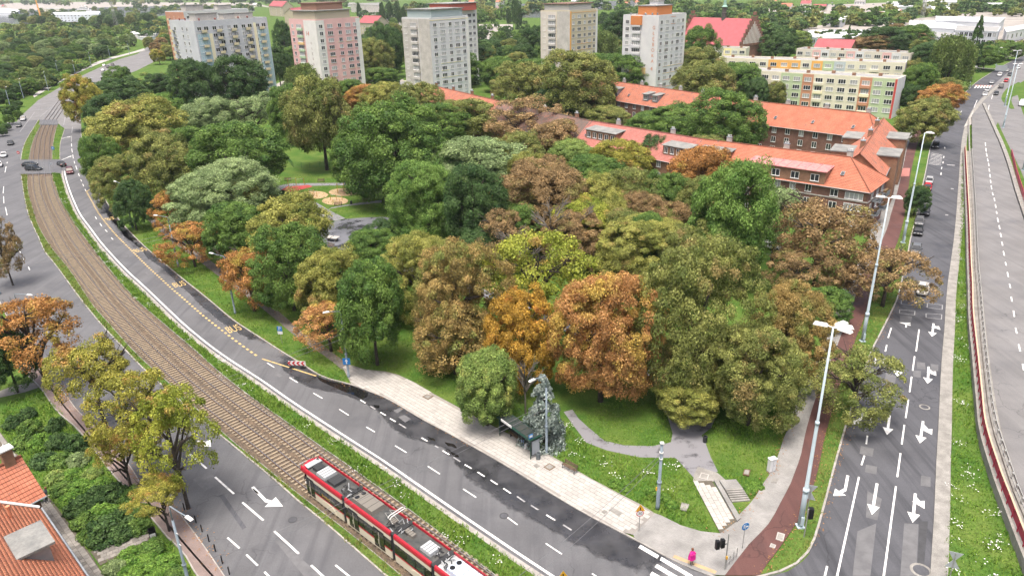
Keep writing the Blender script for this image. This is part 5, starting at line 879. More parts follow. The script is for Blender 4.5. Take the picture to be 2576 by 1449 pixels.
for k, (lb, px, z, w, ro, wi) in enumerate((('large white hall with flat pale roof at the back of the dealership', T3((1690, 168), (2385, 182), (2330, 235), (1690, 212)), 9, m_metal, m_mroof, None), ('white cladded workshop hall with roof lights at the dealership', T3((1428, 212), (1670, 214), (1990, 262), (1880, 300), (1420, 272)), 8, m_metal, m_mroof, None), ('low grey-roofed workshop beside the lattice mast', T3((1215, 288), (1420, 262), (1880, 318), (1870, 385), (1540, 370)), 5.5, m_metal, m_felt2, [(3, 6, 1, 2, 1.2)]), ('glass fronted showroom with overhanging flat roof', T3((1895, 262), (2340, 275), (2310, 325), (1885, 312)), 9, m_metal, m_felt2, [(2, 9, 2, 3, 2.6)]), ('forecourt canopy and showroom wing at the right edge', T3((2380, 285), (2600, 250), (2620, 290), (2400, 330)), 7, m_lil, m_mroof, [(2, 5, 1, 3, 3)]), ('long low white warehouse behind the crimson house', T3((340, 345), (430, 312), (1040, 305), (860, 385), (500, 395)), 5.5, m_metal, m_mroof, [(4, 3, 1, 4, 3)]),
    ('white tent hall with bright roof among the trees', T3((570, 185), (660, 150), (820, 170), (740, 215)), 6, m_metal, m_frame, None), ('white storage tent beyond the willows', T3((360, 120), (450, 108), (580, 135), (480, 150)), 5, m_metal, m_frame, None), ('low hall with black gable and scarlet base', T3((1075, 120), (1150, 95), (1345, 100), (1290, 135)), 6, m_dred, m_frame, None), ('grey roofed sheds of the repair yard', T3((700, 75), (860, 60), (900, 90), (760, 100)), 5, m_brn, m_felt2, None), ('pale hall with grey roof at the top of the yard', T3((1250, 45), (1620, 40), (1640, 65), (1270, 75)), 7, m_metal, m_mroof, [(2, 8, 1, 3, 2)]), ('white cube warehouse near the top right trees', T3((1640, 68), (1820, 62), (1830, 100), (1660, 100)), 6, m_metal, m_frame, None), ('long white shed at the far top right', T3((1560, 8), (1900, 5), (1900, 25), (1580, 28)), 7, m_metal, m_mroof, None))):
    roofbox(lb, px, z, w, ro, 'warehouse', 'building', wi)
r, P = roofbox('two storey harbour office with blue stripes beside the white ship', TL(0, 0, (490, 155), (540, 130), (1010, 120), (990, 150)), 11, M('harbour_white', (.6, .64, .68), rough=.6), m_mroof, 'office_block', 'building', [(0, 3, 3, 2, 1.4), (3, 14, 3, 3, 1.5)]); roofbox('low cream shed by the scrap quay', TL(0, 0, (440, 95), (480, 82), (610, 85), (600, 100)), 5, m_pcream, m_felt2); roofbox('white harbour shed at the top left corner', TL(0, 0, (-60, 100), (-20, 90), (225, 100), (150, 135), (-60, 135)), 5, m_metal, m_mroof)
roofbox('cluster of white sheds behind the roadside chestnuts', TL(0, 0, (1265, 345), (1350, 318), (1600, 322), (1560, 355)), 3, m_metal, m_frame); roofbox('grey garage roofs among bushes by the terracotta block', TL(0, 0, (1380, 365), (1480, 355), (1560, 370), (1450, 385)), 3, m_lil, m_felt2)
roofbox('grey unfinished apartment house behind the poplars', TL(1, 0, (950, 45), (1030, 38), (1270, 30), (1250, 60)), 14, m_gry2, m_felt, 'apartment_block', 'building', [(3, 8, 4, 1.6, 1.8)])
roofbox('flat roofed garage at the foot of the grey and yellow tower', TL(1, 0, (1250, 840), (1500, 820), (1570, 850), (1350, 880)), 3, m_pcream, m_felt); roofbox('grey kiosk roof seen over the green courtyard trees', TL(1, 0, (1320, 300), (1400, 260), (1600, 275), (1500, 310)), 4, m_lil, m_mroof)
# crimson-roofed old buildings
def gabled(label, a, b, hw, ze, zr, rm, wm, hipA=0, hipB=0, wins=0, name='house', cat='house'):
    r, L = house(label, a, b, hw, ze, zr, rm, wm, hipA, hipB, cat, name)
    for i in range(wins):
        for z in np.arange(2.5, ze-1, 3.4): hwin(r, (i+.5)*L/wins, -hw, z, 1.3, 1.9, 2, math.pi)
    return r, L
gabled('old cream school with crimson roof to the right of the pink tower', G(644+1090/4, 40, 19), G(644+1260/4, 41, 19), 8, 13, 19, m_crim, m_stone, 0, 0, 7, 'school', 'building'); gabled('old cream gabled building with crimson roof left of the pink tower', G(687, 3, 24), G(722, 4, 24), 9, 16, 24, m_crim, m_stone, 0, 0, 3, 'school', 'building'); gabled('crimson roofed wing behind the pink tower penthouse', G(728, 22, 21), G(785, 16, 21), 8, 15, 21, m_crim, m_stone, 0, 0, 3, 'school', 'building')
gabled('house with crimson roof and brick gablet behind the beige block', G(2060, 98, 13), G(2150, 101, 13), 6.5, 7, 13, m_crim, m_brick2, 0, 0, 5)
# small far houses
hcol = [m_crim, M('far_tile', (.42, .17, .11), rough=.8), m_mroof, m_felt2, m_frame]; hw_ = [m_pcream, m_wht, m_beige, m_lil]
far = [((8, 12), 0, 'red roofed house at the top left corner'), ((1600, 6), 1, 'tile roofed house behind the pale grey tower'), ((1560, 12), 1, 'small tile roofed house beyond the river'), ((1930, 8), 1, 'house with brown roof beyond the church'), ((2015, 10), 0, 'cream house with pinkish roof near the top right'), ((2045, 22), 0, 'second cream house with red roof near the top right'), ((1965, 18), 1, 'low house beside the far white cars'), ((1250, 4), 1, 'tile roofed house beyond the grey and yellow tower'), ((1180, 5), 1, 'low brick house at the top behind poplars'), ((350, 3), 3, 'grey roofed hut on the far left bank'), ((640, 10), 2, 'pale green shed on the far bank'), ((2150, 5), 3, 'flat grey house at the top right'), ((2230, 15), 2, 'white roofed garage at the top right yard'), ((2480, 20), 2, 'white shed among the top right trees'), ((880, 10), 3, 'far pale house behind the crimson school'), ((1440, 3), 2, 'white boat shed by the river')]
for (px, py), hc, lb in far:
    p = G(px, py+8, 0); u = Vector((math.cos(-.6), math.sin(-.6))); gabled(lb, p, p+u*random.uniform(12, 18), random.uniform(4.5, 6), 5, 9, hcol[hc], random.choice(hw_), 0, 0, 4)
# river and quay
m_water = M('river_water', (.16, .18, .19), (.2, .22, .23), scale=.03, rough=.12, spec=.6, bmp=.05, bscale=.6)
mb = MB(); mb.sheet(PX([(1140, 40), (1250, 45), (1372, 46), (1372, 30), (1450, 30), (1560, 22), (1700, 10), (1700, -2), (1400, 8), (1140, 16)]), .05); struct('river', mb, m_water)
mb = MB(); mb.sheet(PX([(-80, 60), (120, 62), (260, 52), (420, 40), (640, 30), (640, 14), (300, 18), (-80, 34)]), .04); struct('river', mb, m_water)
m_yard = M('yard_gravel', (.32, .3, .27), (.24, .22, .2), scale=.05, rough=.95)
for P in ([(-80, 34), (300, 18), (640, 14), (700, 24), (640, 8), (200, 6), (-80, 10)], [(1200, 62), (1290, 62), (1290, 110), (1200, 105)], [(1920, 70), (2180, 60), (2576, 20), (2576, 100), (2450, 130), (2250, 105), (1980, 95)], [(900, 30), (1010, 40), (1010, 75), (960, 90), (930, 60)], [(320, 78), (420, 80), (420, 100), (330, 98)], [(2230, 100), (2420, 110), (2576, 95), (2576, 140), (2500, 150), (2400, 125)], [(1900, 20), (2300, 5), (2400, 25), (1950, 40)], [(690, 215), (720, 200), (735, 245), (700, 250)], [(905, 205), (1015, 200), (1015, 230), (905, 225)]):
    mb = MB(); mb.sheet(PX(P), .03); struct('yard_ground', mb, m_yard)
ALB = .8
# ================================================================ TREES
def foliage_material(pals, trans=.34):
    """one leaf material; the species colours are picked by the object's pass index"""
    m = bpy.data.materials.new('foliage'); nt, N, L, b = nodes_of(m); oi = N.new('ShaderNodeObjectInfo'); tc = N.new('ShaderNodeTexCoord'); K = len(pals)
    ap = N.new('ShaderNodeAttribute'); ap.attribute_name = 'pal'; idx = mathn(nt, 'DIVIDE', mathn(nt, 'ADD', mathn(nt, 'ADD', oi.outputs['Object Index'], ap.outputs['Fac']), .5), float(K))
    full = [(v+((.1, .1, .05), -.6))[:4] if len(v) == 2 else v for v in pals]
    C1, C2, C3 = [ramp(nt, idx, [(k/K, v[j]) for k, v in enumerate(full)], 'CONSTANT') for j in range(3)]; W3 = ramp(nt, idx, [(k/K, (max(0, v[3]+.6),)*3) for k, v in enumerate(full)], 'CONSTANT')
    ad = N.new('ShaderNodeVectorMath'); ad.operation = 'ADD'; L.new(tc.outputs['Object'], ad.inputs[0]); L.new(mathn(nt, 'MULTIPLY', oi.outputs['Random'], 37.0), ad.inputs[1])
    at = N.new('ShaderNodeAttribute'); at.attribute_name = 'clump'; al = N.new('ShaderNodeAttribute'); al.attribute_name = 'leaf'
    f = mathn(nt, 'ADD', mathn(nt, 'MULTIPLY', at.outputs['Fac'], .42), mathn(nt, 'MULTIPLY', noise(nt, ad.outputs[0], 1.1, 3), .62)); c = mixc(nt, ramp(nt, f, [(.3, (0, 0, 0)), (.72, (1, 1, 1))]), C1, C2)
    q = mathn(nt, 'ADD', mathn(nt, 'ADD', noise(nt, ad.outputs[0], 1.7, 2), mathn(nt, 'MULTIPLY', at.outputs['Fac'], .22)), W3); c = mixc(nt, ramp(nt, mathn(nt, 'SUBTRACT', q, .6), [(.78, (0, 0, 0)), (.9, (1, 1, 1))]), c, C3)
    c = mixc(nt, 1.0, c, ramp(nt, al.outputs['Fac'], [(0, (.74,)*3), (.7, (1.2,)*3), (1, (1.9,)*3)]), 'MULTIPLY')  # random leaf tone, with crown highlights painted in as extra-bright leaves
    L.new(c, b.inputs['Base Color']); b.inputs['Roughness'].default_value = .55; b.inputs['Specular IOR Level'].default_value = .25
    tr = N.new('ShaderNodeBsdfTranslucent'); L.new(c, tr.inputs[0]); mx = N.new('ShaderNodeMixShader'); mx.inputs[0].default_value = trans; L.new(b.outputs[0], mx.inputs[1]); L.new(tr.outputs[0], mx.inputs[2]); L.new(mx.outputs[0], N['Material Output'].inputs[0]); return m
PALD = dict(dark=((.036, .08, .026), (.085, .15, .045)), green=((.06, .125, .027), (.14, .225, .047)), bright=((.078, .16, .032), (.17, .275, .062)), lime=((.115, .185, .045), (.24, .32, .085), (.3, .32, .085), .06),
    olive=((.105, .138, .034), (.255, .272, .08), (.28, .22, .085), .06), olivey=((.14, .165, .034), (.33, .33, .085), (.28, .2, .07), .02), tan=((.18, .145, .046), (.4, .285, .105), (.18, .21, .055), .13), brown=((.16, .112, .05), (.35, .24, .115), (.2, .19, .06), .1),
    orange=((.22, .11, .03), (.46, .24, .08), (.32, .25, .05), .1), rust=((.28, .142, .05), (.5, .285, .11), (.46, .33, .08), .15), gold=((.27, .17, .028), (.5, .31, .055), (.42, .18, .045), .06), ygreen=((.15, .195, .024), (.36, .38, .06), (.36, .25, .075), .06), silver=((.13, .19, .075), (.28, .36, .16)), spruce=((.15, .195, .175), (.3, .35, .315)), willow=((.09, .145, .038), (.21, .27, .085)), autumn=((.17, .18, .03), (.34, .32, .06), (.38, .23, .07), .09), lawnbush=((.065, .155, .022), (.17, .29, .05)), redbush=((.1, .03, .02), (.2, .08, .03)))
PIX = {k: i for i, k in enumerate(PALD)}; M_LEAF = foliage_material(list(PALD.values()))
m_bark = M('bark', (.055, .045, .038), (.1, .085, .07), scale=3, rough=.95, bmp=.03, bscale=8, use_obj=False); m_barkp = M('bark_pale', (.25, .23, .2), (.16, .14, .12), scale=3, rough=.9)
def fib(n, rng):
    v = rng.normal(size=(n, 3)); return v/np.linalg.norm(v, axis=1)[:, None]
def quads(c, nrm, size, rng, asp=.62):
    n = len(c); t = np.cross(nrm, fib(n, rng)); t /= np.maximum(np.linalg.norm(t, axis=1), 1e-6)[:, None]; b = np.cross(nrm, t); s = size[:, None]
    v = np.stack([c-t*s, c+b*s*asp, c+t*s, c-b*s*asp], 1); v[:, 1] += nrm*s*.25; v[:, 3] += nrm*s*.25; return v.reshape(-1, 3)
def crown(name, seed, ncl, per, leaf, style='dense'):
    rng = np.random.default_rng(seed); C, CR = [], []
    if style in ('dense', 'sparse'):
        small = ncl > 400
        lob = fib(10, rng); amp = rng.uniform(-.3, .26, 10); d = fib(ncl, rng); d[:, 2] = np.where(d[:, 2] < -.75, -d[:, 2], d[:, 2]); d /= np.linalg.norm(d, axis=1)[:, None]
        R = (1+(np.maximum(d@lob.T, 0)**3*amp).sum(1))/(np.abs(d)**2.7).sum(1)**(1/2.7)*.93; k = rng.random(ncl); rr = np.where(k < .74, rng.uniform(.78, .94, ncl)+(.06 if small else 0), rng.uniform(.3, .72, ncl)); C = d*(R*rr)[:, None]; CR = rng.uniform(.075, .17, ncl) if small else rng.uniform(.1, .22, ncl)
    elif style == 'cone':
        z = rng.random(ncl)**1.3; a = rng.uniform(0, 6.283, ncl); r = (1-z)**.75*.84*rng.uniform(.5, 1, ncl); C = np.c_[r*np.cos(a), r*np.sin(a), z*2-1]; CR = .1+.14*(1-z)
    elif style == 'bush':
        d = fib(ncl, rng); d[:, 2] = np.abs(d[:, 2]); C = d*rng.uniform(.45, .8, ncl)[:, None]; CR = rng.uniform(.2, .32, ncl)
    elif style == 'willow':
        a = rng.uniform(0, 6.283, ncl); r = rng.uniform(.1, .9, ncl); C = np.c_[r*np.cos(a), r*np.sin(a), .75*np.sqrt(1-(r*.95)**2)-.05+rng.normal(0, .06, ncl)]; CR = rng.uniform(.12, .2, ncl)
    C = np.asarray(C); tone = rng.random(len(C)); V, T, Lf = [], [], []
    for c, cr, tn in zip(C, CR, tone):
        n = int(per*rng.uniform(.7, 1.3)); d = fib(n, rng); out = c/max(np.linalg.norm(c), .15)*.6+np.array([0, 0, .55]); flip = (d@out) < -.25; d[flip] *= -1
        p = c+d*cr*rng.uniform(.6, 1.08, n)[:, None]*np.array([1, 1, .82]); nr = d+fib(n, rng)*.75+np.array([0, 0, .25])
        if style == 'willow':
            drop = rng.random(n)**1.1*rng.uniform(.5, 1.25); p = c+fib(n, rng)*cr*np.array([.8, .8, .3]); p[:, 2] -= drop*(.5+.75*np.linalg.norm(c[:2])); p[:, 2] = np.maximum(p[:, 2], -1); nr = fib(n, rng)*np.array([1, 1, .3])
        if style == 'cone': p[:, 2] -= np.linalg.norm(p[:, :2], axis=1)*.18
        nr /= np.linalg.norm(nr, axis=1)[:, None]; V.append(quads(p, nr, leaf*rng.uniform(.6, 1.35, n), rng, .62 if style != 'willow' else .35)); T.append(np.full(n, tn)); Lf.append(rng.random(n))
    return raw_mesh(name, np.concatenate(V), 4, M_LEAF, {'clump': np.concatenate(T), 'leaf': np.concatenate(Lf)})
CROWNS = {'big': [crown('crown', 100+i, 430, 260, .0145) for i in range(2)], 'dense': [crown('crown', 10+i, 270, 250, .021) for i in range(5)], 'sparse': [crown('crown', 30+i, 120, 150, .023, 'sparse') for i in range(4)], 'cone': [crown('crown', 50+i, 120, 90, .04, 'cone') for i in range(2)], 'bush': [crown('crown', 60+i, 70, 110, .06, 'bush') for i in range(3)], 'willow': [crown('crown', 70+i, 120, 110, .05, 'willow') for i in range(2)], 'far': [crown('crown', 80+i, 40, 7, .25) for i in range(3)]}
def trunk_mesh(seed, nb, zc=.55, spread=.75, twigs=0, mt=None):
    """unit frame: z 0..1 over the whole height, xy in crown radii"""
    rng = random.Random(seed); mb = MB(); bx, by = rng.uniform(-.05, .05), rng.uniform(-.05, .05); mb.tube([(0, 0, -.02), (bx*.3, by*.3, .18), (bx, by, .38), (bx*1.5, by*1.3, .6), (bx*2, by, .82)], [.062, .05, .043, .03, .012], 7)
    for k in range(nb):
        a = 6.283*k/nb+rng.uniform(-.4, .4); z0 = rng.uniform(.24, .58); s = spread*rng.uniform(.7, 1.1); z1 = min(.93, z0+rng.uniform(.15, .42)); m = (bx+math.cos(a)*s*.45, by+math.sin(a)*s*.45, (z0+z1)/2+.03); e = (bx+math.cos(a)*s, by+math.sin(a)*s, z1); mb.tube([(bx*z0/.5, by*z0/.5, z0), m, e], [.03, .019, .007], 5)
        for j in range(twigs):
            a2 = a+rng.uniform(-.9, .9); t = rng.uniform(.35, .95); p = (m[0]+(e[0]-m[0])*t, m[1]+(e[1]-m[1])*t, m[2]+(e[2]-m[2])*t); l = rng.uniform(.15, .4); mb.tube([p, (p[0]+math.cos(a2)*l, p[1]+math.sin(a2)*l, p[2]+rng.uniform(.02, .14))], [.009, .003], 4)
    return mb.mesh('trunk', mt or m_bark, True)
TRUNKS = [trunk_mesh(i, 6) for i in range(4)]; TRUNKS_S = [trunk_mesh(20+i, 9, twigs=5, spread=.85) for i in range(3)]; TRUNK_C = MB().tube([(0, 0, -.02), (0, 0, .5), (0, 0, .95)], [.07, .05, .01], 7).mesh('trunk', m_bark, True); TRUNK_DEAD = [trunk_mesh(40+i, 14, twigs=9, spread=.85, mt=m_barkp) for i in range(2)]
SPEC = dict(dark='maple_tree', green='linden_tree', bright='linden_tree', lime='linden_tree', silver='whitebeam_tree', willow='willow_tree', spruce='spruce_tree')
def plant(P, r, rz, zc, pal, var, label, name='tree', group=None, cat='tree', seed=None, trunk=True):
    if name == 'tree': name = 'spruce_tree' if var == 'cone' else SPEC.get(pal, 'chestnut_tree')
    rng = random.Random(seed if seed is not None else hash((round(P[0], 1), round(P[1], 1)))); o = thing(name, label, cat, (P[0], P[1], 0), rng.uniform(0, 6.28), group)
    H = zc+rz
    if trunk:
        tm = TRUNK_C if var == 'cone' else rng.choice(TRUNKS_S if var == 'sparse' else TRUNKS); ts = max(.6, min(r, H*.55)); ob('trunk', tm, o, (0, 0, 0), None, (ts if var != 'cone' else H*.25, ts if var != 'cone' else H*.25, H))
    sh = rng.uniform(-.06, .06); c = ob('crown', rng.choice(CROWNS[var]), o, (sh*r, -sh*r, zc if var != 'bush' else 0.0), rng.uniform(0, 6.28), (r*1.16, r*rng.uniform(1.06, 1.18), rz*1.1)); c.pass_index = PIX[pal]; return o
def tree(cx, cy, rx, ry, pal, var, label, clear=None, name='tree', group=None):
    zc = 6.
    if var == 'dense' and rx > 88 and cy > 480: var = 'big'
    if var == 'sparse': rx *= 1.1; ry *= 1.06
    for _ in range(8):
        P = G(cx, cy, zc); dep = proj(P.x, P.y, zc)[2]; ppm = FPX/dep; r = rx/ppm; ph = math.atan2(CAM_H-zc, P.length); q = (ry/ppm)**2-(r*math.sin(ph))**2; rz = math.sqrt(max(q, (.45*r)**2))/math.cos(ph); rz = min(rz, 2.1*r if var not in ('cone', 'far') else 6*r); cl = clear if clear is not None else (.25 if var == 'big' else min(1.3, .14*rz+.3)); zc = .5*zc+.5*(rz*.96+cl)
    return plant(P, r, rz, zc, pal, var, label, name, group, seed=int(cx*7+cy))
D_, S_ = 'dense', 'sparse'
for t_ in (
 # front of the park
 (1515, 855, 126, 172, 'rust', D_, 'big rust orange horse chestnut with golden lower skirt at the park front'), (1755, 835, 130, 195, 'olive', D_, 'tall olive chestnut standing right of the rust orange one'), (1732, 1000, 78, 62, 'olivey', D_, 'low yellow olive tree over the dark park path'), (1990, 850, 92, 128, 'tan', D_, 'tan crowned chestnut beside the cycle path'), (1895, 950, 115, 135, 'olive', D_, 'dense grey olive tree above the white utility cabinet'),
 (1150, 775, 108, 148, 'tan', D_, 'broad tan orange chestnut near the bus lane'), (935, 785, 78, 125, 'green', D_, 'slim green tree against the tan chestnut left flank'), (1050, 700, 95, 100, 'olivey', D_, 'yellow olive crown rising behind the tan chestnut'), (1308, 865, 72, 105, 'gold', D_, 'golden orange tree left of the rust chestnut'), (1345, 715, 112, 125, 'ygreen', S_, 'yellow and brown half bare tree in the middle of the park'), (1475, 565, 82, 70, 'ygreen', D_, 'bright yellow green tree behind the half bare one'), (1615, 635, 112, 82, 'olivey', D_, 'pale yellow olive crown above the rust chestnut'), (1365, 515, 112, 105, 'brown', D_, 'large brown chestnut in the centre of the park'), (1600, 500, 80, 75, 'olive', D_, 'brownish olive round crown right of the central brown tree'), (1685, 590, 62, 70, 'brown', D_, 'brown crown between the olive and bright green trees'), (1752, 455, 76, 85, 'orange', D_, 'orange crown in front of the pinkish terrace roof'), (1835, 570, 88, 145, 'bright', D_, 'tall bright green tree near the corner terrace'),
 (1072, 520, 90, 112, 'bright', D_, 'fresh light green maple beside the wet plaza'), (1195, 530, 70, 115, 'dark', D_, 'dark green tree behind the fresh maple'), (1200, 415, 115, 70, 'silver', D_, 'pale silvery green crown in the middle of the park'), (1005, 395, 110, 110, 'green', D_, 'big mid green tree behind the playground'), (808, 310, 80, 112, 'olive', D_, 'huge olive green tree above the fenced lawn'), (620, 400, 102, 92, 'green', D_, 'dense green tree left of the playground'), (338, 335, 92, 72, 'olivey', D_, 'pale olive tree near the tram curve'), (420, 425, 72, 80, 'olive', D_, 'yellowish round tree above the bus lane'), (560, 500, 122, 92, 'silver', D_, 'broad silvery leaved tree along the bus lane'), (722, 605, 86, 95, 'olivey', D_, 'tawny olive tree left of the wet plaza'), (615, 590, 75, 80, 'green', D_, 'mid green tree between silvery and tawny ones'), (725, 680, 78, 95, 'green', D_, 'dark green tree beside the orange street tree'), (625, 695, 66, 78, 'orange', S_, 'orange brown street tree on the bus lane verge'), (480, 615, 62, 50, 'orange', S_, 'orange street tree by the third bus lettering'), (425, 535, 40, 45, 'orange', S_, 'small rusty street tree by the slab path'), (830, 725, 72, 88, 'olivey', D_, 'yellow olive tree behind the parking sign'), (825, 822, 66, 58, 'rust', S_, 'thin rusty street tree beside the lamp post'), (1222, 975, 76, 92, 'lime', D_, 'young lime green tree behind the bus shelter'), (930, 620, 60, 45, 'green', D_, 'low green shrub tree in front of the plaza'), (965, 590, 45, 35, 'dark', D_, 'dark shrub at the plaza edge'), (1140, 850, 90, 85, 'tan', S_, 'light brown lower tree under the tan chestnut'),
 (2158, 970, 86, 85, 'olive', S_, 'brown olive street tree between cycle path and road'), (2235, 690, 88, 76, 'brown', S_, 'brown street tree beside the parked cars'), (2065, 600, 105, 110, 'brown', S_, 'thin brown tree in front of the brick corner house'), (1955, 545, 62, 95, 'silver', S_, 'feathery pale green tree in front of the terrace dormer'), (2306, 503, 27, 36, 'dark', D_, 'small dark green street tree near the silver car'), (2060, 770, 60, 45, 'green', D_, 'round bush tree beside the grey footpath'), (2010, 690, 70, 60, 'brown', S_, 'brown undergrowth tree between park and corner house'),
 # left side avenue
 (75, 830, 88, 100, 'orange', S_, 'orange avenue tree at the left edge by the lamp'), (5, 630, 36, 105, 'brown', S_, 'brown avenue tree cut by the left edge'), (225, 930, 84, 88, 'autumn', S_, 'autumn avenue tree over the red pavement'), (345, 1040, 88, 105, 'autumn', S_, 'yellow green avenue tree with orange tips'), (432, 1108, 84, 118, 'ygreen', S_, 'nearest avenue tree with bent dark trunk beside the kerb'), (300, 1120, 60, 60, 'autumn', S_, 'low autumn tree between avenue tree trunks'), (400, 1235, 56, 48, 'autumn', S_, 'small yellow orange tree above the red pavement'), (18, 905, 56, 78, 'dark', D_, 'dark green tree at the left edge below the avenue'),
 # near the tram curve
 (212, 262, 44, 60, 'autumn', D_, 'olive orange tree at the start of the bus lane'), (262, 290, 45, 45, 'dark', D_, 'dark round tree behind the olive orange one'), (302, 250, 56, 40, 'dark', D_, 'flat topped dark tree near the tram bend'), (300, 205, 35, 35, 'green', D_, 'green tree beside the far tram stop'), (400, 215, 32, 26, 'dark', D_, 'small dark dome tree on the lawn by the grey block'), (330, 520, 38, 52, 'dark', D_, 'small dark street tree on the bus lane verge'), (250, 400, 45, 60, 'green', D_, 'green tree leaning over the bus lane'), (285, 465, 45, 55, 'olive', D_, 'olive green tree beside the upper lamp'), (495, 225, 55, 72, 'dark', D_, 'twin poplar nearest the grey block corner'), (610, 215, 60, 72, 'dark', D_, 'broad poplar in front of the grey block'), (530, 300, 62, 50, 'silver', D_, 'greyish green tree in front of the poplars'), (440, 270, 50, 35, 'bright', D_, 'fresh green tree by the grey block'), (640, 290, 60, 45, 'silver', S_, 'pale half bare tree between the poplars and park'), (720, 285, 48, 70, 'green', D_, 'green tree left of the huge olive one'), (775, 205, 48, 52, 'willow', 'willow', 'weeping willow in front of the pink tower'), (480, 380, 60, 55, 'green', D_, 'green tree between olive and dense ones'),
 # back of the park
 (915, 255, 44, 40, 'orange', D_, 'orange brown crown at the back of the park'), (880, 235, 40, 35, 'green', D_, 'green crown below the pink tower'), (965, 255, 50, 45, 'olivey', D_, 'yellowish crown behind the orange brown one'), (1050, 280, 60, 55, 'olive', D_, 'olive crown at the left end of the front terrace'), (1110, 320, 70, 60, 'green', D_, 'green crown in front of the front terrace'), (1180, 310, 75, 55, 'olive', D_, 'brownish olive crown before the weathered roof'), (1320, 320, 85, 62, 'brown', S_, 'thin brown crown covering the weathered roof'), (1400, 360, 72, 60, 'brown', D_, 'brown crown below the weathered roof'), (1260, 300, 60, 45, 'olive', D_, 'olive crown in front of the front terrace middle'), (1440, 405, 62, 50, 'lime', D_, 'light green crown below the pinkish roof'), (1500, 445, 66, 55, 'green', D_, 'blue green crown behind the brown chestnut'), (1562, 415, 72, 62, 'autumn', D_, 'ochre crown in front of the grey dormer'), (1670, 400, 56, 62, 'dark', D_, 'dark green crown in front of the front terrace roof'), (1765, 395, 62, 50, 'olive', D_, 'olive crown above the orange one'), (1855, 420, 60, 55, 'brown', S_, 'thin brown crown against the orange roof'), (880, 400, 50, 75, 'green', D_, 'green tree right of the huge olive one'), (940, 330, 55, 50, 'green', D_, 'green crown behind the playground tree'), (1290, 400, 60, 60, 'olive', D_, 'olive crown right of the silvery crown'), (1270, 610, 60, 70, 'brown', S_, 'bare brown tree left of the half bare yellow tree'),
 # between the terraces
 (1305, 225, 62, 52, 'olive', D_, 'dark olive tree left of the courtyard'), (1460, 225, 82, 82, 'olive', D_, 'big dark olive tree in front of the second terrace'), (1400, 262, 60, 40, 'dark', D_, 'low dark tree at the courtyard end'), (1535, 296, 55, 30, 'olive', D_, 'grey olive tree in the courtyard'), (1620, 316, 48, 28, 'green', D_, 'small courtyard tree beneath the zinc dormers'), (1705, 318, 78, 46, 'green', D_, 'wide green courtyard tree'), (1832, 315, 80, 75, 'green', D_, 'big round courtyard tree by the dark brick terrace'), (1770, 225, 70, 65, 'olive', D_, 'tall tree behind the second terrace'), (1845, 210, 60, 50, 'green', D_, 'tree in front of the long panel blocks'), (1750, 180, 50, 45, 'olive', D_, 'olive tree below the pale grey tower'), (1905, 235, 30, 38, 'dark', D_, 'dark small tree against the panel block wall'), (1950, 240, 26, 32, 'olive', D_, 'tree in front of the clay striped panel block'),
 # around the towers
 (1055, 190, 28, 48, 'dark', 'cone', 'dark spruce at the foot of the grey and yellow tower'), (1110, 195, 52, 38, 'olive', D_, 'olive tree right of the dark spruce'), (1150, 175, 45, 40, 'green', D_, 'green tree hiding the grey and yellow tower foot'), (1215, 150, 48, 45, 'dark', D_, 'dark tree right of the grey and yellow tower'), (1255, 185, 45, 40, 'green', D_, 'green tree behind the front terrace'), (1340, 115, 35, 45, 'dark', D_, 'dark tree left of the beige tower'), (1425, 145, 48, 38, 'lime', S_, 'light tree in front of the beige tower'), (1350, 185, 50, 35, 'green', D_, 'green tree at the beige tower foot'), (1512, 125, 42, 52, 'willow', 'willow', 'weeping tree between the beige and pale grey towers'), (1500, 180, 50, 42, 'green', D_, 'green tree below the weeping one'), (1590, 185, 66, 48, 'green', D_, 'broad green tree in front of the pale grey tower'), (1665, 180, 50, 42, 'olive', D_, 'olive tree at the pale grey tower corner'), (1755, 145, 40, 58, 'green', D_, 'slim tree between tower and church'), (1560, 80, 42, 50, 'dark', D_, 'dark tree behind the pale grey tower'), (940, 150, 40, 50, 'olive', D_, 'olive tree right of the pink tower'), (985, 130, 38, 60, 'dark', D_, 'dark tree left of the grey and yellow tower'), (960, 200, 45, 30, 'green', D_, 'low tree by the garage roof'), (716, 110, 20, 75, 'dark', D_, 'dark column poplar left of the pink tower'), (700, 170, 30, 50, 'dark', D_, 'dark tree by the pink tower side street'),
 # right-hand side
 (2392, 150, 52, 68, 'willow', 'willow', 'large weeping willow beside the avenue junction'), (2335, 155, 52, 48, 'dark', D_, 'dark tree left of the weeping willow'), (2310, 205, 36, 45, 'green', D_, 'rounded tree beside the panel block gables'), (2285, 250, 26, 34, 'dark', D_, 'small tree on the lawn by the green block'), (2370, 225, 38, 28, 'olive', D_, 'olive street tree before the far crossing'), (2362, 255, 48, 36, 'orange', D_, 'orange street tree by the far crossing'), (2325, 310, 58, 52, 'olive', D_, 'brown green street tree left of the road'), (2455, 115, 26, 60, 'dark', 'cone', 'tall dark spruce by the showroom'), (2480, 145, 40, 28, 'green', D_, 'bushy tree beyond the junction'), (2540, 128, 30, 20, 'green', D_, 'low tree at the far car park'), (2225, 105, 50, 32, 'dark', D_, 'dark tree behind the beige block'), (2190, 115, 45, 25, 'brown', D_, 'reddish brown tree behind the beige block'), (2290, 105, 40, 30, 'green', D_, 'green tree near the low workshop'), (1955, 115, 45, 40, 'dark', D_, 'dark tree right of the church gable'), (2000, 105, 35, 25, 'lime', D_, 'yellowish tree by the long low warehouse'), (2135, 92, 12, 22, 'dark', 'cone', 'small spruce by the crimson roofed house')): tree(*t_, 3.2 if (t_[0] < 460 and t_[1] > 780 and t_[4] != 'dark') else None)
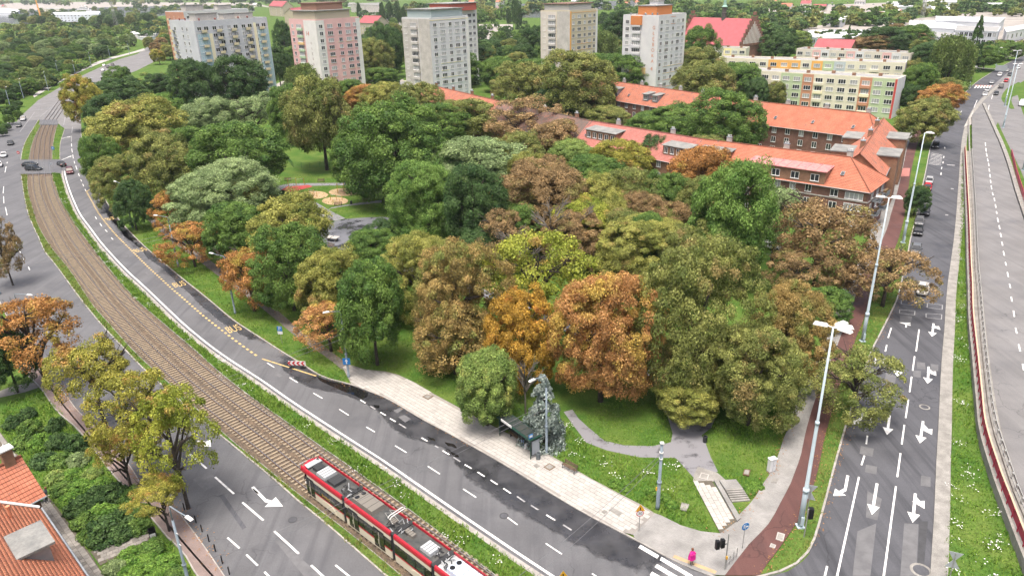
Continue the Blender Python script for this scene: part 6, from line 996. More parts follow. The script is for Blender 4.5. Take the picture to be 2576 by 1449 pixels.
tree(1368, 1032, 64, 84, 'spruce', 'cone', 'blue spruce with silvery needles behind the bus shelter lamp', .4)
p = G(1322, 1040); o = thing('bare_tree', 'leafless grey conifer beside the blue spruce', 'tree', (p.x, p.y, 0)); ob('trunk', TRUNK_DEAD[0], o, None, None, (2.2, 2.2, 8.5))
for k, (x, y, s, h) in enumerate(((1330, 690, 5, 15), (1385, 610, 5, 15), (1450, 600, 5, 14), (1290, 640, 4, 12))): p = G(x, y, 5); o = thing('bare_tree', 'grey bare twigs rising between the yellow and brown park crowns', 'tree', (p.x, p.y, 0), k, 'bare trees in the park middle'); ob('trunk', TRUNK_DEAD[k % 2], o, None, None, (s*.8, s*.8, h*.86))
# ---- woods and tree belts: individually placed background trees
def belt(px, n, rr, hh, pals, label, group, var='far', name='tree', fixed=None):
    P = [tuple(q) for q in px]; lo = np.min(P, 0); hi = np.max(P, 0); k = 0
    rng = random.Random(len(label)*31+n); tries = 0; done = []; mass = []
    while k < n and tries < n*60:
        tries += 1; x, y = rng.uniform(lo[0], hi[0]), rng.uniform(lo[1], hi[1])
        if not inside(P, x, y): continue
        g = G(x, y); r = rng.uniform(*rr)
        if any((g-q).length < (r+qr)*.5 for q, qr in done): continue
        done.append((g, r)); h = rng.uniform(*hh); rz = h*.45
        if var == 'far': mass.append((g, r, rz, h-rz, rng.choice(pals), rng.randrange(3), rng.uniform(0, 6.28))); k += 1; continue
        plant(g, r, rz, h-rz, rng.choice(pals), var, label, name, group, seed=k*13+n); k += 1
    if mass:
        V, mi, cl, lf = [], [], [], []; pl = None
        for g, r, rz, zc, pal, vi, a in mass:
            me = CROWNS['far'][vi]; v = np.zeros(len(me.vertices)*3, dtype=np.float32); me.vertices.foreach_get('co', v); v = v.reshape(-1, 3); ca, sa = math.cos(a), math.sin(a)
            V.append(np.c_[(v[:, 0]*ca-v[:, 1]*sa)*r+g.x, (v[:, 0]*sa+v[:, 1]*ca)*r+g.y, np.maximum(v[:, 2]*rz*1.15+zc*.85, .05)]); n_ = len(me.polygons); mi.append(np.full(n_, float(PIX[pal]))); cl.append(np.full(n_, rng.random())*.6+RNG.random(n_)*.4); lf.append(RNG.random(n_))
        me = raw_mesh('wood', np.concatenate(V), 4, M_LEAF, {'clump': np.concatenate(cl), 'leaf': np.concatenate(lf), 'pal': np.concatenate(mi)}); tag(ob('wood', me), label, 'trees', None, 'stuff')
GR = ['dark', 'green', 'green', 'olive', 'dark']
belt([(0, 95), (100, 88), (200, 92), (300, 102), (345, 118), (300, 138), (240, 160), (160, 200), (90, 240), (0, 262)], 125, (3, 5.5), (5, 10), GR+['willow', 'silver'], 'roadside tree in the thicket left of the far avenue', 'thicket left of the avenue', D_)
belt([(0, 60), (60, 68), (300, 78), (420, 62), (420, 50), (270, 56), (100, 60), (0, 52)], 34, (5, 8), (11, 18), GR+['willow'], 'tall tree in the belt before the harbour office', 'tree belt before the harbour', D_)
belt([(0, 18), (660, 12), (1000, 10), (1000, 1), (0, 1)], 150, (8, 13), (12, 20), GR, 'tree in the far wood along the left horizon', 'far wood on the left', 'far')
belt([(370, 108), (440, 100), (440, 160), (400, 170), (375, 140)], 12, (4, 6), (8, 12), ['olive', 'autumn', 'brown', 'green'], 'roadside chestnut left of the terracotta block', 'chestnuts by the terracotta block', D_)
belt([(0, 275), (40, 262), (62, 268), (55, 290), (20, 330), (0, 350)], 14, (1.3, 2), (2.5, 4), ['dark', 'green'], 'small hedge tree on the verge at the left edge', 'verge trees at the left edge', D_)
belt([(920, 60), (1010, 66), (1010, 190), (940, 195), (915, 140)], 26, (4, 6.5), (9, 15), GR, 'courtyard tree between the pink and grey yellow towers', 'trees between pink and yellow towers', D_)
belt([(1195, 110), (1360, 105), (1365, 190), (1290, 215), (1190, 215)], 30, (4, 6.5), (9, 15), GR, 'courtyard tree between the yellow and beige towers', 'trees between yellow and beige towers', D_)
belt([(1385, 150), (1570, 140), (1720, 175), (1720, 215), (1500, 200), (1390, 180)], 24, (4, 6), (9, 14), GR+['olive'], 'courtyard tree in front of the beige and pale towers', 'trees before the beige and pale towers', D_)
belt([(1500, 60), (1570, 60), (1565, 130), (1505, 130)], 12, (4, 6), (10, 16), GR, 'tree between the beige and pale grey towers', 'trees between beige and pale towers', D_)
belt([(1720, 60), (1745, 60), (1760, 160), (1720, 165)], 6, (4, 6), (9, 14), GR, 'tree squeezed between the pale tower and the church', 'trees by the church', D_)
belt([(1010, 30), (1200, 12), (1360, 2), (1560, 2), (1740, 18), (1740, 36), (1560, 34), (1380, 28), (1240, 62), (1200, 60)], 120, (6, 11), (10, 18), GR+['willow'], 'tree in the far belt along the river', 'far belt along the river', 'far')
belt([(1740, 30), (1920, 50), (1990, 88), (2050, 70), (2260, 70), (2300, 50), (2576, 42), (2576, 2), (2300, 2), (2200, 40), (1960, 18), (1740, 6)], 190, (5, 9), (7, 13), GR+['willow', 'olive'], 'tree among the sheds near the right horizon', 'trees among the far sheds', 'far')
belt([(2180, 95), (2330, 100), (2340, 135), (2290, 140), (2180, 120)], 14, (4, 6), (8, 12), GR+['brown'], 'tree behind the beige panel block', 'trees behind the beige block', D_)
belt([(2300, 150), (2420, 165), (2420, 205), (2350, 230), (2290, 240), (2285, 190)], 18, (3.5, 5.5), (8, 12), GR, 'tree in the belt beside the panel block gables', 'trees beside the gables', D_)
belt([(2420, 150), (2500, 140), (2500, 160), (2440, 178)], 9, (3, 4.5), (5, 8), GR, 'bushy tree on the bank beyond the junction', 'bushes beyond the junction', D_)
belt([(1880, 115), (1990, 110), (2000, 135), (1880, 140)], 8, (4, 6), (9, 13), GR, 'tree right of the church wall', 'trees right of the church', D_)
belt([(690, 180), (735, 150), (740, 235), (700, 245)], 6, (3.5, 5), (8, 13), ['dark', 'green'], 'tree along the street between grey block and pink tower', 'street trees by the pink tower', D_)
belt([(420, 205), (520, 262), (700, 262), (720, 300), (560, 330), (450, 300), (380, 250)], 16, (3, 5), (6, 10), GR+['silver', 'bright'], 'garden tree at the foot of the grey block', 'garden trees at the grey block', D_)
belt([(1420, 300), (1640, 345), (1900, 372), (1905, 345), (1700, 310), (1480, 270)], 18, (3, 4.5), (5, 8), GR, 'low courtyard tree between the two terraces', 'courtyard trees', D_)
belt([(900, 430), (960, 440), (1000, 540), (1150, 640), (1250, 700), (1240, 560), (1120, 430)], 14, (3.5, 5), (8, 12), GR, 'inner park tree under the bigger crowns', 'inner park trees', D_)
belt([(1250, 480), (1700, 560), (1880, 660), (1800, 760), (1500, 700), (1280, 640)], 22, (3.5, 5), (9, 12), ['olive', 'brown', 'olivey', 'green'], 'inner chestnut filling the middle of the park', 'inner chestnuts', D_)
belt([(330, 420), (520, 560), (700, 690), (690, 560), (600, 470), (420, 400)], 14, (3, 4.5), (7, 11), ['green', 'olive', 'silver'], 'second row park tree behind the bus lane trees', 'second row park trees', D_)
belt([(0, 95), (100, 88), (200, 92), (300, 102), (345, 118), (300, 138), (240, 160), (160, 200), (90, 240), (0, 262)], 420, (2.2, 3.6), (2.5, 4.5), ['lawnbush', 'green', 'olive', 'dark', 'silver', 'lime'], 'bushy undergrowth filling the thicket left of the far avenue', None, 'far')
belt([(900, 50), (1010, 60), (1010, 195), (940, 200), (905, 140)], 40, (2.5, 4), (3, 6), GR, 'undergrowth between the pink and the yellow towers', None, 'far')
belt([(1190, 60), (1360, 60), (1365, 190), (1290, 215), (1190, 215)], 70, (2.5, 4), (3, 7), GR, 'undergrowth between the yellow and beige towers', None, 'far')
belt([(420, 45), (660, 30), (720, 24), (900, 20), (900, 12), (420, 20)], 60, (4, 7), (6, 12), GR, 'scrub along the far bank behind the left blocks', None, 'far')
belt([(1990, 100), (2060, 100), (2300, 96), (2320, 120), (2000, 118)], 40, (3, 5), (5, 9), GR+['olive'], 'scrub behind the beige block and low warehouse', None, 'far')
belt([(2400, 150), (2576, 118), (2576, 108), (2400, 135)], 26, (2, 3.5), (3, 5), GR, 'hedge scrub beside the dealership forecourt', None, 'far')
belt([(0, 52), (420, 44), (640, 30), (640, 16), (300, 22), (0, 36)], 110, (5, 8), (7, 12), GR+['willow'], 'trees and scrub around the far harbour basin', None, 'far')
belt([(0, 100), (430, 100), (430, 62), (0, 72)], 150, (4, 7), (6, 11), GR+['willow', 'lime'], 'scrubby trees behind the roadside thicket', None, 'far')
belt([(900, 60), (1290, 66), (1290, 30), (1000, 22), (900, 40)], 80, (5, 8), (8, 14), GR, 'trees behind the middle towers', None, 'far')
belt([(1560, 50), (1740, 60), (1990, 100), (2000, 70), (1900, 30), (1560, 22)], 90, (5, 8), (8, 13), GR+['willow'], 'trees behind the church', None, 'far')
# poplars
for k, (x, y, h) in enumerate(((963, 66, 27), (985, 64, 28), (1003, 66, 25), (1016, 70, 22), (1297, 75, 30), (1306, 80, 26), (1280, 70, 20), (905, 45, 22))): plant(G(x, y), h*.12, h*.46, h*.54, 'dark', D_, ['tall narrow poplar in the row between the towers', 'tall narrow poplar left of the beige tower'][1 if 1270 < x < 1310 else 0] if k < 7 else 'single poplar right of the pink tower penthouse', 'poplar_tree', ['row poplars', 'poplars by the beige tower'][1 if 1270 < x < 1310 else 0] if k < 7 else None)
# ---- shrubs
def shrub(cx, cy, r, h, pal, label, group=None, name='shrub'): p = G(cx, cy); plant(p, r, h, 0, pal, 'bush', label, name, group, 'shrub', int(cx*3+cy), False)
for x, y, r, h, pal in ((35, 1072, 1.2, 1.5, 'dark'), (70, 1050, 1.1, 1.3, 'dark'), (80, 1085, 1.3, 1.5, 'green'), (140, 1080, 1.1, 1.6, 'dark'), (60, 1120, 1.5, 1.4, 'green'), (105, 1125, 1.4, 1.5, 'lawnbush'), (150, 1120, 1.3, 1.5, 'dark'), (195, 1130, 1.3, 1.8, 'dark'), (115, 1165, 1.4, 1.4, 'dark'), (155, 1165, 1.4, 1.2, 'green'), (200, 1165, 1.2, 1.2, 'silver')): shrub(x, y, r, h, pal, 'dark leafy shrub in the upper front garden', 'upper garden shrubs')
for x, y, r, h, pal in ((145, 1205, 1.2, .9, 'lime'), (185, 1200, 1.1, .9, 'lawnbush'), (230, 1195, 1.1, .8, 'lime'), (160, 1235, 1.2, .9, 'green'), (205, 1230, 1.3, .9, 'lawnbush'), (250, 1225, 1.2, .8, 'lawnbush'), (180, 1260, 1.1, .9, 'lawnbush')): shrub(x, y, r, h, pal, 'low bright green perennial in the middle front garden', 'middle garden perennials')
for x, y, r, h, pal in ((200, 1285, 1.4, 1.5, 'dark'), (245, 1262, 1.4, 1.5, 'dark'), (290, 1250, 1.4, 1.5, 'dark'), (335, 1255, 1.3, 1.4, 'green'), (220, 1320, 1.4, 1.4, 'green'), (275, 1345, 1.9, 1.9, 'dark'), (320, 1310, 1.5, 1.5, 'dark'), (355, 1300, 1.2, 1.3, 'green'), (260, 1300, 1.5, 1.2, 'lawnbush'), (230, 1350, 1.2, 1.1, 'green'), (305, 1350, 1.3, 1.3, 'dark'), (350, 1330, 1.2, 1.1, 'green')): shrub(x, y, r, h, pal, 'dense dark shrub in the hedge plot above the slab path', 'hedge plot shrubs')
for x, y, r, h, pal in ((290, 1430, 1.0, .8, 'silver'), (330, 1400, 1.2, .9, 'lawnbush'), (380, 1385, 1.3, 1.0, 'bright'), (370, 1425, 1.3, .9, 'lawnbush'), (420, 1420, 1.2, .9, 'lawnbush'), (330, 1445, 1.2, .8, 'lawnbush'), (440, 1455, 1.2, .9, 'green'), (400, 1450, 1.2, .8, 'lawnbush')): shrub(x, y, r, h, pal, 'rough meadow plant in the bottom garden plot', 'bottom garden plants')
for k, (x, y) in enumerate(((712, 497), (728, 503), (742, 512), (755, 522), (766, 528))): shrub(x, y, 1.7, 1.7, 'dark', 'clipped dark hedge shrub beside the playground path', 'playground hedge')
for x, y in ((1300, 1075), (1340, 1085), (1400, 1085), (1395, 1110)): shrub(x, y, .9, .8, 'spruce' if x > 1380 else 'green', 'low shrub behind the bus shelter', 'shelter shrubs')
for x, y in ((1545, 1218), (1570, 1228), (1690, 1275), (1640, 1240), (1670, 1255), (1885, 1235), (1905, 1225)): shrub(x, y, .7, .6, 'lawnbush', 'clump of tall pale grass on the corner lawn', 'tall grass clumps')
for x, y in ((2267, 305), (2278, 300), (2270, 292), (2288, 310), (2262, 318), (2255, 322), (2280, 325)): shrub(x, y, 1.1, 1.2, 'green', 'clipped round shrub on the lawn by the green panel block', 'clipped shrubs')
shrub(1000, 602, 1.4, 1.1, 'gold', 'yellow flowering bush at the plaza corner')
for x, y, r, pal in ((2005, 745, 2.2, 'green'), (2050, 765, 2.6, 'green'), (2095, 745, 2.0, 'lawnbush')): shrub(x, y, r, 1.5, pal, 'spreading bush beside the grey footpath', 'footpath bushes')
for x, y in ((350, 205), (380, 215), (420, 222), (360, 225), (390, 235), (365, 190)): shrub(x, y, 3, 1.6, 'lime', 'pale bush on the open lawn left of the grey block', 'lawn bushes')
lawn('garden weeds covering the front garden beds', PX([(10, 1020), (100, 980), (200, 1090), (290, 1205), (380, 1305), (220, 1385), (100, 1215), (0, 1085)]), 10, .4, m_blade, 0); lawn('meadow grass in the bottom garden plot', PX([(255, 1425), (390, 1355), (420, 1360), (490, 1448), (268, 1448)]), 16, .45, m_blade, 0)
# ================================================================ STREET FURNITURE, VEHICLES, PEOPLE
m_pole = M('pole_bluegrey', (.26, .32, .37), (.22, .27, .31), scale=2, rough=.5); m_mast = M('mast_paleblue', (.58, .68, .74), (.5, .6, .66), scale=.6, rough=.45); m_dark = M('dark_metal', (.03, .032, .034), rough=.5); m_lampw = M('lamp_white', (.78, .78, .76), rough=.4); m_blk = M('signal_black', (.012, .012, .013), rough=.4)
m_sblue = M('sign_blue', (.02, .2, .55), rough=.4); m_swhite = M('sign_white', (.8, .8, .8), rough=.4); m_sred = M('sign_red', (.55, .02, .03), rough=.4); m_syel = M('sign_yellow', (.75, .4, .03), rough=.4); m_sgrey = M('sign_back', (.4, .43, .46), rough=.5); m_dgreen = M('shelter_green', (.012, .05, .035), rough=.4); m_wood = M('bench_wood', (.16, .11, .07), (.1, .07, .05), scale=5, rough=.7)
def lamp(bx, by, h, hx, hy, label, lower=None, group=None):
    p = G(bx, by); q = G(hx, hy, h); d = q-p; ln = max(1.2, min(d.length, 2.6)); r = thing('street_lamp', label, 'street lamp', (p.x, p.y, 0), math.atan2(d.y, d.x), group)
    mb = MB(); mb.tube([(0, 0, -.05), (0, 0, .35), (0, 0, .4), (0, 0, h*.36), (0, 0, h*.37), (0, 0, h*.85)], [.2, .2, .15, .14, .12, .1], 10); mb.tube([(0, 0, h*.36), (0, 0, h*.375)], .19, 10); ob('pole', mb.mesh('pole', m_pole, True), r)
    mb = MB(); mb.tube([(0, 0, h*.84), (0, 0, h*.97), (.12, 0, h), (ln*.6, 0, h+.12), (ln, 0, h+.22)], [.06, .05, .05, .045, .04], 8); ob('arm', mb.mesh('arm', m_pole, True), r)
    mb = MB(); mb.box((ln+.35, 0, h+.24), (.85, .3, .13), 0, 0, .75); mb.box((ln+.4, 0, h+.165), (.6, .22, .03), 1); ob('lamp_head', mb.mesh('lamp_head', [m_lampw, m_glass]), r)
    for z in (h*.6, h*.72): mb = MB(); mb.box((.14, 0, z), (.45, .04, .04)); ob('wire_bracket', mb.mesh('wire_bracket', m_lampw), r)
    return r
lamp(878, 950, 9.7, 828, 788, 'blue grey lamp post with one way sign at the verge end'); lamp(1375, 1142, 9.9, 1345, 958, 'blue grey lamp post beside the bus shelter'); lamp(334, 572, 9.7, 285, 458, 'lamp post beside the upper bus lettering'); lamp(449, 671, 9.7, 396, 545, 'lamp post beside the orange street tree by the bus lane'); lamp(592, 789, 9.7, 536, 641, 'lamp post by the slab path left of the parking sign'); lamp(484, 1500, 9.7, 530, 1345, 'lamp post rising from the bottom edge by the red pavement'); lamp(85, 895, 9.7, 120, 752, 'lamp post among the orange avenue trees'); lamp(0, 740, 9.7, 22, 615, 'lamp post at the left edge above the avenue trees'); lamp(345, 1160, 9.7, 395, 1000, 'lamp post hidden among the nearest avenue trees'); lamp(222, 455, 9.7, 185, 295, 'lamp post by the dark trees at the tram curve')
for k, (bx, by, hx, hy) in enumerate(((110, 1095, 155, 915), (240, 995, 255, 815), (490, 920, 475, 660), (770, 790, 755, 540), (925, 690, 910, 480), (1115, 610, 1100, 410), (1305, 550, 1290, 360), (595, 780, 605, 630))): lamp(bx/4, by/4, 9.5, hx/4, hy/4, 'distant lamp post along the far left avenue', None, 'far left lamps')
def mast(bx, by, h, label, dirs=(0, 1.2, 2.2, 3.4), scale=1.):
    p = G(bx, by); r = thing('lamp_mast', label, 'lamp mast', (p.x, p.y, 0)); mb = MB(); s = scale; mb.tube([(0, 0, 0), (0, 0, h*.2), (0, 0, h*.205), (0, 0, h*.55), (0, 0, h*.555), (0, 0, h)], [.26*s, .23*s, .18*s, .15*s, .115*s, .08*s], 12); mb.tube([(0, 0, h*.195), (0, 0, h*.215)], .28*s, 12); mb.tube([(0, 0, h*.545), (0, 0, h*.56)], .19*s, 12); ob('pole', mb.mesh('pole', m_mast, True), r); mb = MB(); mb.box((0, -.33, 1.0), (.3, .1, .9)); mb.box((0, 0, .1), (.7, .7, .24)); ob('service_door', mb.mesh('service_door', m_mast), r)
    for a in dirs:
        mb = MB(); ca, sa = math.cos(a), math.sin(a); mb.tube([(0, 0, h-.1), (.45*ca, .45*sa, h)], .05, 6); mb.box((1.0*ca, 1.0*sa, h+.05), (1.15, .55, .16), 0, a, .8); ob('lamp_head', mb.mesh('lamp_head', m_lampw), r)
mast(2012, 1326, 21., 'tall pale blue lamp mast beside the red cycle path at the corner', (-.9, -.2, .5, 2.6)); mast(2169, 860, 21., 'tall pale blue lamp mast between street trees near the lane arrows', (-.5, .1, 2.8)); mast(2271, 612, 21., 'pale blue lamp mast beside the dark parked cars', (-.4, .3)); mast(2523, 322, 20., 'lamp mast on the green strip at the right edge', (3.1, .2)); mast(2527, 268, 20., 'second lamp mast on the green strip further up', (3.1, .2)); mast(2573, 430, 20., 'lamp mast in front of the crimson barrier railing', (3.1,)); mast(2438, 222, 9., 'thin lamp post beside the far crossing', (0,), .5); mast(2505, 165, 9., 'thin lamp post at the far junction', (0,), .5)
# tram wire pole with two bands
p = G(1654, 1279); r = thing('wire_pole', 'stout blue grey tram wire pole on the corner lawn', 'pole', (p.x, p.y, 0)); mb = MB(); mb.tube([(0, 0, -.05), (0, 0, .4), (0, 0, 3.2), (0, 0, 3.25), (0, 0, 7.7)], [.24, .2, .19, .16, .14], 12); mb.tube([(0, 0, 3.1), (0, 0, 3.3)], .25, 12); ob('pole', mb.mesh('pole', m_pole, True), r); mb = MB(); mb.box((0, 0, 7.7), (.36, .36, .1)); ob('cap', mb.mesh('cap', m_lampw), r); mb = MB(); mb.tube([(0, 0, 6.6), (0, 0, 6.7)], .2, 10); mb.tube([(0, 0, 5.9), (0, 0, 6.0)], .2, 10); ob('clamp', mb.mesh('clamp', m_lampw), r); mb = MB(); mb.box((-.2, 0, 2.4), (.2, .12, .35)); ob('plate', mb.mesh('plate', m_syel), r)
m_wire = M('wire', (.16, .16, .17), rough=.5)
def wire(label, pts, sag=.25, r=.02):
    o = []
    for a, b in zip(pts[:-1], pts[1:]):
        for k in range(9): t = k/8; q = Vector(a).lerp(Vector(b), t); q.z -= sag*4*t*(1-t); o.append(q)
    mb = MB(); mb.tube(o, r, 4); tag(mb.build('overhead_wire', m_wire), label, 'wire')
def T3d(x, y, z): g = G(x, y, z); return (g.x, g.y, z)
PC = G(1654, 1279); L0s = [along(-1.44)[i] for i in (-120, -90, -60, -30)]
c_near, c_far = along(-1.44), along(1.44)
for i, (c, nm) in enumerate(((c_near, 'contact wire above the tram'), (c_far, 'contact wire above the empty right track'))):
    pts = [(c[k][0], c[k][1], 5.9) for k in range(140, len(c), 46)]; wire(nm, pts, .12)
def span(label, a, b, z1, z2): wire(label, [a, b], .5)
span('span wire from the corner pole over the tram', (PC.x, PC.y, 6.6), T3d(1290, 1460, 6.4), 0, 0); span('second span wire from the corner pole', (PC.x, PC.y, 6.), T3d(1330, 1465, 6.0), 0, 0)
for lb, a, b in (('span wire from the verge lamp across the bus lane', (878, 950), (300, 1180)), ('span wire from the shelter lamp across the carriageways', (1375, 1142), (700, 1500)), ('span wire across the tram track by the bus lettering', (449, 671), (20, 760))):
    A, B = G(*a), G(*b); wire(lb, [(A.x, A.y, 6.6), (B.x, B.y, 6.6)], .4); wire(lb.replace('span', 'lower span'), [(A.x, A.y, 5.9), (B.x, B.y, 5.9)], .3)
# ---- tram
def build_tram():
    m_cr = M('tram_cream', (.72, .66, .52), rough=.35, spec=.5); m_tr = M('tram_red', (.42, .015, .03), (.36, .015, .028), scale=1, rough=.35, spec=.5); m_tb = M('tram_black', (.012, .013, .014), rough=.12, spec=.7); m_rf = M('tram_roof_grey', (.045, .05, .05), (.1, .1, .095), scale=1.2, rough=.8); m_bel = M('tram_bellows', (.045, .047, .05), rough=.8); m_ac = [M('ac_silver', (.42, .44, .45), rough=.5), M('ac_brown', (.2, .185, .16), rough=.7), M('ac_paleblue', (.55, .62, .74), rough=.5)]
    tr = thing('tram', 'red and cream articulated tram with dark windows heading away on the left track', 'tram'); c = along(1.44)   # left track
    front = G(797, 1212); i0 = int(np.argmin(np.hypot(c[:, 0]-front.x, c[:, 1]-front.y))); s = np.r_[0, np.cumsum(np.hypot(*np.diff(c, axis=0).T))]; s0 = s[i0]
    def pt(q): return Vector((np.interp(q, s, c[:, 0]), np.interp(q, s, c[:, 1])))
    W, Hc = 2.4, 3.25; q = s0; lens = (7.4, 6.9, 5.0, 6.9, 7.0); rng = random.Random(3)
    for k, L in enumerate(lens):
        a, b = pt(q), pt(q+L); d = (b-a).normalized(); ang = math.atan2(d.y, d.x); loc = (a.x, a.y, .2); cab = k == 0
        sec = ob('section', None, tr, loc, ang)     # local x runs back along the tram
        n0 = 1.5 if cab else 0.
        def prof(z0, z1, mi, wid, name, mt, x0=n0, x1=L, nose=None):
            mb = MB(); P = [(x0, -wid/2), (x1, -wid/2), (x1, wid/2), (x0, wid/2)]
            if cab and nose is not None: P = [(nose+.25, -wid*.28), (x0, -wid/2), (x1, -wid/2), (x1, wid/2), (x0, wid/2), (nose+.25, wid*.28), (nose, 0)]
            mb.prism(P, z0, z1); return ob(name, mb.mesh(name, mt), sec)
        prof(.18, 1.02, 0, W, 'lower_body', m_cr, nose=0.); prof(1.02, 1.14, 0, W+.02, 'red_stripe', m_tr, nose=.0); prof(1.14, 2.3, 0, W-.02, 'window_band', m_tb, nose=.15); prof(2.3, 2.72, 0, W, 'upper_band', m_cr if not cab else m_cr, nose=.3)
        mb = MB(); x0 = .45 if cab else 0.       # rounded red cantrail on both sides
        for sy in (-1, 1):
            pr = [(W/2+.01, 2.72), (W/2+.02, 2.95), (W/2-.05, 3.15), (W/2-.14, 3.22), (W/2-.2, 3.22), (W/2-.2, 2.72)]; n = len(pr); v = [(x0 if y > W/2-.1 or not cab else x0-.1, sy*y, z) for y, z in pr]+[(L, sy*y, z) for y, z in pr]; mb.add(v, [(i, (i+1) % n, n+(i+1) % n, n+i) if sy > 0 else (n+i, n+(i+1) % n, (i+1) % n, i) for i in range(n)]+[tuple(range(n)), tuple(range(2*n-1, n-1, -1))])
        if cab: mb.prism([(.3, -W*.3), (1.0, -W/2+.02), (1.0, W/2-.02), (.3, W*.3), (.12, 0)], 2.72, 3.2)
        ob('cantrail', mb.mesh('cantrail', m_tr, False), sec)
        mb = MB(); mb.prism([(x0+.6 if cab else 0, -W/2+.18), (L, -W/2+.18), (L, W/2-.18), (x0+.6 if cab else 0, W/2-.18)], 2.7, 2.95); ob('roof_deck', mb.mesh('roof_deck', m_rf if k < 3 else m_ac[0]), sec)
        for sy in (-1, 1):                        # doors and windows on both flanks
            doors = ((1.2, 2.6),) if cab else (((.5, 2.0), (4.4, 5.9)) if L > 6 else ())
            for da, db in doors:
                mb = MB(); mb.box(((da+db)/2, sy*(W/2+.012), 1.42), (db-da, .03, 2.1)); o = ob('door', mb.mesh('door', m_tb), sec); mb = MB(); mb.box(((da+db)/2, sy*(W/2+.03), 1.3), (.04, .02, 1.8)); mb.box(((da+db)/2-.12, sy*(W/2+.035), 1.1), (.05, .03, .5)); ob('handle', mb.mesh('handle', m_cr), o)
            for x in np.arange(x0+2.7 if cab else 2.3, L-.5, 1.25):
                if any(da-.4 < x < db+.4 for da, db in doors): continue
                mb = MB(); mb.box((x, sy*(W/2-.004), 1.75), (1.1, .03, .95)); ob('window', mb.mesh('window', m_glass), sec)
            if k in (0, 2, 4):                    # wheel skirt
                mb = MB(); x = L*.66; A_ = [(x+1.3*math.cos(t), .2+.78*math.sin(t)) for t in np.linspace(0, math.pi, 13)]; n = len(A_); mb.add([(px, sy*(W/2+.03), pz) for px, pz in A_]+[(px, sy*(W/2-.02), pz) for px, pz in A_], [tuple(range(n)) if sy < 0 else tuple(range(n-1, -1, -1))]+[(i, i+1, n+i+1, n+i) for i in range(n-1)]); ob('wheel_skirt', mb.mesh('wheel_skirt', m_cr), sec)
            if cab: o = ob('fleet_lettering', text_mesh('SWING', .42, m_syel), sec, (4.6, sy*(W/2+.02), 1.5)); o.rotation_euler = (math.pi/2, 0, 0 if sy < 0 else math.pi)
        # roof gear
        def gear(x, l, w, h, mt, fans=0):
            mb = MB(); mb.box((x, 0, 2.95+h/2), (l, w, h), 0, 0, .94); o = ob('roof_unit', mb.mesh('roof_unit', mt), sec)
            for f_ in range(fans): ob('fan', MB().lathe([(.24, 0), (.24, .03), (.2, .04), (.05, .02)], n=12).mesh('fan', m_blk), o, (x-l/2+.4, (f_-.5)*.75, 2.95+h))
            for j in range(1, 4): mb = MB(); mb.box((x-l/2+l*j/4, 0, 2.955+h), (.03, w*.94, .02)); ob('seam', mb.mesh('seam', m_dark), o)
        if k == 0: gear(2.0, .9, 1.0, .35, m_bel); gear(3.3, 1.5, 1.5, .32, m_ac[0]); gear(5.0, 1.3, 1.4, .3, m_bel)
        elif k == 1: gear(2.2, 3.2, 1.55, .42, m_ac[1], 2); gear(5.9, .9, .5, .3, m_ac[1])
        elif k == 2: gear(.9, 1.2, .5, .3, m_ac[1]); gear(3.6, 1.4, 1.2, .3, m_ac[0])
        elif k == 3: gear(2.6, 3.2, 1.55, .42, m_ac[2], 2); gear(5.4, 1.2, 1.2, .35, m_cr)
        else: gear(2, 1.2, 1.2, .3, m_ac[0])
        for x in (.25, L-.35):                   # cable bundles at the joints
            for j in range(9):
                y = rng.uniform(-.8, .8); xx = x+rng.uniform(-.5, .5); mb = MB(); mb.tube([(xx, y, 2.95), (xx+rng.uniform(-.3, .3), y+rng.uniform(-.3, .3), 3.15+rng.random()*.25), (xx+rng.uniform(-.6, .6), y+rng.uniform(-.5, .5), 3.0)], .045, 5); ob('cable', mb.mesh('cable', m_bel if j % 3 else m_ac[0]), sec)
        if k == 1:                                # pantograph
            for dy in (-.32, .32): mb = MB(); mb.tube([(6.3, dy, 3.15), (5.1, dy*.8, 3.75), (6.6, dy*.6, 4.5)], .035, 5); ob('pantograph_arm', mb.mesh('pantograph_arm', m_galv), sec)
            for dx in (0, .28): mb = MB(); mb.tube([(6.5+dx, -.95, 4.38), (6.5+dx, -.75, 4.55), (6.5+dx, .75, 4.55), (6.5+dx, .95, 4.38)], .04, 5); ob('pantograph_bow', mb.mesh('pantograph_bow', m_lampw), sec)
        if cab:
            mb = MB(); mb.add([(.02, -.8, 1.1), (.02, .8, 1.1), (.42, .72, 2.55), (.42, -.72, 2.55)], [(3, 2, 1, 0)]); ob('windscreen', mb.mesh('windscreen', m_tb), sec)
            for sy in (-1, 1): mb = MB(); mb.box((.2, sy*.62, .8), (.25, .3, .16)); ob('headlight', mb.mesh('headlight', m_lampw), sec)
            mb = MB(); mb.prism([(.55, -.8), (1.3, -.85), (1.3, .85), (.55, .8)], 3.1, 3.22); ob('cab_roof', mb.mesh('cab_roof', m_ac[0]), sec)
        if k < len(lens)-1:
            mb = MB(); n = 7
            for j in range(n): mb.box((L+.5*(j+.5)/n, 0, 1.68), (.5/n*.8, W-.16+(j % 2)*.08, 2.75))
            ob('bellows', mb.mesh('bellows', m_bel), sec)
        q += L+.5
build_tram()
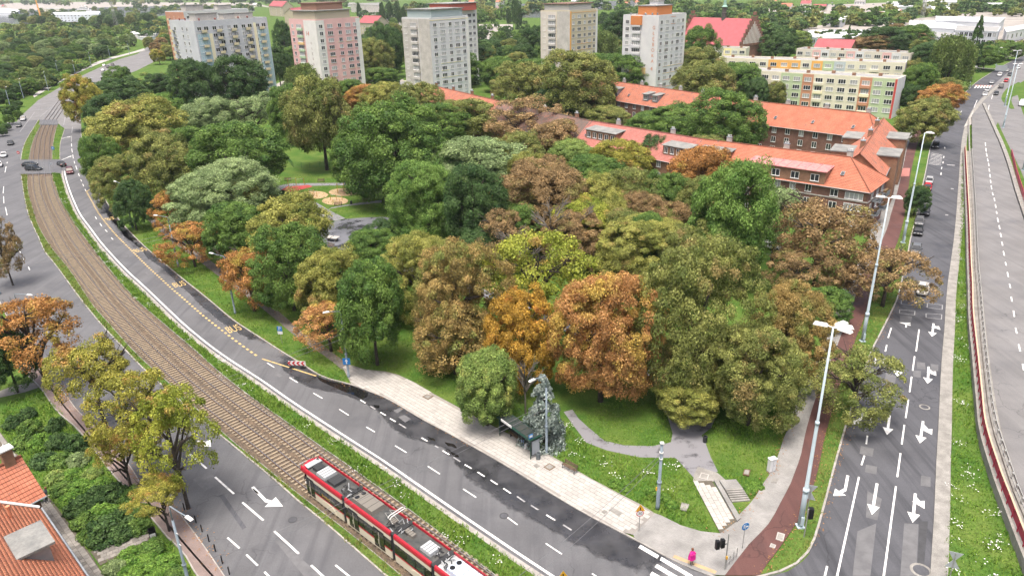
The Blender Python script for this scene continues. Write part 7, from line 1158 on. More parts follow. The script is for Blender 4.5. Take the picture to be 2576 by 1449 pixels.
# ---- cars
m_tyre = M('tyre', (.02, .02, .02), rough=.9); m_rim = M('rim', (.35, .35, .36), rough=.3, metal=.8); m_cglass = M('car_glass', (.015, .018, .02), rough=.05, spec=.8); m_tail = M('tail_light', (.5, .01, .01), rough=.3); m_plate = M('number_plate', (.7, .7, .68), rough=.5)
PAINT = {k: paint('paint_'+k, v, .22) for k, v in dict(white=(.72, .72, .72), silver=(.42, .43, .44), grey=(.13, .135, .14), dark=(.03, .033, .036), black=(.012, .012, .013), red=(.48, .012, .02), blue=(.02, .05, .14), darkred=(.1, .012, .016), cream=(.62, .6, .54)).items()}
def car_parts(kind):
    L, W, H = dict(hatch=(4.1, 1.74, 1.48), sedan=(4.6, 1.8, 1.44), suv=(4.6, 1.88, 1.68), van=(5.2, 1.98, 2.2))[kind]
    if kind == 'van': st = [(-L/2, .9, 1.3), (-L/2+.08, .95, 1.35), (L/2-1.2, .95, 1.35), (L/2-.5, .9, 1.15), (L/2-.1, .85, .95), (L/2, .8, .75)]
    else: rear = 1.0 if kind != 'sedan' else .97; st = [(-L/2, .78, .72), (-L/2+.1, .9, rear), (-L/2+.8, .97, rear+.02), (0, 1, .95), (L/2-1.2, .98, .93), (L/2-.6, .93, .84), (L/2-.15, .84, .74), (L/2, .7, .6)]
    b = MB(); v = []; n = 8
    for x, w, zt in st:
        hw = W/2*w; v += [(x, -hw*.95, .28), (x, -hw, .5), (x, -hw*.985, zt-.08), (x, -hw*.9, zt), (x, hw*.9, zt), (x, hw*.985, zt-.08), (x, hw, .5), (x, hw*.95, .28)]
    m = len(st); b.add(v, [(i*n+k, (i+1)*n+k, (i+1)*n+(k+1) % n, i*n+(k+1) % n) for i in range(m-1) for k in range(n)]+[tuple(range(n)), tuple(range(m*n-1, (m-1)*n-1, -1))])
    base = st[2][2]-.02 if kind != 'van' else 1.33
    if kind == 'sedan': cab = (-1.45, -.75, .45, 1.25)
    elif kind == 'van': cab = (-L/2+.05, -L/2+.15, L/2-1.75, L/2-.95)
    elif kind == 'suv': cab = (-L/2+.12, -L/2+.5, .35, 1.15)
    else: cab = (-L/2+.15, -L/2+.6, .3, 1.15)
    hb, ht = W/2*.93, W/2*.74; x0, x1, x2, x3 = cab; g = MB(); zb, zt = base-.02, H-.05
    g.add([(x0, -hb, zb), (x3, -hb*.96, zb), (x3, hb*.96, zb), (x0, hb, zb), (x1, -ht, zt), (x2, -ht, zt), (x2, ht, zt), (x1, ht, zt)], [(0, 1, 5, 4), (1, 2, 6, 5), (2, 3, 7, 6), (3, 0, 4, 7), (4, 5, 6, 7)])
    rf = MB(); rf.add([(x1-.06, -ht-.01, zt-.01), (x2+.06, -ht-.01, zt-.01), (x2+.06, ht+.01, zt-.01), (x1-.06, ht+.01, zt-.01), (x1+.1, -ht*.85, H), (x2-.1, -ht*.85, H), (x2-.1, ht*.85, H), (x1+.1, ht*.85, H)], [(4, 5, 6, 7), (0, 1, 5, 4), (1, 2, 6, 5), (2, 3, 7, 6), (3, 0, 4, 7)])
    for sx in (-1, 1):
        for pa, pb in (((x0, sx*hb, zb), (x1, sx*ht, zt)), ((x3, sx*hb*.96, zb), (x2, sx*ht, zt)), (((x0+x3)/2-.1, sx*hb, zb), ((x1+x2)/2-.1, sx*ht, zt))): rf.tube([pa, pb], .05, 4)
    if kind == 'van':
        for sx in (-1, 1): rf.add([(x0, sx*(hb+.005), zb), (x2-.3, sx*(hb+.005), zb), (x2-.3, sx*(ht+.012), zt), (x1, sx*(ht+.012), zt)], [(0, 1, 2, 3)])
    P0 = PAINT['grey']; return dict(L=L, W=W, body=b.mesh('body', P0, True), glass=g.mesh('glasshouse', m_cglass), roof=rf.mesh('roof', P0))
ty = MB(); ty.lathe([(.2, -.1), (.31, -.1), (.32, 0), (.31, .1), (.2, .1)], n=14); wheel_me = ty.mesh('tyre', m_tyre, True); rim_me = MB().lathe([(.2, -.09), (.21, .09), (.05, .11)], n=12).mesh('rim', m_rim)
CARS = {}
def car_proto(kind):
    d = car_parts(kind); L, W = d['L'], d['W']; head = MB().box((0, 0, 0), (.14, .34, .13)).mesh('headlight', m_lampw); tail = MB().box((0, 0, 0), (.08, .3, .16)).mesh('tail_light', m_tail); pl = MB().box((0, 0, 0), (.03, .5, .11)).mesh('number_plate', m_plate); mir = MB().box((0, 0, 0), (.16, .16, .12)).mesh('wing_mirror', PAINT['black']); d.update(head=head, tail=tail, pl=pl, mir=mir); CARS[kind] = d
for k_ in ('hatch', 'sedan', 'suv', 'van'): car_proto(k_)
def car(px, py, tx, ty_, kind, col, label, group=None, z=Z_R):
    d = CARS[kind]; L, W = d['L'], d['W']; p, t = G(px, py, z+.7), G(tx, ty_, z+.7); v = t-p; r = thing('car' if kind != 'van' else 'van', label, 'car' if kind != 'van' else 'van', (p.x, p.y, z), math.atan2(v.y, v.x), group)
    o = ob('body', d['body'], r); setmat(o, 0, PAINT[col]); ob('glasshouse', d['glass'], r); o = ob('roof', d['roof'], r); setmat(o, 0, PAINT[col])
    for sx in (-1, 1):
        for sy in (-1, 1):
            w = ob('wheel', wheel_me, r, (sx*L*.3, sy*(W/2-.1), .32)); w.rotation_euler = (math.pi/2*(1 if sy < 0 else -1), 0, 0); ob('rim', rim_me, w)
        ob('headlight', d['head'], r, (L/2-.12, sx*W*.33, .66)); ob('tail_light', d['tail'], r, (-L/2+.05, sx*W*.36, .8)); ob('wing_mirror', d['mir'], r, (L*.14, sx*(W/2+.06), 1.0))
    for x in (-L/2-.01, L/2-.02): ob('number_plate', d['pl'], r, (x, 0, .5))
for a in ((58, 299, 40, 320, 'suv', 'silver', 'silver car on the left avenue beyond the rails'), (47, 315, 30, 338, 'hatch', 'grey', 'grey car following on the left avenue'), (26, 359, 15, 385, 'sedan', 'dark', 'dark car nearer on the left avenue'), (9, 389, 2, 410, 'sedan', 'white', 'white car on the left avenue at the frame edge'), (-3, 413, -8, 440, 'sedan', 'white', 'white car cut by the left edge'), (75, 413, 110, 410, 'hatch', 'dark', 'black car waiting behind on the level crossing'), (85, 424, 110, 424, 'suv', 'dark', 'dark green black car in front on the level crossing'), (154, 412, 140, 405, 'sedan', 'black', 'black saloon turning off at the crossing'), (175, 430, 178, 460, 'suv', 'darkred', 'dark car with red lights entering the bus lane'),
    (262, 165, 280, 155, 'hatch', 'white', 'white car in the far avenue queue'), (272, 169, 290, 158, 'suv', 'dark', 'dark car in the far avenue queue'), (283, 163, 300, 152, 'suv', 'grey', 'grey car ahead in the far avenue queue'), (259, 177, 275, 165, 'hatch', 'white', 'white hatchback last in the far avenue queue'), (452, 227, 470, 230, 'sedan', 'silver', 'silver car parked by the terracotta block'),
    (2354, 366, 2350, 385, 'suv', 'dark', 'dark grey car parked by the hatched bay'), (2338, 454, 2334, 475, 'hatch', 'silver', 'silver car right behind the red one'), (2334, 470, 2331, 490, 'hatch', 'red', 'small red parked hatchback'), (2331, 506, 2328, 530, 'hatch', 'silver', 'silver parked car behind the dark street tree'), (2328, 531, 2325, 550, 'hatch', 'dark', 'dark parked car under the street tree'), (2313, 556, 2310, 580, 'hatch', 'grey', 'grey parked car between tree and black car'), (2310, 580, 2307, 605, 'hatch', 'black', 'glossy black parked hatchback'), (2305, 626, 2301, 650, 'hatch', 'grey', 'dark grey parked car nearest the brown street tree'), (2322, 724, 2317, 750, 'sedan', 'cream', 'white car driving out past the brown street tree'),
    (2478, 237, 2474, 246, 'sedan', 'white', 'white car ahead of the far crossing'), (2483, 226, 2480, 236, 'sedan', 'silver', 'silver car on the far crossing'), (2506, 235, 2502, 246, 'hatch', 'dark', 'dark hatchback beside the white car'), (2518, 218, 2513, 228, 'suv', 'dark', 'dark car on the far crossing right lane'), (2495, 207, 2490, 216, 'sedan', 'silver', 'silver car behind the far crossing'), (2531, 203, 2526, 212, 'hatch', 'red', 'red car behind the far crossing'), (2515, 188, 2509, 196, 'suv', 'white', 'white car under the sign gantry'), (2540, 187, 2534, 196, 'sedan', 'dark', 'dark car under the sign gantry'), (2533, 177, 2527, 186, 'sedan', 'silver', 'silver car beyond the gantry'), (2562, 170, 2555, 178, 'hatch', 'white', 'white hatchback near the right edge of the avenue'), (2571, 262, 2560, 300, 'van', 'white', 'white van on the slip road at the right edge'), (1942, 618, 1965, 622, 'hatch', 'white', 'white car parked under the thin brown tree'), (921, 207, 940, 203, 'van', 'silver', 'pale van parked beside the pink tower')): car(*a)
yl = ['white', 'silver', 'dark', 'blue', 'white', 'grey']
for k in range(46):
    zx = random.Random(k).choice(((1960, 2040, 20, 30), (2060, 2200, 6, 20), (2420, 2570, 112, 132), (1200, 1290, 68, 100), (900, 1010, 62, 74), (2030, 2110, 76, 90))); rr_ = random.Random(k+99); x, y = rr_.uniform(zx[0], zx[1]), rr_.uniform(zx[2], zx[3]); car(x, y, x+8, y+rr_.uniform(-1.5, 1.5), rr_.choice(('hatch', 'sedan', 'suv')), rr_.choice(yl), 'far parked car in the yards near the horizon', 'far parked cars', .05)
# ---- bus shelter
a, b = G(1266, 1047, 2.5), G(1346, 1104, 2.5); d = (b-a); SL = d.length; r = thing('bus_shelter', 'dark green bus shelter with glass back on the light pavement', 'bus shelter', (a.x, a.y, Z_P+.02), math.atan2(d.y, d.x)); post = MB().box((0, 0, 1.22), (.09, .09, 2.45)).mesh('post', m_dgreen); dp = 1.5; m_sg = M('shelter_glass', (.05, .06, .06), rough=.06, spec=.7)
for x in (.05, SL/3, SL*2/3, SL-.05): ob('post', post, r, (x, .7, 0))
for x in (.05, SL-.05): ob('post', post, r, (x, -.6, 0))
mb = MB(); mb.box((SL/2, 0, 2.5), (SL+.3, 1.7, .1)); ob('roof', mb.mesh('roof', m_dgreen), r); n_ = 6
for k in range(n_): mb = MB(); mb.box((SL*(k+.5)/n_, .05, 2.57), (SL/n_-.08, 1.4, .03)); ob('roof_pane', mb.mesh('roof_pane', m_sg), r)
for k in range(3): mb = MB(); mb.box((SL*(k+.5)/3, .7, 1.3), (SL/3-.1, .03, 1.9)); ob('back_pane', mb.mesh('back_pane', m_sg), r)
for x in (.05, SL-.05): mb = MB(); mb.box((x, .05, 1.3), (.03, 1.2, 1.9)); ob('side_pane', mb.mesh('side_pane', m_sg), r)
mb = MB(); mb.box((SL-.05+.04, .1, 1.3), (.05, 1.0, 1.7)); ob('poster', mb.mesh('poster', m_sgrey), r)
mb = MB(); mb.box((SL*.42, .4, .47), (3.6, .4, .06)); o = ob('bench_seat', mb.mesh('bench_seat', m_wood), r)
for x in (-1.5, 0, 1.5): mb = MB(); mb.box((SL*.42+x, .4, .22), (.08, .3, .44)); ob('bench_leg', mb.mesh('bench_leg', m_dark), o)
mb = MB(); mb.box((SL*.3, -.87, 2.66), (1.9, .06, .28)); ob('name_board', mb.mesh('name_board', m_swhite), r)
mb = MB(); mb.box((SL-.1, -.5, 2.85), (.05, .55, .5)); o = ob('stop_sign', mb.mesh('stop_sign', m_sblue), r); mb = MB(); mb.box((SL-.07, -.5, 2.87), (.02, .4, .26)); ob('bus_symbol', mb.mesh('bus_symbol', m_swhite), o)
# ---- benches
def bench(px, py, rz, label, group=None, z=0.0):
    p = G(px, py); r = thing('bench', label, 'bench', (p.x, p.y, z), rz, group); sm = MB().box((0, 0, 0), (1.8, .09, .04)).mesh('slat', m_wood)
    for k in range(4): ob('slat', sm, r, (0, -.2+k*.12, .45))
    for k in range(3): o = ob('slat', sm, r, (0, .24+k*.03, .58+k*.13)); o.rotation_euler = (1.3, 0, 0)
    for x in (-.8, .8): mb = MB(); mb.tube([(x, -.25, 0), (x, -.25, .42), (x, .22, .43), (x, .32, .9)], .03, 6); mb.tube([(x, .25, 0), (x, .2, .43)], .03, 6); mb.tube([(x, -.28, .42), (x, -.28, .65), (x, .24, .66)], .025, 6); ob('leg', mb.mesh('leg', m_dark), r)
dk = G(1413, 1260)-G(1131, 1093); ak = math.atan2(dk.y, dk.x)
bench(1433, 1185, ak, 'slatted bench on the light pavement right of the bus shelter', None, Z_P+.02); bench(808, 459, 0, 'bench left of two by the upper playground path'); bench(871, 457, 0, 'bench right of two by the upper playground path'); bench(851, 518, .1, 'bench below the nearest sand pit'); bench(921, 506, .2, 'bench by the right end of the lower playground path'); bench(829, 562, .7, 'pale bench at the upper rim of the wet plaza'); bench(832, 623, -.6, 'bench at the lower rim of the wet plaza'); bench(724, 456, 0, 'bench beside the red rubber surface')
def bin_(px, py, label, z=0., mt=None): p = G(px, py); r = thing('litter_bin', label, 'litter bin', (p.x, p.y, z)); ob('drum', MB().lathe([(.2, 0), (.24, .1), (.26, .75), (.24, .8), (.18, .8), (.17, .5)], n=12).mesh('drum', mt or m_dark), r); ob('base_plate', MB().lathe([(.22, -.01), (.22, .04)], n=10).mesh('base_plate', m_conc), r)
bin_(1354, 1157, 'grey litter bin at the end of the bus shelter', Z_P+.02, M('bin_grey', (.13, .15, .16), rough=.6)); bin_(1773, 1112, 'dark litter bin beside the park path fork'); bin_(884, 514, 'dark litter bin on the playground path'); bin_(843, 630, 'dark litter bin at the lower plaza rim'); bin_(906, 459, 'dark litter bin by the upper playground path')
p = G(386, 1350); r = thing('litter_bin', 'black square litter bin with white front by the slab path', 'litter bin', (p.x, p.y, .03), .5); mb = MB()
for dx, dy, sx, sy in ((0, -.28, .6, .05), (0, .28, .6, .05), (-.28, 0, .05, .56), (.28, 0, .05, .56)): mb.box((dx, dy, .45), (sx, sy, .9))
mb.box((0, 0, .05), (.55, .55, .1)); ob('drum', mb.mesh('drum', m_blk), r); mb = MB(); mb.box((0, -.31, .35), (.5, .02, .5)); ob('front_panel', mb.mesh('front_panel', m_swhite), r)
# ---- signs
def face(o, d): o.rotation_euler = (0, 0, d)
def signpost(name, label, bx, by, h, z0=0., rz=0., rad=.035): p = G(bx, by); r = thing(name, label, 'sign', (p.x, p.y, z0), rz); mb = MB(); mb.tube([(0, 0, -.05), (0, 0, h)], rad, 8); ob('post', mb.mesh('post', m_galv), r); return r
def plate(r, shape, z, mt, name='sign_plate', y=-.06, s=.6, back=True):
    """upright plate facing -y"""
    P = dict(square=[(-.5, -.5), (.5, -.5), (.5, .5), (-.5, .5)], round=[(.5*math.cos(t), .5*math.sin(t)) for t in np.linspace(0, 2*math.pi, 20, endpoint=False)], tri=[(-.55, -.42), (.55, -.42), (0, .53)], trid=[(-.55, .42), (0, -.53), (.55, .42)], wide=[(-.5, -.3), (.5, -.3), (.5, .3), (-.5, .3)])[shape]
    mb = MB(); n = len(P); v = [(x*s, y, z+q*s) for x, q in P]+[(x*s, y+.025, z+q*s) for x, q in P]; A = sum(P[i][0]*P[(i+1) % n][1]-P[(i+1) % n][0]*P[i][1] for i in range(n)); f0 = tuple(range(n)); f1 = tuple(range(2*n-1, n-1, -1)); fs = [f0, f1] if A > 0 else [f0[::-1], f1[::-1]]
    mb.add(v, fs[:1], 0); mb.add(v, fs[1:], 1 if back else 0); mb.add(v, [(i, n+i, n+(i+1) % n, (i+1) % n) for i in range(n)], 1 if back else 0); return ob(name, mb.mesh(name, [mt, m_sgrey]), r)
def letters(r, body, z, size, mt, y=-.075, x=0): o = ob('lettering', text_mesh(body, size, mt), r, (x, y, z)); o.rotation_euler = (math.pi/2, 0, 0); return o
r = signpost('parking_sign', 'blue parking sign with white sub plate on the bus lane verge', 710, 866, 2.9, 0, -.15); o = plate(r, 'square', 2.55, m_sblue, s=.75); letters(r, 'P', 2.55, .75, m_swhite); plate(r, 'wide', 1.9, m_swhite, 'sub_plate', s=.75)
p = G(878, 950); r = thing('one_way_sign', 'blue one way sign with white arrow on the verge lamp post', 'sign', (p.x, p.y-.2, 0), 0); plate(r, 'square', 2.6, m_sblue, s=.95); mb = MB(); mb.add([(-.08, -.08, 2.25), (.08, -.08, 2.25), (.08, -.08, 2.62), (.22, -.08, 2.62), (0, -.08, 2.98), (-.22, -.08, 2.62), (-.08, -.08, 2.62)], [(0, 1, 2, 6), (5, 3, 4)]); ob('arrow', mb.mesh('arrow', m_swhite), r)
p = G(749, 926); r = thing('chevron_board', 'red and white chevron board standing on the bus lane', 'barrier', (p.x, p.y, Z_R), -.1); mb = MB(); mb.box((0, 0, .75), (2.4, .06, .6)); bd = ob('board', mb.mesh('board', m_swhite), r)
for k in range(4): x = -1.05+k*.62; mb = MB(); v = [(x, .45), (x+.3, .45), (x+.02, .75), (x+.3, 1.05), (x, 1.05), (x-.28, .75)]; mb.add([(q, -.036, z) for q, z in v], [(0, 1, 2, 5), (5, 2, 3, 4)]); ob('chevron', mb.mesh('chevron', m_sred), bd)
for x in (-.8, .8): mb = MB(); mb.box((x, .02, .25), (.06, .06, .5)); mb.box((x, 0, .06), (.7, .4, .12)); ob('foot', mb.mesh('foot', m_blk), r)
r = signpost('roadworks_sign', 'yellow warning triangle above a round 30 limit sign on the pavement', 1607, 1338, 3.0, Z_P, .1); plate(r, 'tri', 2.75, m_syel, s=.85); plate(r, 'round', 2.15, m_sred, s=.72); plate(r, 'round', 2.15, m_swhite, 'sign_face', -.068, .58, False); letters(r, '30', 2.15, .42, m_blk); mb = MB(); mb.box((0, -.07, 2.7), (.1, .02, .3)); ob('symbol', mb.mesh('symbol', m_blk), r)
r = signpost('roadworks_sign', 'orange warning triangle peeking in at the bottom edge', 1416, 1496, 2.6, Z_R, .1); plate(r, 'tri', 2.3, m_syel, s=.85); mb = MB(); mb.box((0, -.07, 2.25), (.1, .02, .3)); ob('symbol', mb.mesh('symbol', m_blk), r)
def roundblue(lb, x, y, h, rz, s=.8): r = signpost('path_sign', lb, x, y, h, Z_P, rz); plate(r, 'round', h-.35, m_sblue, s=s); mb = MB(); mb.box((0, -.07, h-.35), (.03, .02, s*.8)); mb.box((-.16, -.07, h-.33), (.1, .02, .34)); mb.box((.17, -.07, h-.4), (.26, .02, .12)); ob('symbol', mb.mesh('symbol', m_swhite), r)
roundblue('round blue shared path sign beside the red cycle path corner', 1867, 1381, 2.9, .35); roundblue('round blue path sign by the corner house', 2200, 660, 2.6, -.2, .9); roundblue('round blue cycle sign on the far green strip', 2267, 410, 2.4, 0)
for lb, x, y, h in (('grey backed give way sign beside the corner lamp mast', 2030, 1290, 3.1), ('grey backed give way sign on the flowering bank', 2385, 1465, 3.1)):
    r = signpost('give_way_sign', lb, x, y, h, .1, math.pi-.4, .04); plate(r, 'trid', h-.35, m_syel, s=1.0); plate(r, 'tri', h-1.15, m_syel, s=1.0)
r = signpost('no_entry_sign', 'round red no entry sign at the level crossing', 52, 405, 2.8, .1, 0); plate(r, 'round', 2.5, m_sred, s=.9); mb = MB(); mb.box((0, -.07, 2.5), (.66, .02, .16)); ob('bar', mb.mesh('bar', m_swhite), r)
r = signpost('blue_road_sign', 'small blue square sign on the tram verge before the crossing', 138, 392, 2.6, .1, 0); plate(r, 'square', 2.3, m_sblue, s=.9); mb = MB(); mb.box((0, -.07, 2.3), (.3, .02, .4)); ob('symbol', mb.mesh('symbol', m_swhite), r)
r = signpost('lane_sign', 'small grey backed sign at the level crossing', 134, 430, 2.2, .1, 0); plate(r, 'square', 2.0, m_sgrey, s=.7)
# sign gantry over the far avenue
p, q_ = G(2441, 208), G(2540, 215); d = q_-p; r = thing('sign_gantry', 'slim gantry carrying a grey backed direction board over the far avenue', 'gantry', (p.x, p.y, 0), math.atan2(d.y, d.x)); L_ = d.length; mb = MB(); mb.tube([(0, 0, 0), (0, 0, 6.5)], .18, 8); mb.tube([(L_, 0, 0), (L_, 0, 6.5)], .18, 8); ob('post', mb.mesh('post', m_galv), r); mb = MB(); mb.box((L_/2, 0, 6.5), (L_, .25, .3)); ob('beam', mb.mesh('beam', m_galv), r); mb = MB(); mb.box((L_*.7, -.2, 7.0), (4.5, .12, 2.4)); ob('board', mb.mesh('board', m_sgrey), r)
# traffic light at the corner
p = G(1823, 1433); r = thing('traffic_light', 'slim traffic light with two black signal heads at the pavement corner', 'traffic light', (p.x, p.y, Z_P), .3); mb = MB(); mb.tube([(0, 0, 0), (0, 0, 1.2), (0, 0, 3.9)], [.075, .06, .05], 8); ob('post', mb.mesh('post', m_galv), r)
for x in (-.35, -.85):
    mb = MB(); mb.box((x, .25, 2.75), (.34, .28, .85)); mb.box((x+.15, .1, 2.75), (.35, .05, .06)); o = ob('signal_head', mb.mesh('signal_head', m_blk), r)
    for z in (2.95, 2.57): ob('hood', MB().lathe([(.12, 0), (.14, .15)], n=10).mesh('hood', m_dark), o, (x, .4, z))
mb = MB(); mb.box((0, -.08, 1.35), (.12, .14, .3)); ob('push_button', mb.mesh('push_button', m_syel), r)
p = G(2022, 1352); r = thing('traffic_light', 'traffic light with black head at the foot of the corner lamp mast', 'traffic light', (p.x, p.y, .1), 0); mb = MB(); mb.tube([(0, 0, 0), (0, 0, 3.2)], .06, 8); ob('post', mb.mesh('post', m_galv), r); mb = MB(); mb.box((.25, 0, 2.75), (.4, .4, 1.1)); ob('signal_head', mb.mesh('signal_head', m_blk), r)
a, b = G(*TL(2, 3, (2150, 1380))[0]), G(*TL(2, 3, (2258, 1265))[0]); d = b-a; r = thing('hand_railing', 'thin grey hand railing between footpath and cycle path corner', 'railing', (a.x, a.y, Z_P), math.atan2(d.y, d.x)); L_ = d.length
for k in range(4): mb = MB(); mb.tube([(L_*k/3, 0, 0), (L_*k/3, 0, 1.05)], .03, 6); ob('post', mb.mesh('post', m_galv), r)
for z in (.5, 1.05): mb = MB(); mb.tube([(0, 0, z), (L_, 0, z)], .03, 6); ob('rail', mb.mesh('rail', m_galv), r)
# white cabinet
p = G(1939, 1186); r = thing('utility_cabinet', 'white utility cabinet on the lawn beside the grey footpath', 'cabinet', (p.x, p.y, 0), .35); mb = MB(); mb.box((0, 0, .85), (.75, .45, 1.6)); ob('body', mb.mesh('body', m_swhite), r); mb = MB(); mb.box((0, 0, 1.68), (.85, .55, .08)); ob('lid', mb.mesh('lid', m_lampw), r); mb = MB(); mb.box((0, 0, .08), (.78, .5, .2)); ob('plinth', mb.mesh('plinth', m_conc), r); mb = MB(); mb.box((.0, -.235, .85), (.02, .02, 1.5)); mb.box((.12, -.24, .9), (.04, .03, .16)); ob('door_gap', mb.mesh('door_gap', m_sgrey), r)
# bollards on the avenue verge
bo = None
for k, (x, y) in enumerate(TL(0, 3, (1858, 785), (1975, 915), (2035, 1005), (2105, 1105), (2170, 1205), (2240, 1325), (2310, 1432), (1505, 420), (1450, 385), (1412, 350), (1170, 90))):
    p = G(x, y)
    if bo is None: bo = thing('bollard', 'thin black bollard in the row on the grass verge by the red pavement', 'bollard', (p.x, p.y, .0), 0, 'verge bollards'); ob('shaft', MB().lathe([(.06, 0), (.06, .85), (.03, .92)], n=8).mesh('shaft', m_blk), bo)
    else: c_ = copy_tree(bo); c_.location = (p.x, p.y, 0)
# ---- playground
m_py = M('bar_yellow', (.5, .33, .08), rough=.5)
def bars(lb, cx, cy, rz, n, w, h): 
    p = G(cx, cy); r = thing('pull_up_frame', lb, 'exercise frame', (p.x, p.y, .02), rz)
    for k in range(n): mb = MB(); mb.tube([(k*w, 0, 0), (k*w, 0, h-(.35 if k == n-1 and n > 2 else 0))], .07, 7); ob('post', mb.mesh('post', m_py), r)
    for k in range(n-1): zz = h-.12-(.35 if k == n-2 and n > 2 else 0); mb = MB(); mb.tube([(k*w, 0, zz), ((k+1)*w, 0, zz)], .035, 6); ob('bar', mb.mesh('bar', m_galv), r)
bars('tall yellow pull up frame in the right sand pit', 850, 487, .1, 3, 1.6, 2.6); bars('yellow bars in the left sand pit', 778, 492, -.3, 2, 1.4, 1.5); bars('second yellow bars in the left sand pit', 787, 495, -.3, 2, 1.2, 1.3); bars('yellow bars in the nearest sand pit', 832, 505, 0, 3, 1.4, 1.5); bars('low yellow bars in front of the nearest sand pit', 838, 509, 0, 2, 1.6, .7); bars('yellow rope frame by the red rubber surface', 726, 471, .4, 3, 2.0, 2.2)
p = G(837, 606); r = thing('table_tennis_table', 'concrete table tennis table on the wet plaza', 'table', (p.x, p.y, .03), -.35); mb = MB(); mb.box((0, 0, .76), (2.74, 1.5, .09)); ob('table_top', mb.mesh('table_top', m_slab[0]), r); mb = MB(); mb.box((0, 0, .86), (.04, 1.55, .14)); ob('net', mb.mesh('net', m_galv), r)
for x in (-.9, .9): mb = MB(); mb.box((x, 0, .36), (.15, 1.0, .72)); ob('leg', mb.mesh('leg', m_conc), r)
p = G(966, 612); r = thing('info_board', 'small white notice board by the yellow bush', 'sign', (p.x, p.y, 0), 0); mb = MB(); mb.tube([(0, .05, 0), (0, .05, 1.6)], .04, 6); ob('post', mb.mesh('post', m_dark), r); mb = MB(); mb.box((0, 0, 1.5), (.7, .05, .6)); ob('panel', mb.mesh('panel', m_swhite), r)
fp = [G(x, y) for x, y in ((721, 400), (738, 422), (780, 423), (830, 419), (862, 410))]; r = thing('mesh_fence', 'dark green mesh fence round the bright lawn', 'fence'); m_fn = M('fence_green', (.015, .09, .05), rough=.5); pm = MB().tube([(0, 0, 0), (0, 0, 1.7)], .035, 6).mesh('post', m_fn)
for a, b in zip(fp[:-1], fp[1:]):
    n = max(2, int((b-a).length/2.6))
    for k in range(n): q_ = a.lerp(b, k/n); q2 = a.lerp(b, (k+1)/n); ob('post', pm, r, (q_.x, q_.y, 0)); mb = MB(); [mb.tube([(q_.x, q_.y, z), (q2.x, q2.y, z)], .012, 4) for z in (.2, .6, 1.0, 1.4, 1.6)]; [mb.tube([(*q_.lerp(q2, t), .2), (*q_.lerp(q2, t), 1.6)], .01, 4) for t in np.linspace(.1, .9, 7)]; ob('mesh_panel', mb.mesh('mesh_panel', m_fn), r)
# far tram stop shelters
for lb, (x, y) in (('glass tram stop shelter at the far left island', (192, 214)), ('second tram stop shelter behind the dark tree', (257, 206))):
    p = G(x, y); r = thing('tram_shelter', lb, 'shelter', (p.x, p.y, .1), .95); L_ = 9.
    for k in range(5):
        for yy in (-.7, .7): mb = MB(); mb.tube([(k*L_/4, yy, 0), (k*L_/4, yy, 2.4)], .05, 6); ob('post', mb.mesh('post', m_galv), r)
    mb = MB(); mb.box((L_/2, 0, 2.5), (L_+.4, 1.9, .12)); ob('roof', mb.mesh('roof', m_sgrey), r); mb = MB(); mb.box((L_/2, .7, 1.3), (L_, .03, 1.8)); ob('back_pane', mb.mesh('back_pane', m_sg), r)
# ---- masts, crane, ship on the horizon
def lattice(lb, bx, by, h, w): 
    p = G(bx, by); r = thing('lattice_mast', lb, 'mast', (p.x, p.y, 0)); mb = MB()
    for sx, sy in ((-1, -1), (1, -1), (1, 1), (-1, 1)): mb.tube([(sx*w, sy*w, 0), (sx*w*.25, sy*w*.25, h)], .12, 5)
    ob('leg_frame', mb.mesh('leg_frame', m_galv), r); mb = MB(); n = 12
    for k in range(n):
        f0, f1 = 1-.75*k/n, 1-.75*(k+1)/n; z0, z1 = h*k/n, h*(k+1)/n
        for (ax, ay), (bx_, by_) in (((-1, -1), (1, -1)), ((1, -1), (1, 1)), ((1, 1), (-1, 1)), ((-1, 1), (-1, -1))): mb.tube([(ax*w*f0, ay*w*f0, z0), (bx_*w*f1, by_*w*f1, z1)], .06, 4)
    ob('bracing', mb.mesh('bracing', m_galv), r); mb = MB(); [mb.box((math.cos(a_)*1.2, math.sin(a_)*1.2, h-2-k*4), (.4, .4, 2.2)) for k in range(3) for a_ in (0, 2, 4)]; ob('antenna', mb.mesh('antenna', m_lampw), r)
lattice('grey lattice antenna mast beside the harbour trees', 297, 86, 36, 2.2); lattice('slim lattice mast at the low workshop', 2311, 94, 33, 1.6)
p = G(107, 58); r = thing('crane', 'orange crane boom rising above the harbour trees', 'crane', (p.x, p.y, 0), 2.2); mb = MB(); mb.tube([(0, 0, 2), (22, 0, 46)], [1.4, .8], 6); ob('boom', mb.mesh('boom', M('crane_orange', (.6, .28, .06), rough=.5)), r); mb = MB(); mb.box((0, 0, 1.5), (6, 3, 3)); ob('cab', mb.mesh('cab', m_sred), r)
p = G(215, 38); r = thing('ship', 'white motor ship moored behind the harbour office', 'ship', (p.x, p.y, 0), .2); mb = MB(); mb.prism([(-24, -4), (16, -4), (24, 0), (16, 4), (-24, 4)], .2, 7); ob('hull', mb.mesh('hull', m_frame), r)
for k, (l, z0, z1) in enumerate(((30, 7, 10), (22, 10, 13), (14, 13, 16))):
    mb = MB(); mb.box((-2, 0, (z0+z1)/2), (l, 6.5-k, z1-z0)); o = ob('deck_house', mb.mesh('deck_house', m_frame), r); mb = MB(); mb.box((-2, 0, (z0+z1)/2+.4), (l*.9, 6.6-k, .9)); ob('window_strip', mb.mesh('window_strip', m_glass), o)
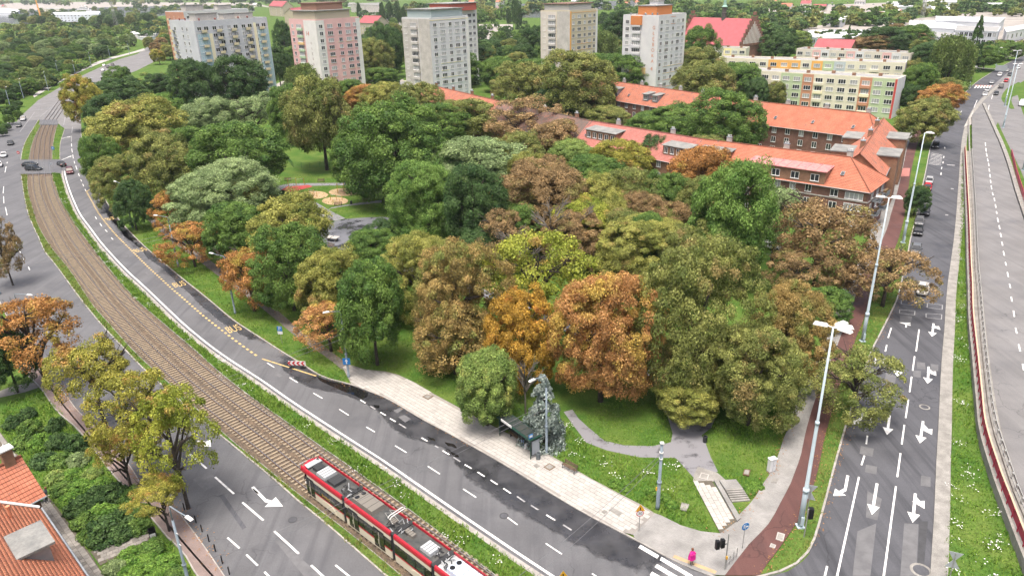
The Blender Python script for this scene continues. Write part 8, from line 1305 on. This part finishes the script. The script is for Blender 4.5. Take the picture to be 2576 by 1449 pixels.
ob('radar_dome', MB().lathe([(.2, 0), (1.2, .6), (1.3, 1.4), (.8, 2.2), (.1, 2.5)], n=10).mesh('radar_dome', m_frame, True), r, (3, 0, 16)); mb = MB(); mb.tube([(-4, 0, 16), (-4, 0, 23)], .2, 6); ob('mast', mb.mesh('mast', m_frame), r)
# ---- people
def zonemat(name, zones):
    """flat clothing zones by height: (top z, colour)"""
    m = bpy.data.materials.new(name); nt, N, L, b = nodes_of(m); sx = N.new('ShaderNodeSeparateXYZ'); L.new(objco(nt), sx.inputs[0]); f = mathn(nt, 'DIVIDE', sx.outputs[2], 2.0); st = []; z0 = 0
    for zt, c in zones: st.append((z0/2, c)); z0 = zt
    L.new(ramp(nt, f, st, 'CONSTANT'), b.inputs['Base Color']); b.inputs['Roughness'].default_value = .8; return m
def person(px, py, rz, label, J, E_, Rr, mt, z=0.):
    p = G(px, py); r = thing('person', label, 'person', (p.x, p.y, z), rz); me = bpy.data.meshes.new('body'); me.from_pydata(J, E_, []); me.materials.append(mt); o = ob('body', me, r); sk = o.modifiers.new('skin', 'SKIN'); sv = me.skin_vertices[0].data
    for i, q in enumerate(Rr): sv[i].radius = (q, q*.85)
    sv[0].use_root = True; ss = o.modifiers.new('sub', 'SUBSURF'); ss.levels = ss.render_levels = 2; return r
def stand(arm_l, arm_r, lean=0., stride=.0):
    J = [(0, 0, .95), (0, lean*.4, 1.15), (0, lean*.8, 1.38), (0, lean, 1.5), (0, lean, 1.58), (0, lean+.02, 1.68), (-.1, 0, .9), (-.11, .03+stride, .5), (-.11, -.02+stride*.6, .08), (-.11, .14+stride*.6, .04), (.1, 0, .9), (.11, .03-stride, .5), (.11, -.02-stride*1.2, .08), (.11, .14-stride*1.2, .04), (-.19, lean*.8, 1.4), arm_l[0], arm_l[1], (.19, lean*.8, 1.4), arm_r[0], arm_r[1]]
    hL, hR = Vector(arm_l[1]), Vector(arm_r[1]); E_ = [(0, 1), (1, 2), (2, 3), (3, 4), (4, 5), (0, 6), (6, 7), (7, 8), (8, 9), (0, 10), (10, 11), (11, 12), (12, 13), (2, 14), (14, 15), (15, 16), (2, 17), (17, 18), (18, 19)]; Rr = [.15, .14, .16, .06, .08, .095, .095, .065, .045, .04, .095, .065, .045, .04, .065, .045, .03, .065, .045, .03]
    for h in (16, 19):
        b = Vector(J[h]); e = Vector(J[h-1]); d = (b-e).normalized(); s = d.orthogonal().normalized()
        for k in range(5):
            o = len(J); q = b+d*.05+s*(k-2)*.022; t = q+d*(.06+.012*(2-abs(k-2)))+Vector((0, 0, -.01)) if k else b+s*-.06+d*.03; J.append(tuple(t)); Rr.append(.009); E_.append((h, o))
    return J, E_, Rr
skin, hairb = (.45, .27, .19), (.12, .05, .025)
J, E_, Rr = stand(((-.3, .12, 1.2), (-.12, .28, 1.42)), ((.3, .14, 1.2), (.12, .3, 1.42))); m1 = zonemat('clothes_grey', [(.1, (.1, .09, .09)), (.95, (.16, .14, .13)), (1.5, (.5, .02, .2)), (1.66, skin), (2, hairb)])
r = person(1739, 1422, math.pi+.5, 'person in a bright pink poncho looking up at the crossing', J, E_, Rr, m1, Z_P+.01); pb = MB(); pr = [(.33, .68), (.32, .85), (.29, 1.05), (.25, 1.3), (.18, 1.46), (.09, 1.53)]; pb.lathe([(a_, z_) for a_, z_ in pr], n=16); pb.v = [(x*1.05+.03*math.sin(7*z+9*x), y*.85+.03*math.sin(11*x+3*z), z+(.06*math.sin(5*math.atan2(y, x)) if z < .7 else 0)) for x, y, z in pb.v]; pb.f = pb.f[:-1]; pb.m = pb.m[:-1]; ob('poncho', pb.mesh('poncho', M('poncho_pink', (.62, .015, .25), rough=.6), True), r)
mb = MB(); mb.lathe([(.02, -.12), (.1, -.08), (.118, 0), (.1, .08), (.03, .115)], n=12); ob('hair', mb.mesh('hair', M('hair_auburn', (.16, .06, .03), rough=.7), True), r, (0, -.03, 1.72))
J, E_, Rr = stand(((-.24, .1, 1.15), (-.14, .3, 1.05)), ((.27, .05, 1.12), (.26, .16, .9))); r = person(1315, 1125, math.pi-.4, 'blonde person in dark jacket and jeans waiting under the bus shelter', J, E_, Rr, zonemat('clothes_jeans', [(.1, (.7, .7, .7)), (.92, (.16, .24, .36)), (1.5, (.02, .02, .022)), (1.66, skin), (2, (.4, .28, .13))]), Z_P+.02)
mb = MB(); mb.lathe([(.02, -.13), (.11, -.1), (.12, 0), (.1, .09), (.03, .12)], n=12); ob('hair', mb.mesh('hair', M('hair_blonde', (.42, .28, .12), rough=.7), True), r, (0, -.035, 1.7)); p = G(1330, 1130); bg = thing('carrier_bag', 'white carrier bag held beside the waiting person', 'bag', (p.x-.25, p.y-.1, Z_P+.04), .4); mb = MB(); mb.box((0, 0, .33), (.45, .22, .6), 0, 0, .75); ob('sack', mb.mesh('sack', m_swhite), bg); mb = MB(); mb.tube([(-.1, 0, .62), (-.06, 0, .8), (.06, 0, .8), (.1, 0, .62)], .012, 5); ob('handle', mb.mesh('handle', m_swhite), bg)
J, E_, Rr = stand(((-.3, .1, 1.12), (-.4, .22, .95)), ((.3, .1, 1.12), (.42, .2, .95)), .25, .12); r = person(120, 1265, -.6, 'stooping person in dark clothes on the grey slab path', J, E_, Rr, zonemat('clothes_dark', [(.1, (.5, .5, .48)), (.95, (.02, .025, .03)), (1.05, (.45, .45, .45)), (1.5, (.02, .025, .035)), (1.6, skin), (2, (.2, .12, .06))]), .06)
mb = MB(); mb.lathe([(.02, -.13), (.115, -.1), (.125, 0), (.1, .09), (.03, .12)], n=12); ob('hair', mb.mesh('hair', M('hair_brown', (.22, .12, .06), rough=.7), True), r, (0, .23, 1.71)); bun = G(108, 1262); o = plant(bun, .35, .5, 0, 'lawnbush', 'bush', 'bundle of cut green stems carried by the stooping person', 'plant_bundle', None, 'plant', 5, False); o.location.z = .4

# ---- thin air between here and the horizon
hz = MB(); hz.box((0, 3010, 27.5), (10700, 6160, 57)); hm = bpy.data.materials.new('haze_air'); hm.use_nodes = True; hn = hm.node_tree; hn.nodes.remove(hn.nodes['Principled BSDF']); pv = hn.nodes.new('ShaderNodeVolumePrincipled'); pv.inputs['Color'].default_value = (.86, .92, 1, 1); pv.inputs['Density'].default_value = .00006; hn.links.new(pv.outputs[0], hn.nodes['Material Output'].inputs['Volume'])
tag(hz.build('haze', hm), 'thin pale haze over the whole city', 'haze', None, 'stuff')

# ---- members of small groups get their place in the row as part of the label
ORD = 'first second third fourth fifth sixth seventh eighth ninth tenth eleventh twelfth thirteenth fourteenth fifteenth sixteenth seventeenth eighteenth nineteenth twentieth'.split()
bpy.context.view_layer.update(); byl = {}
for o in SC.objects:
    if o.parent is None and 'label' in o and o.get('group'): byl.setdefault(o['label'], []).append(o)
for lb, L in byl.items():
    if 1 < len(L) <= 20 and len(lb.split()) <= 12:
        L.sort(key=lambda o: proj(o.location.x, o.location.y, max(o.location.z, 0))[0])
        for k, o in enumerate(L): o['label'] = lb+', '+ORD[k]+' from the left'
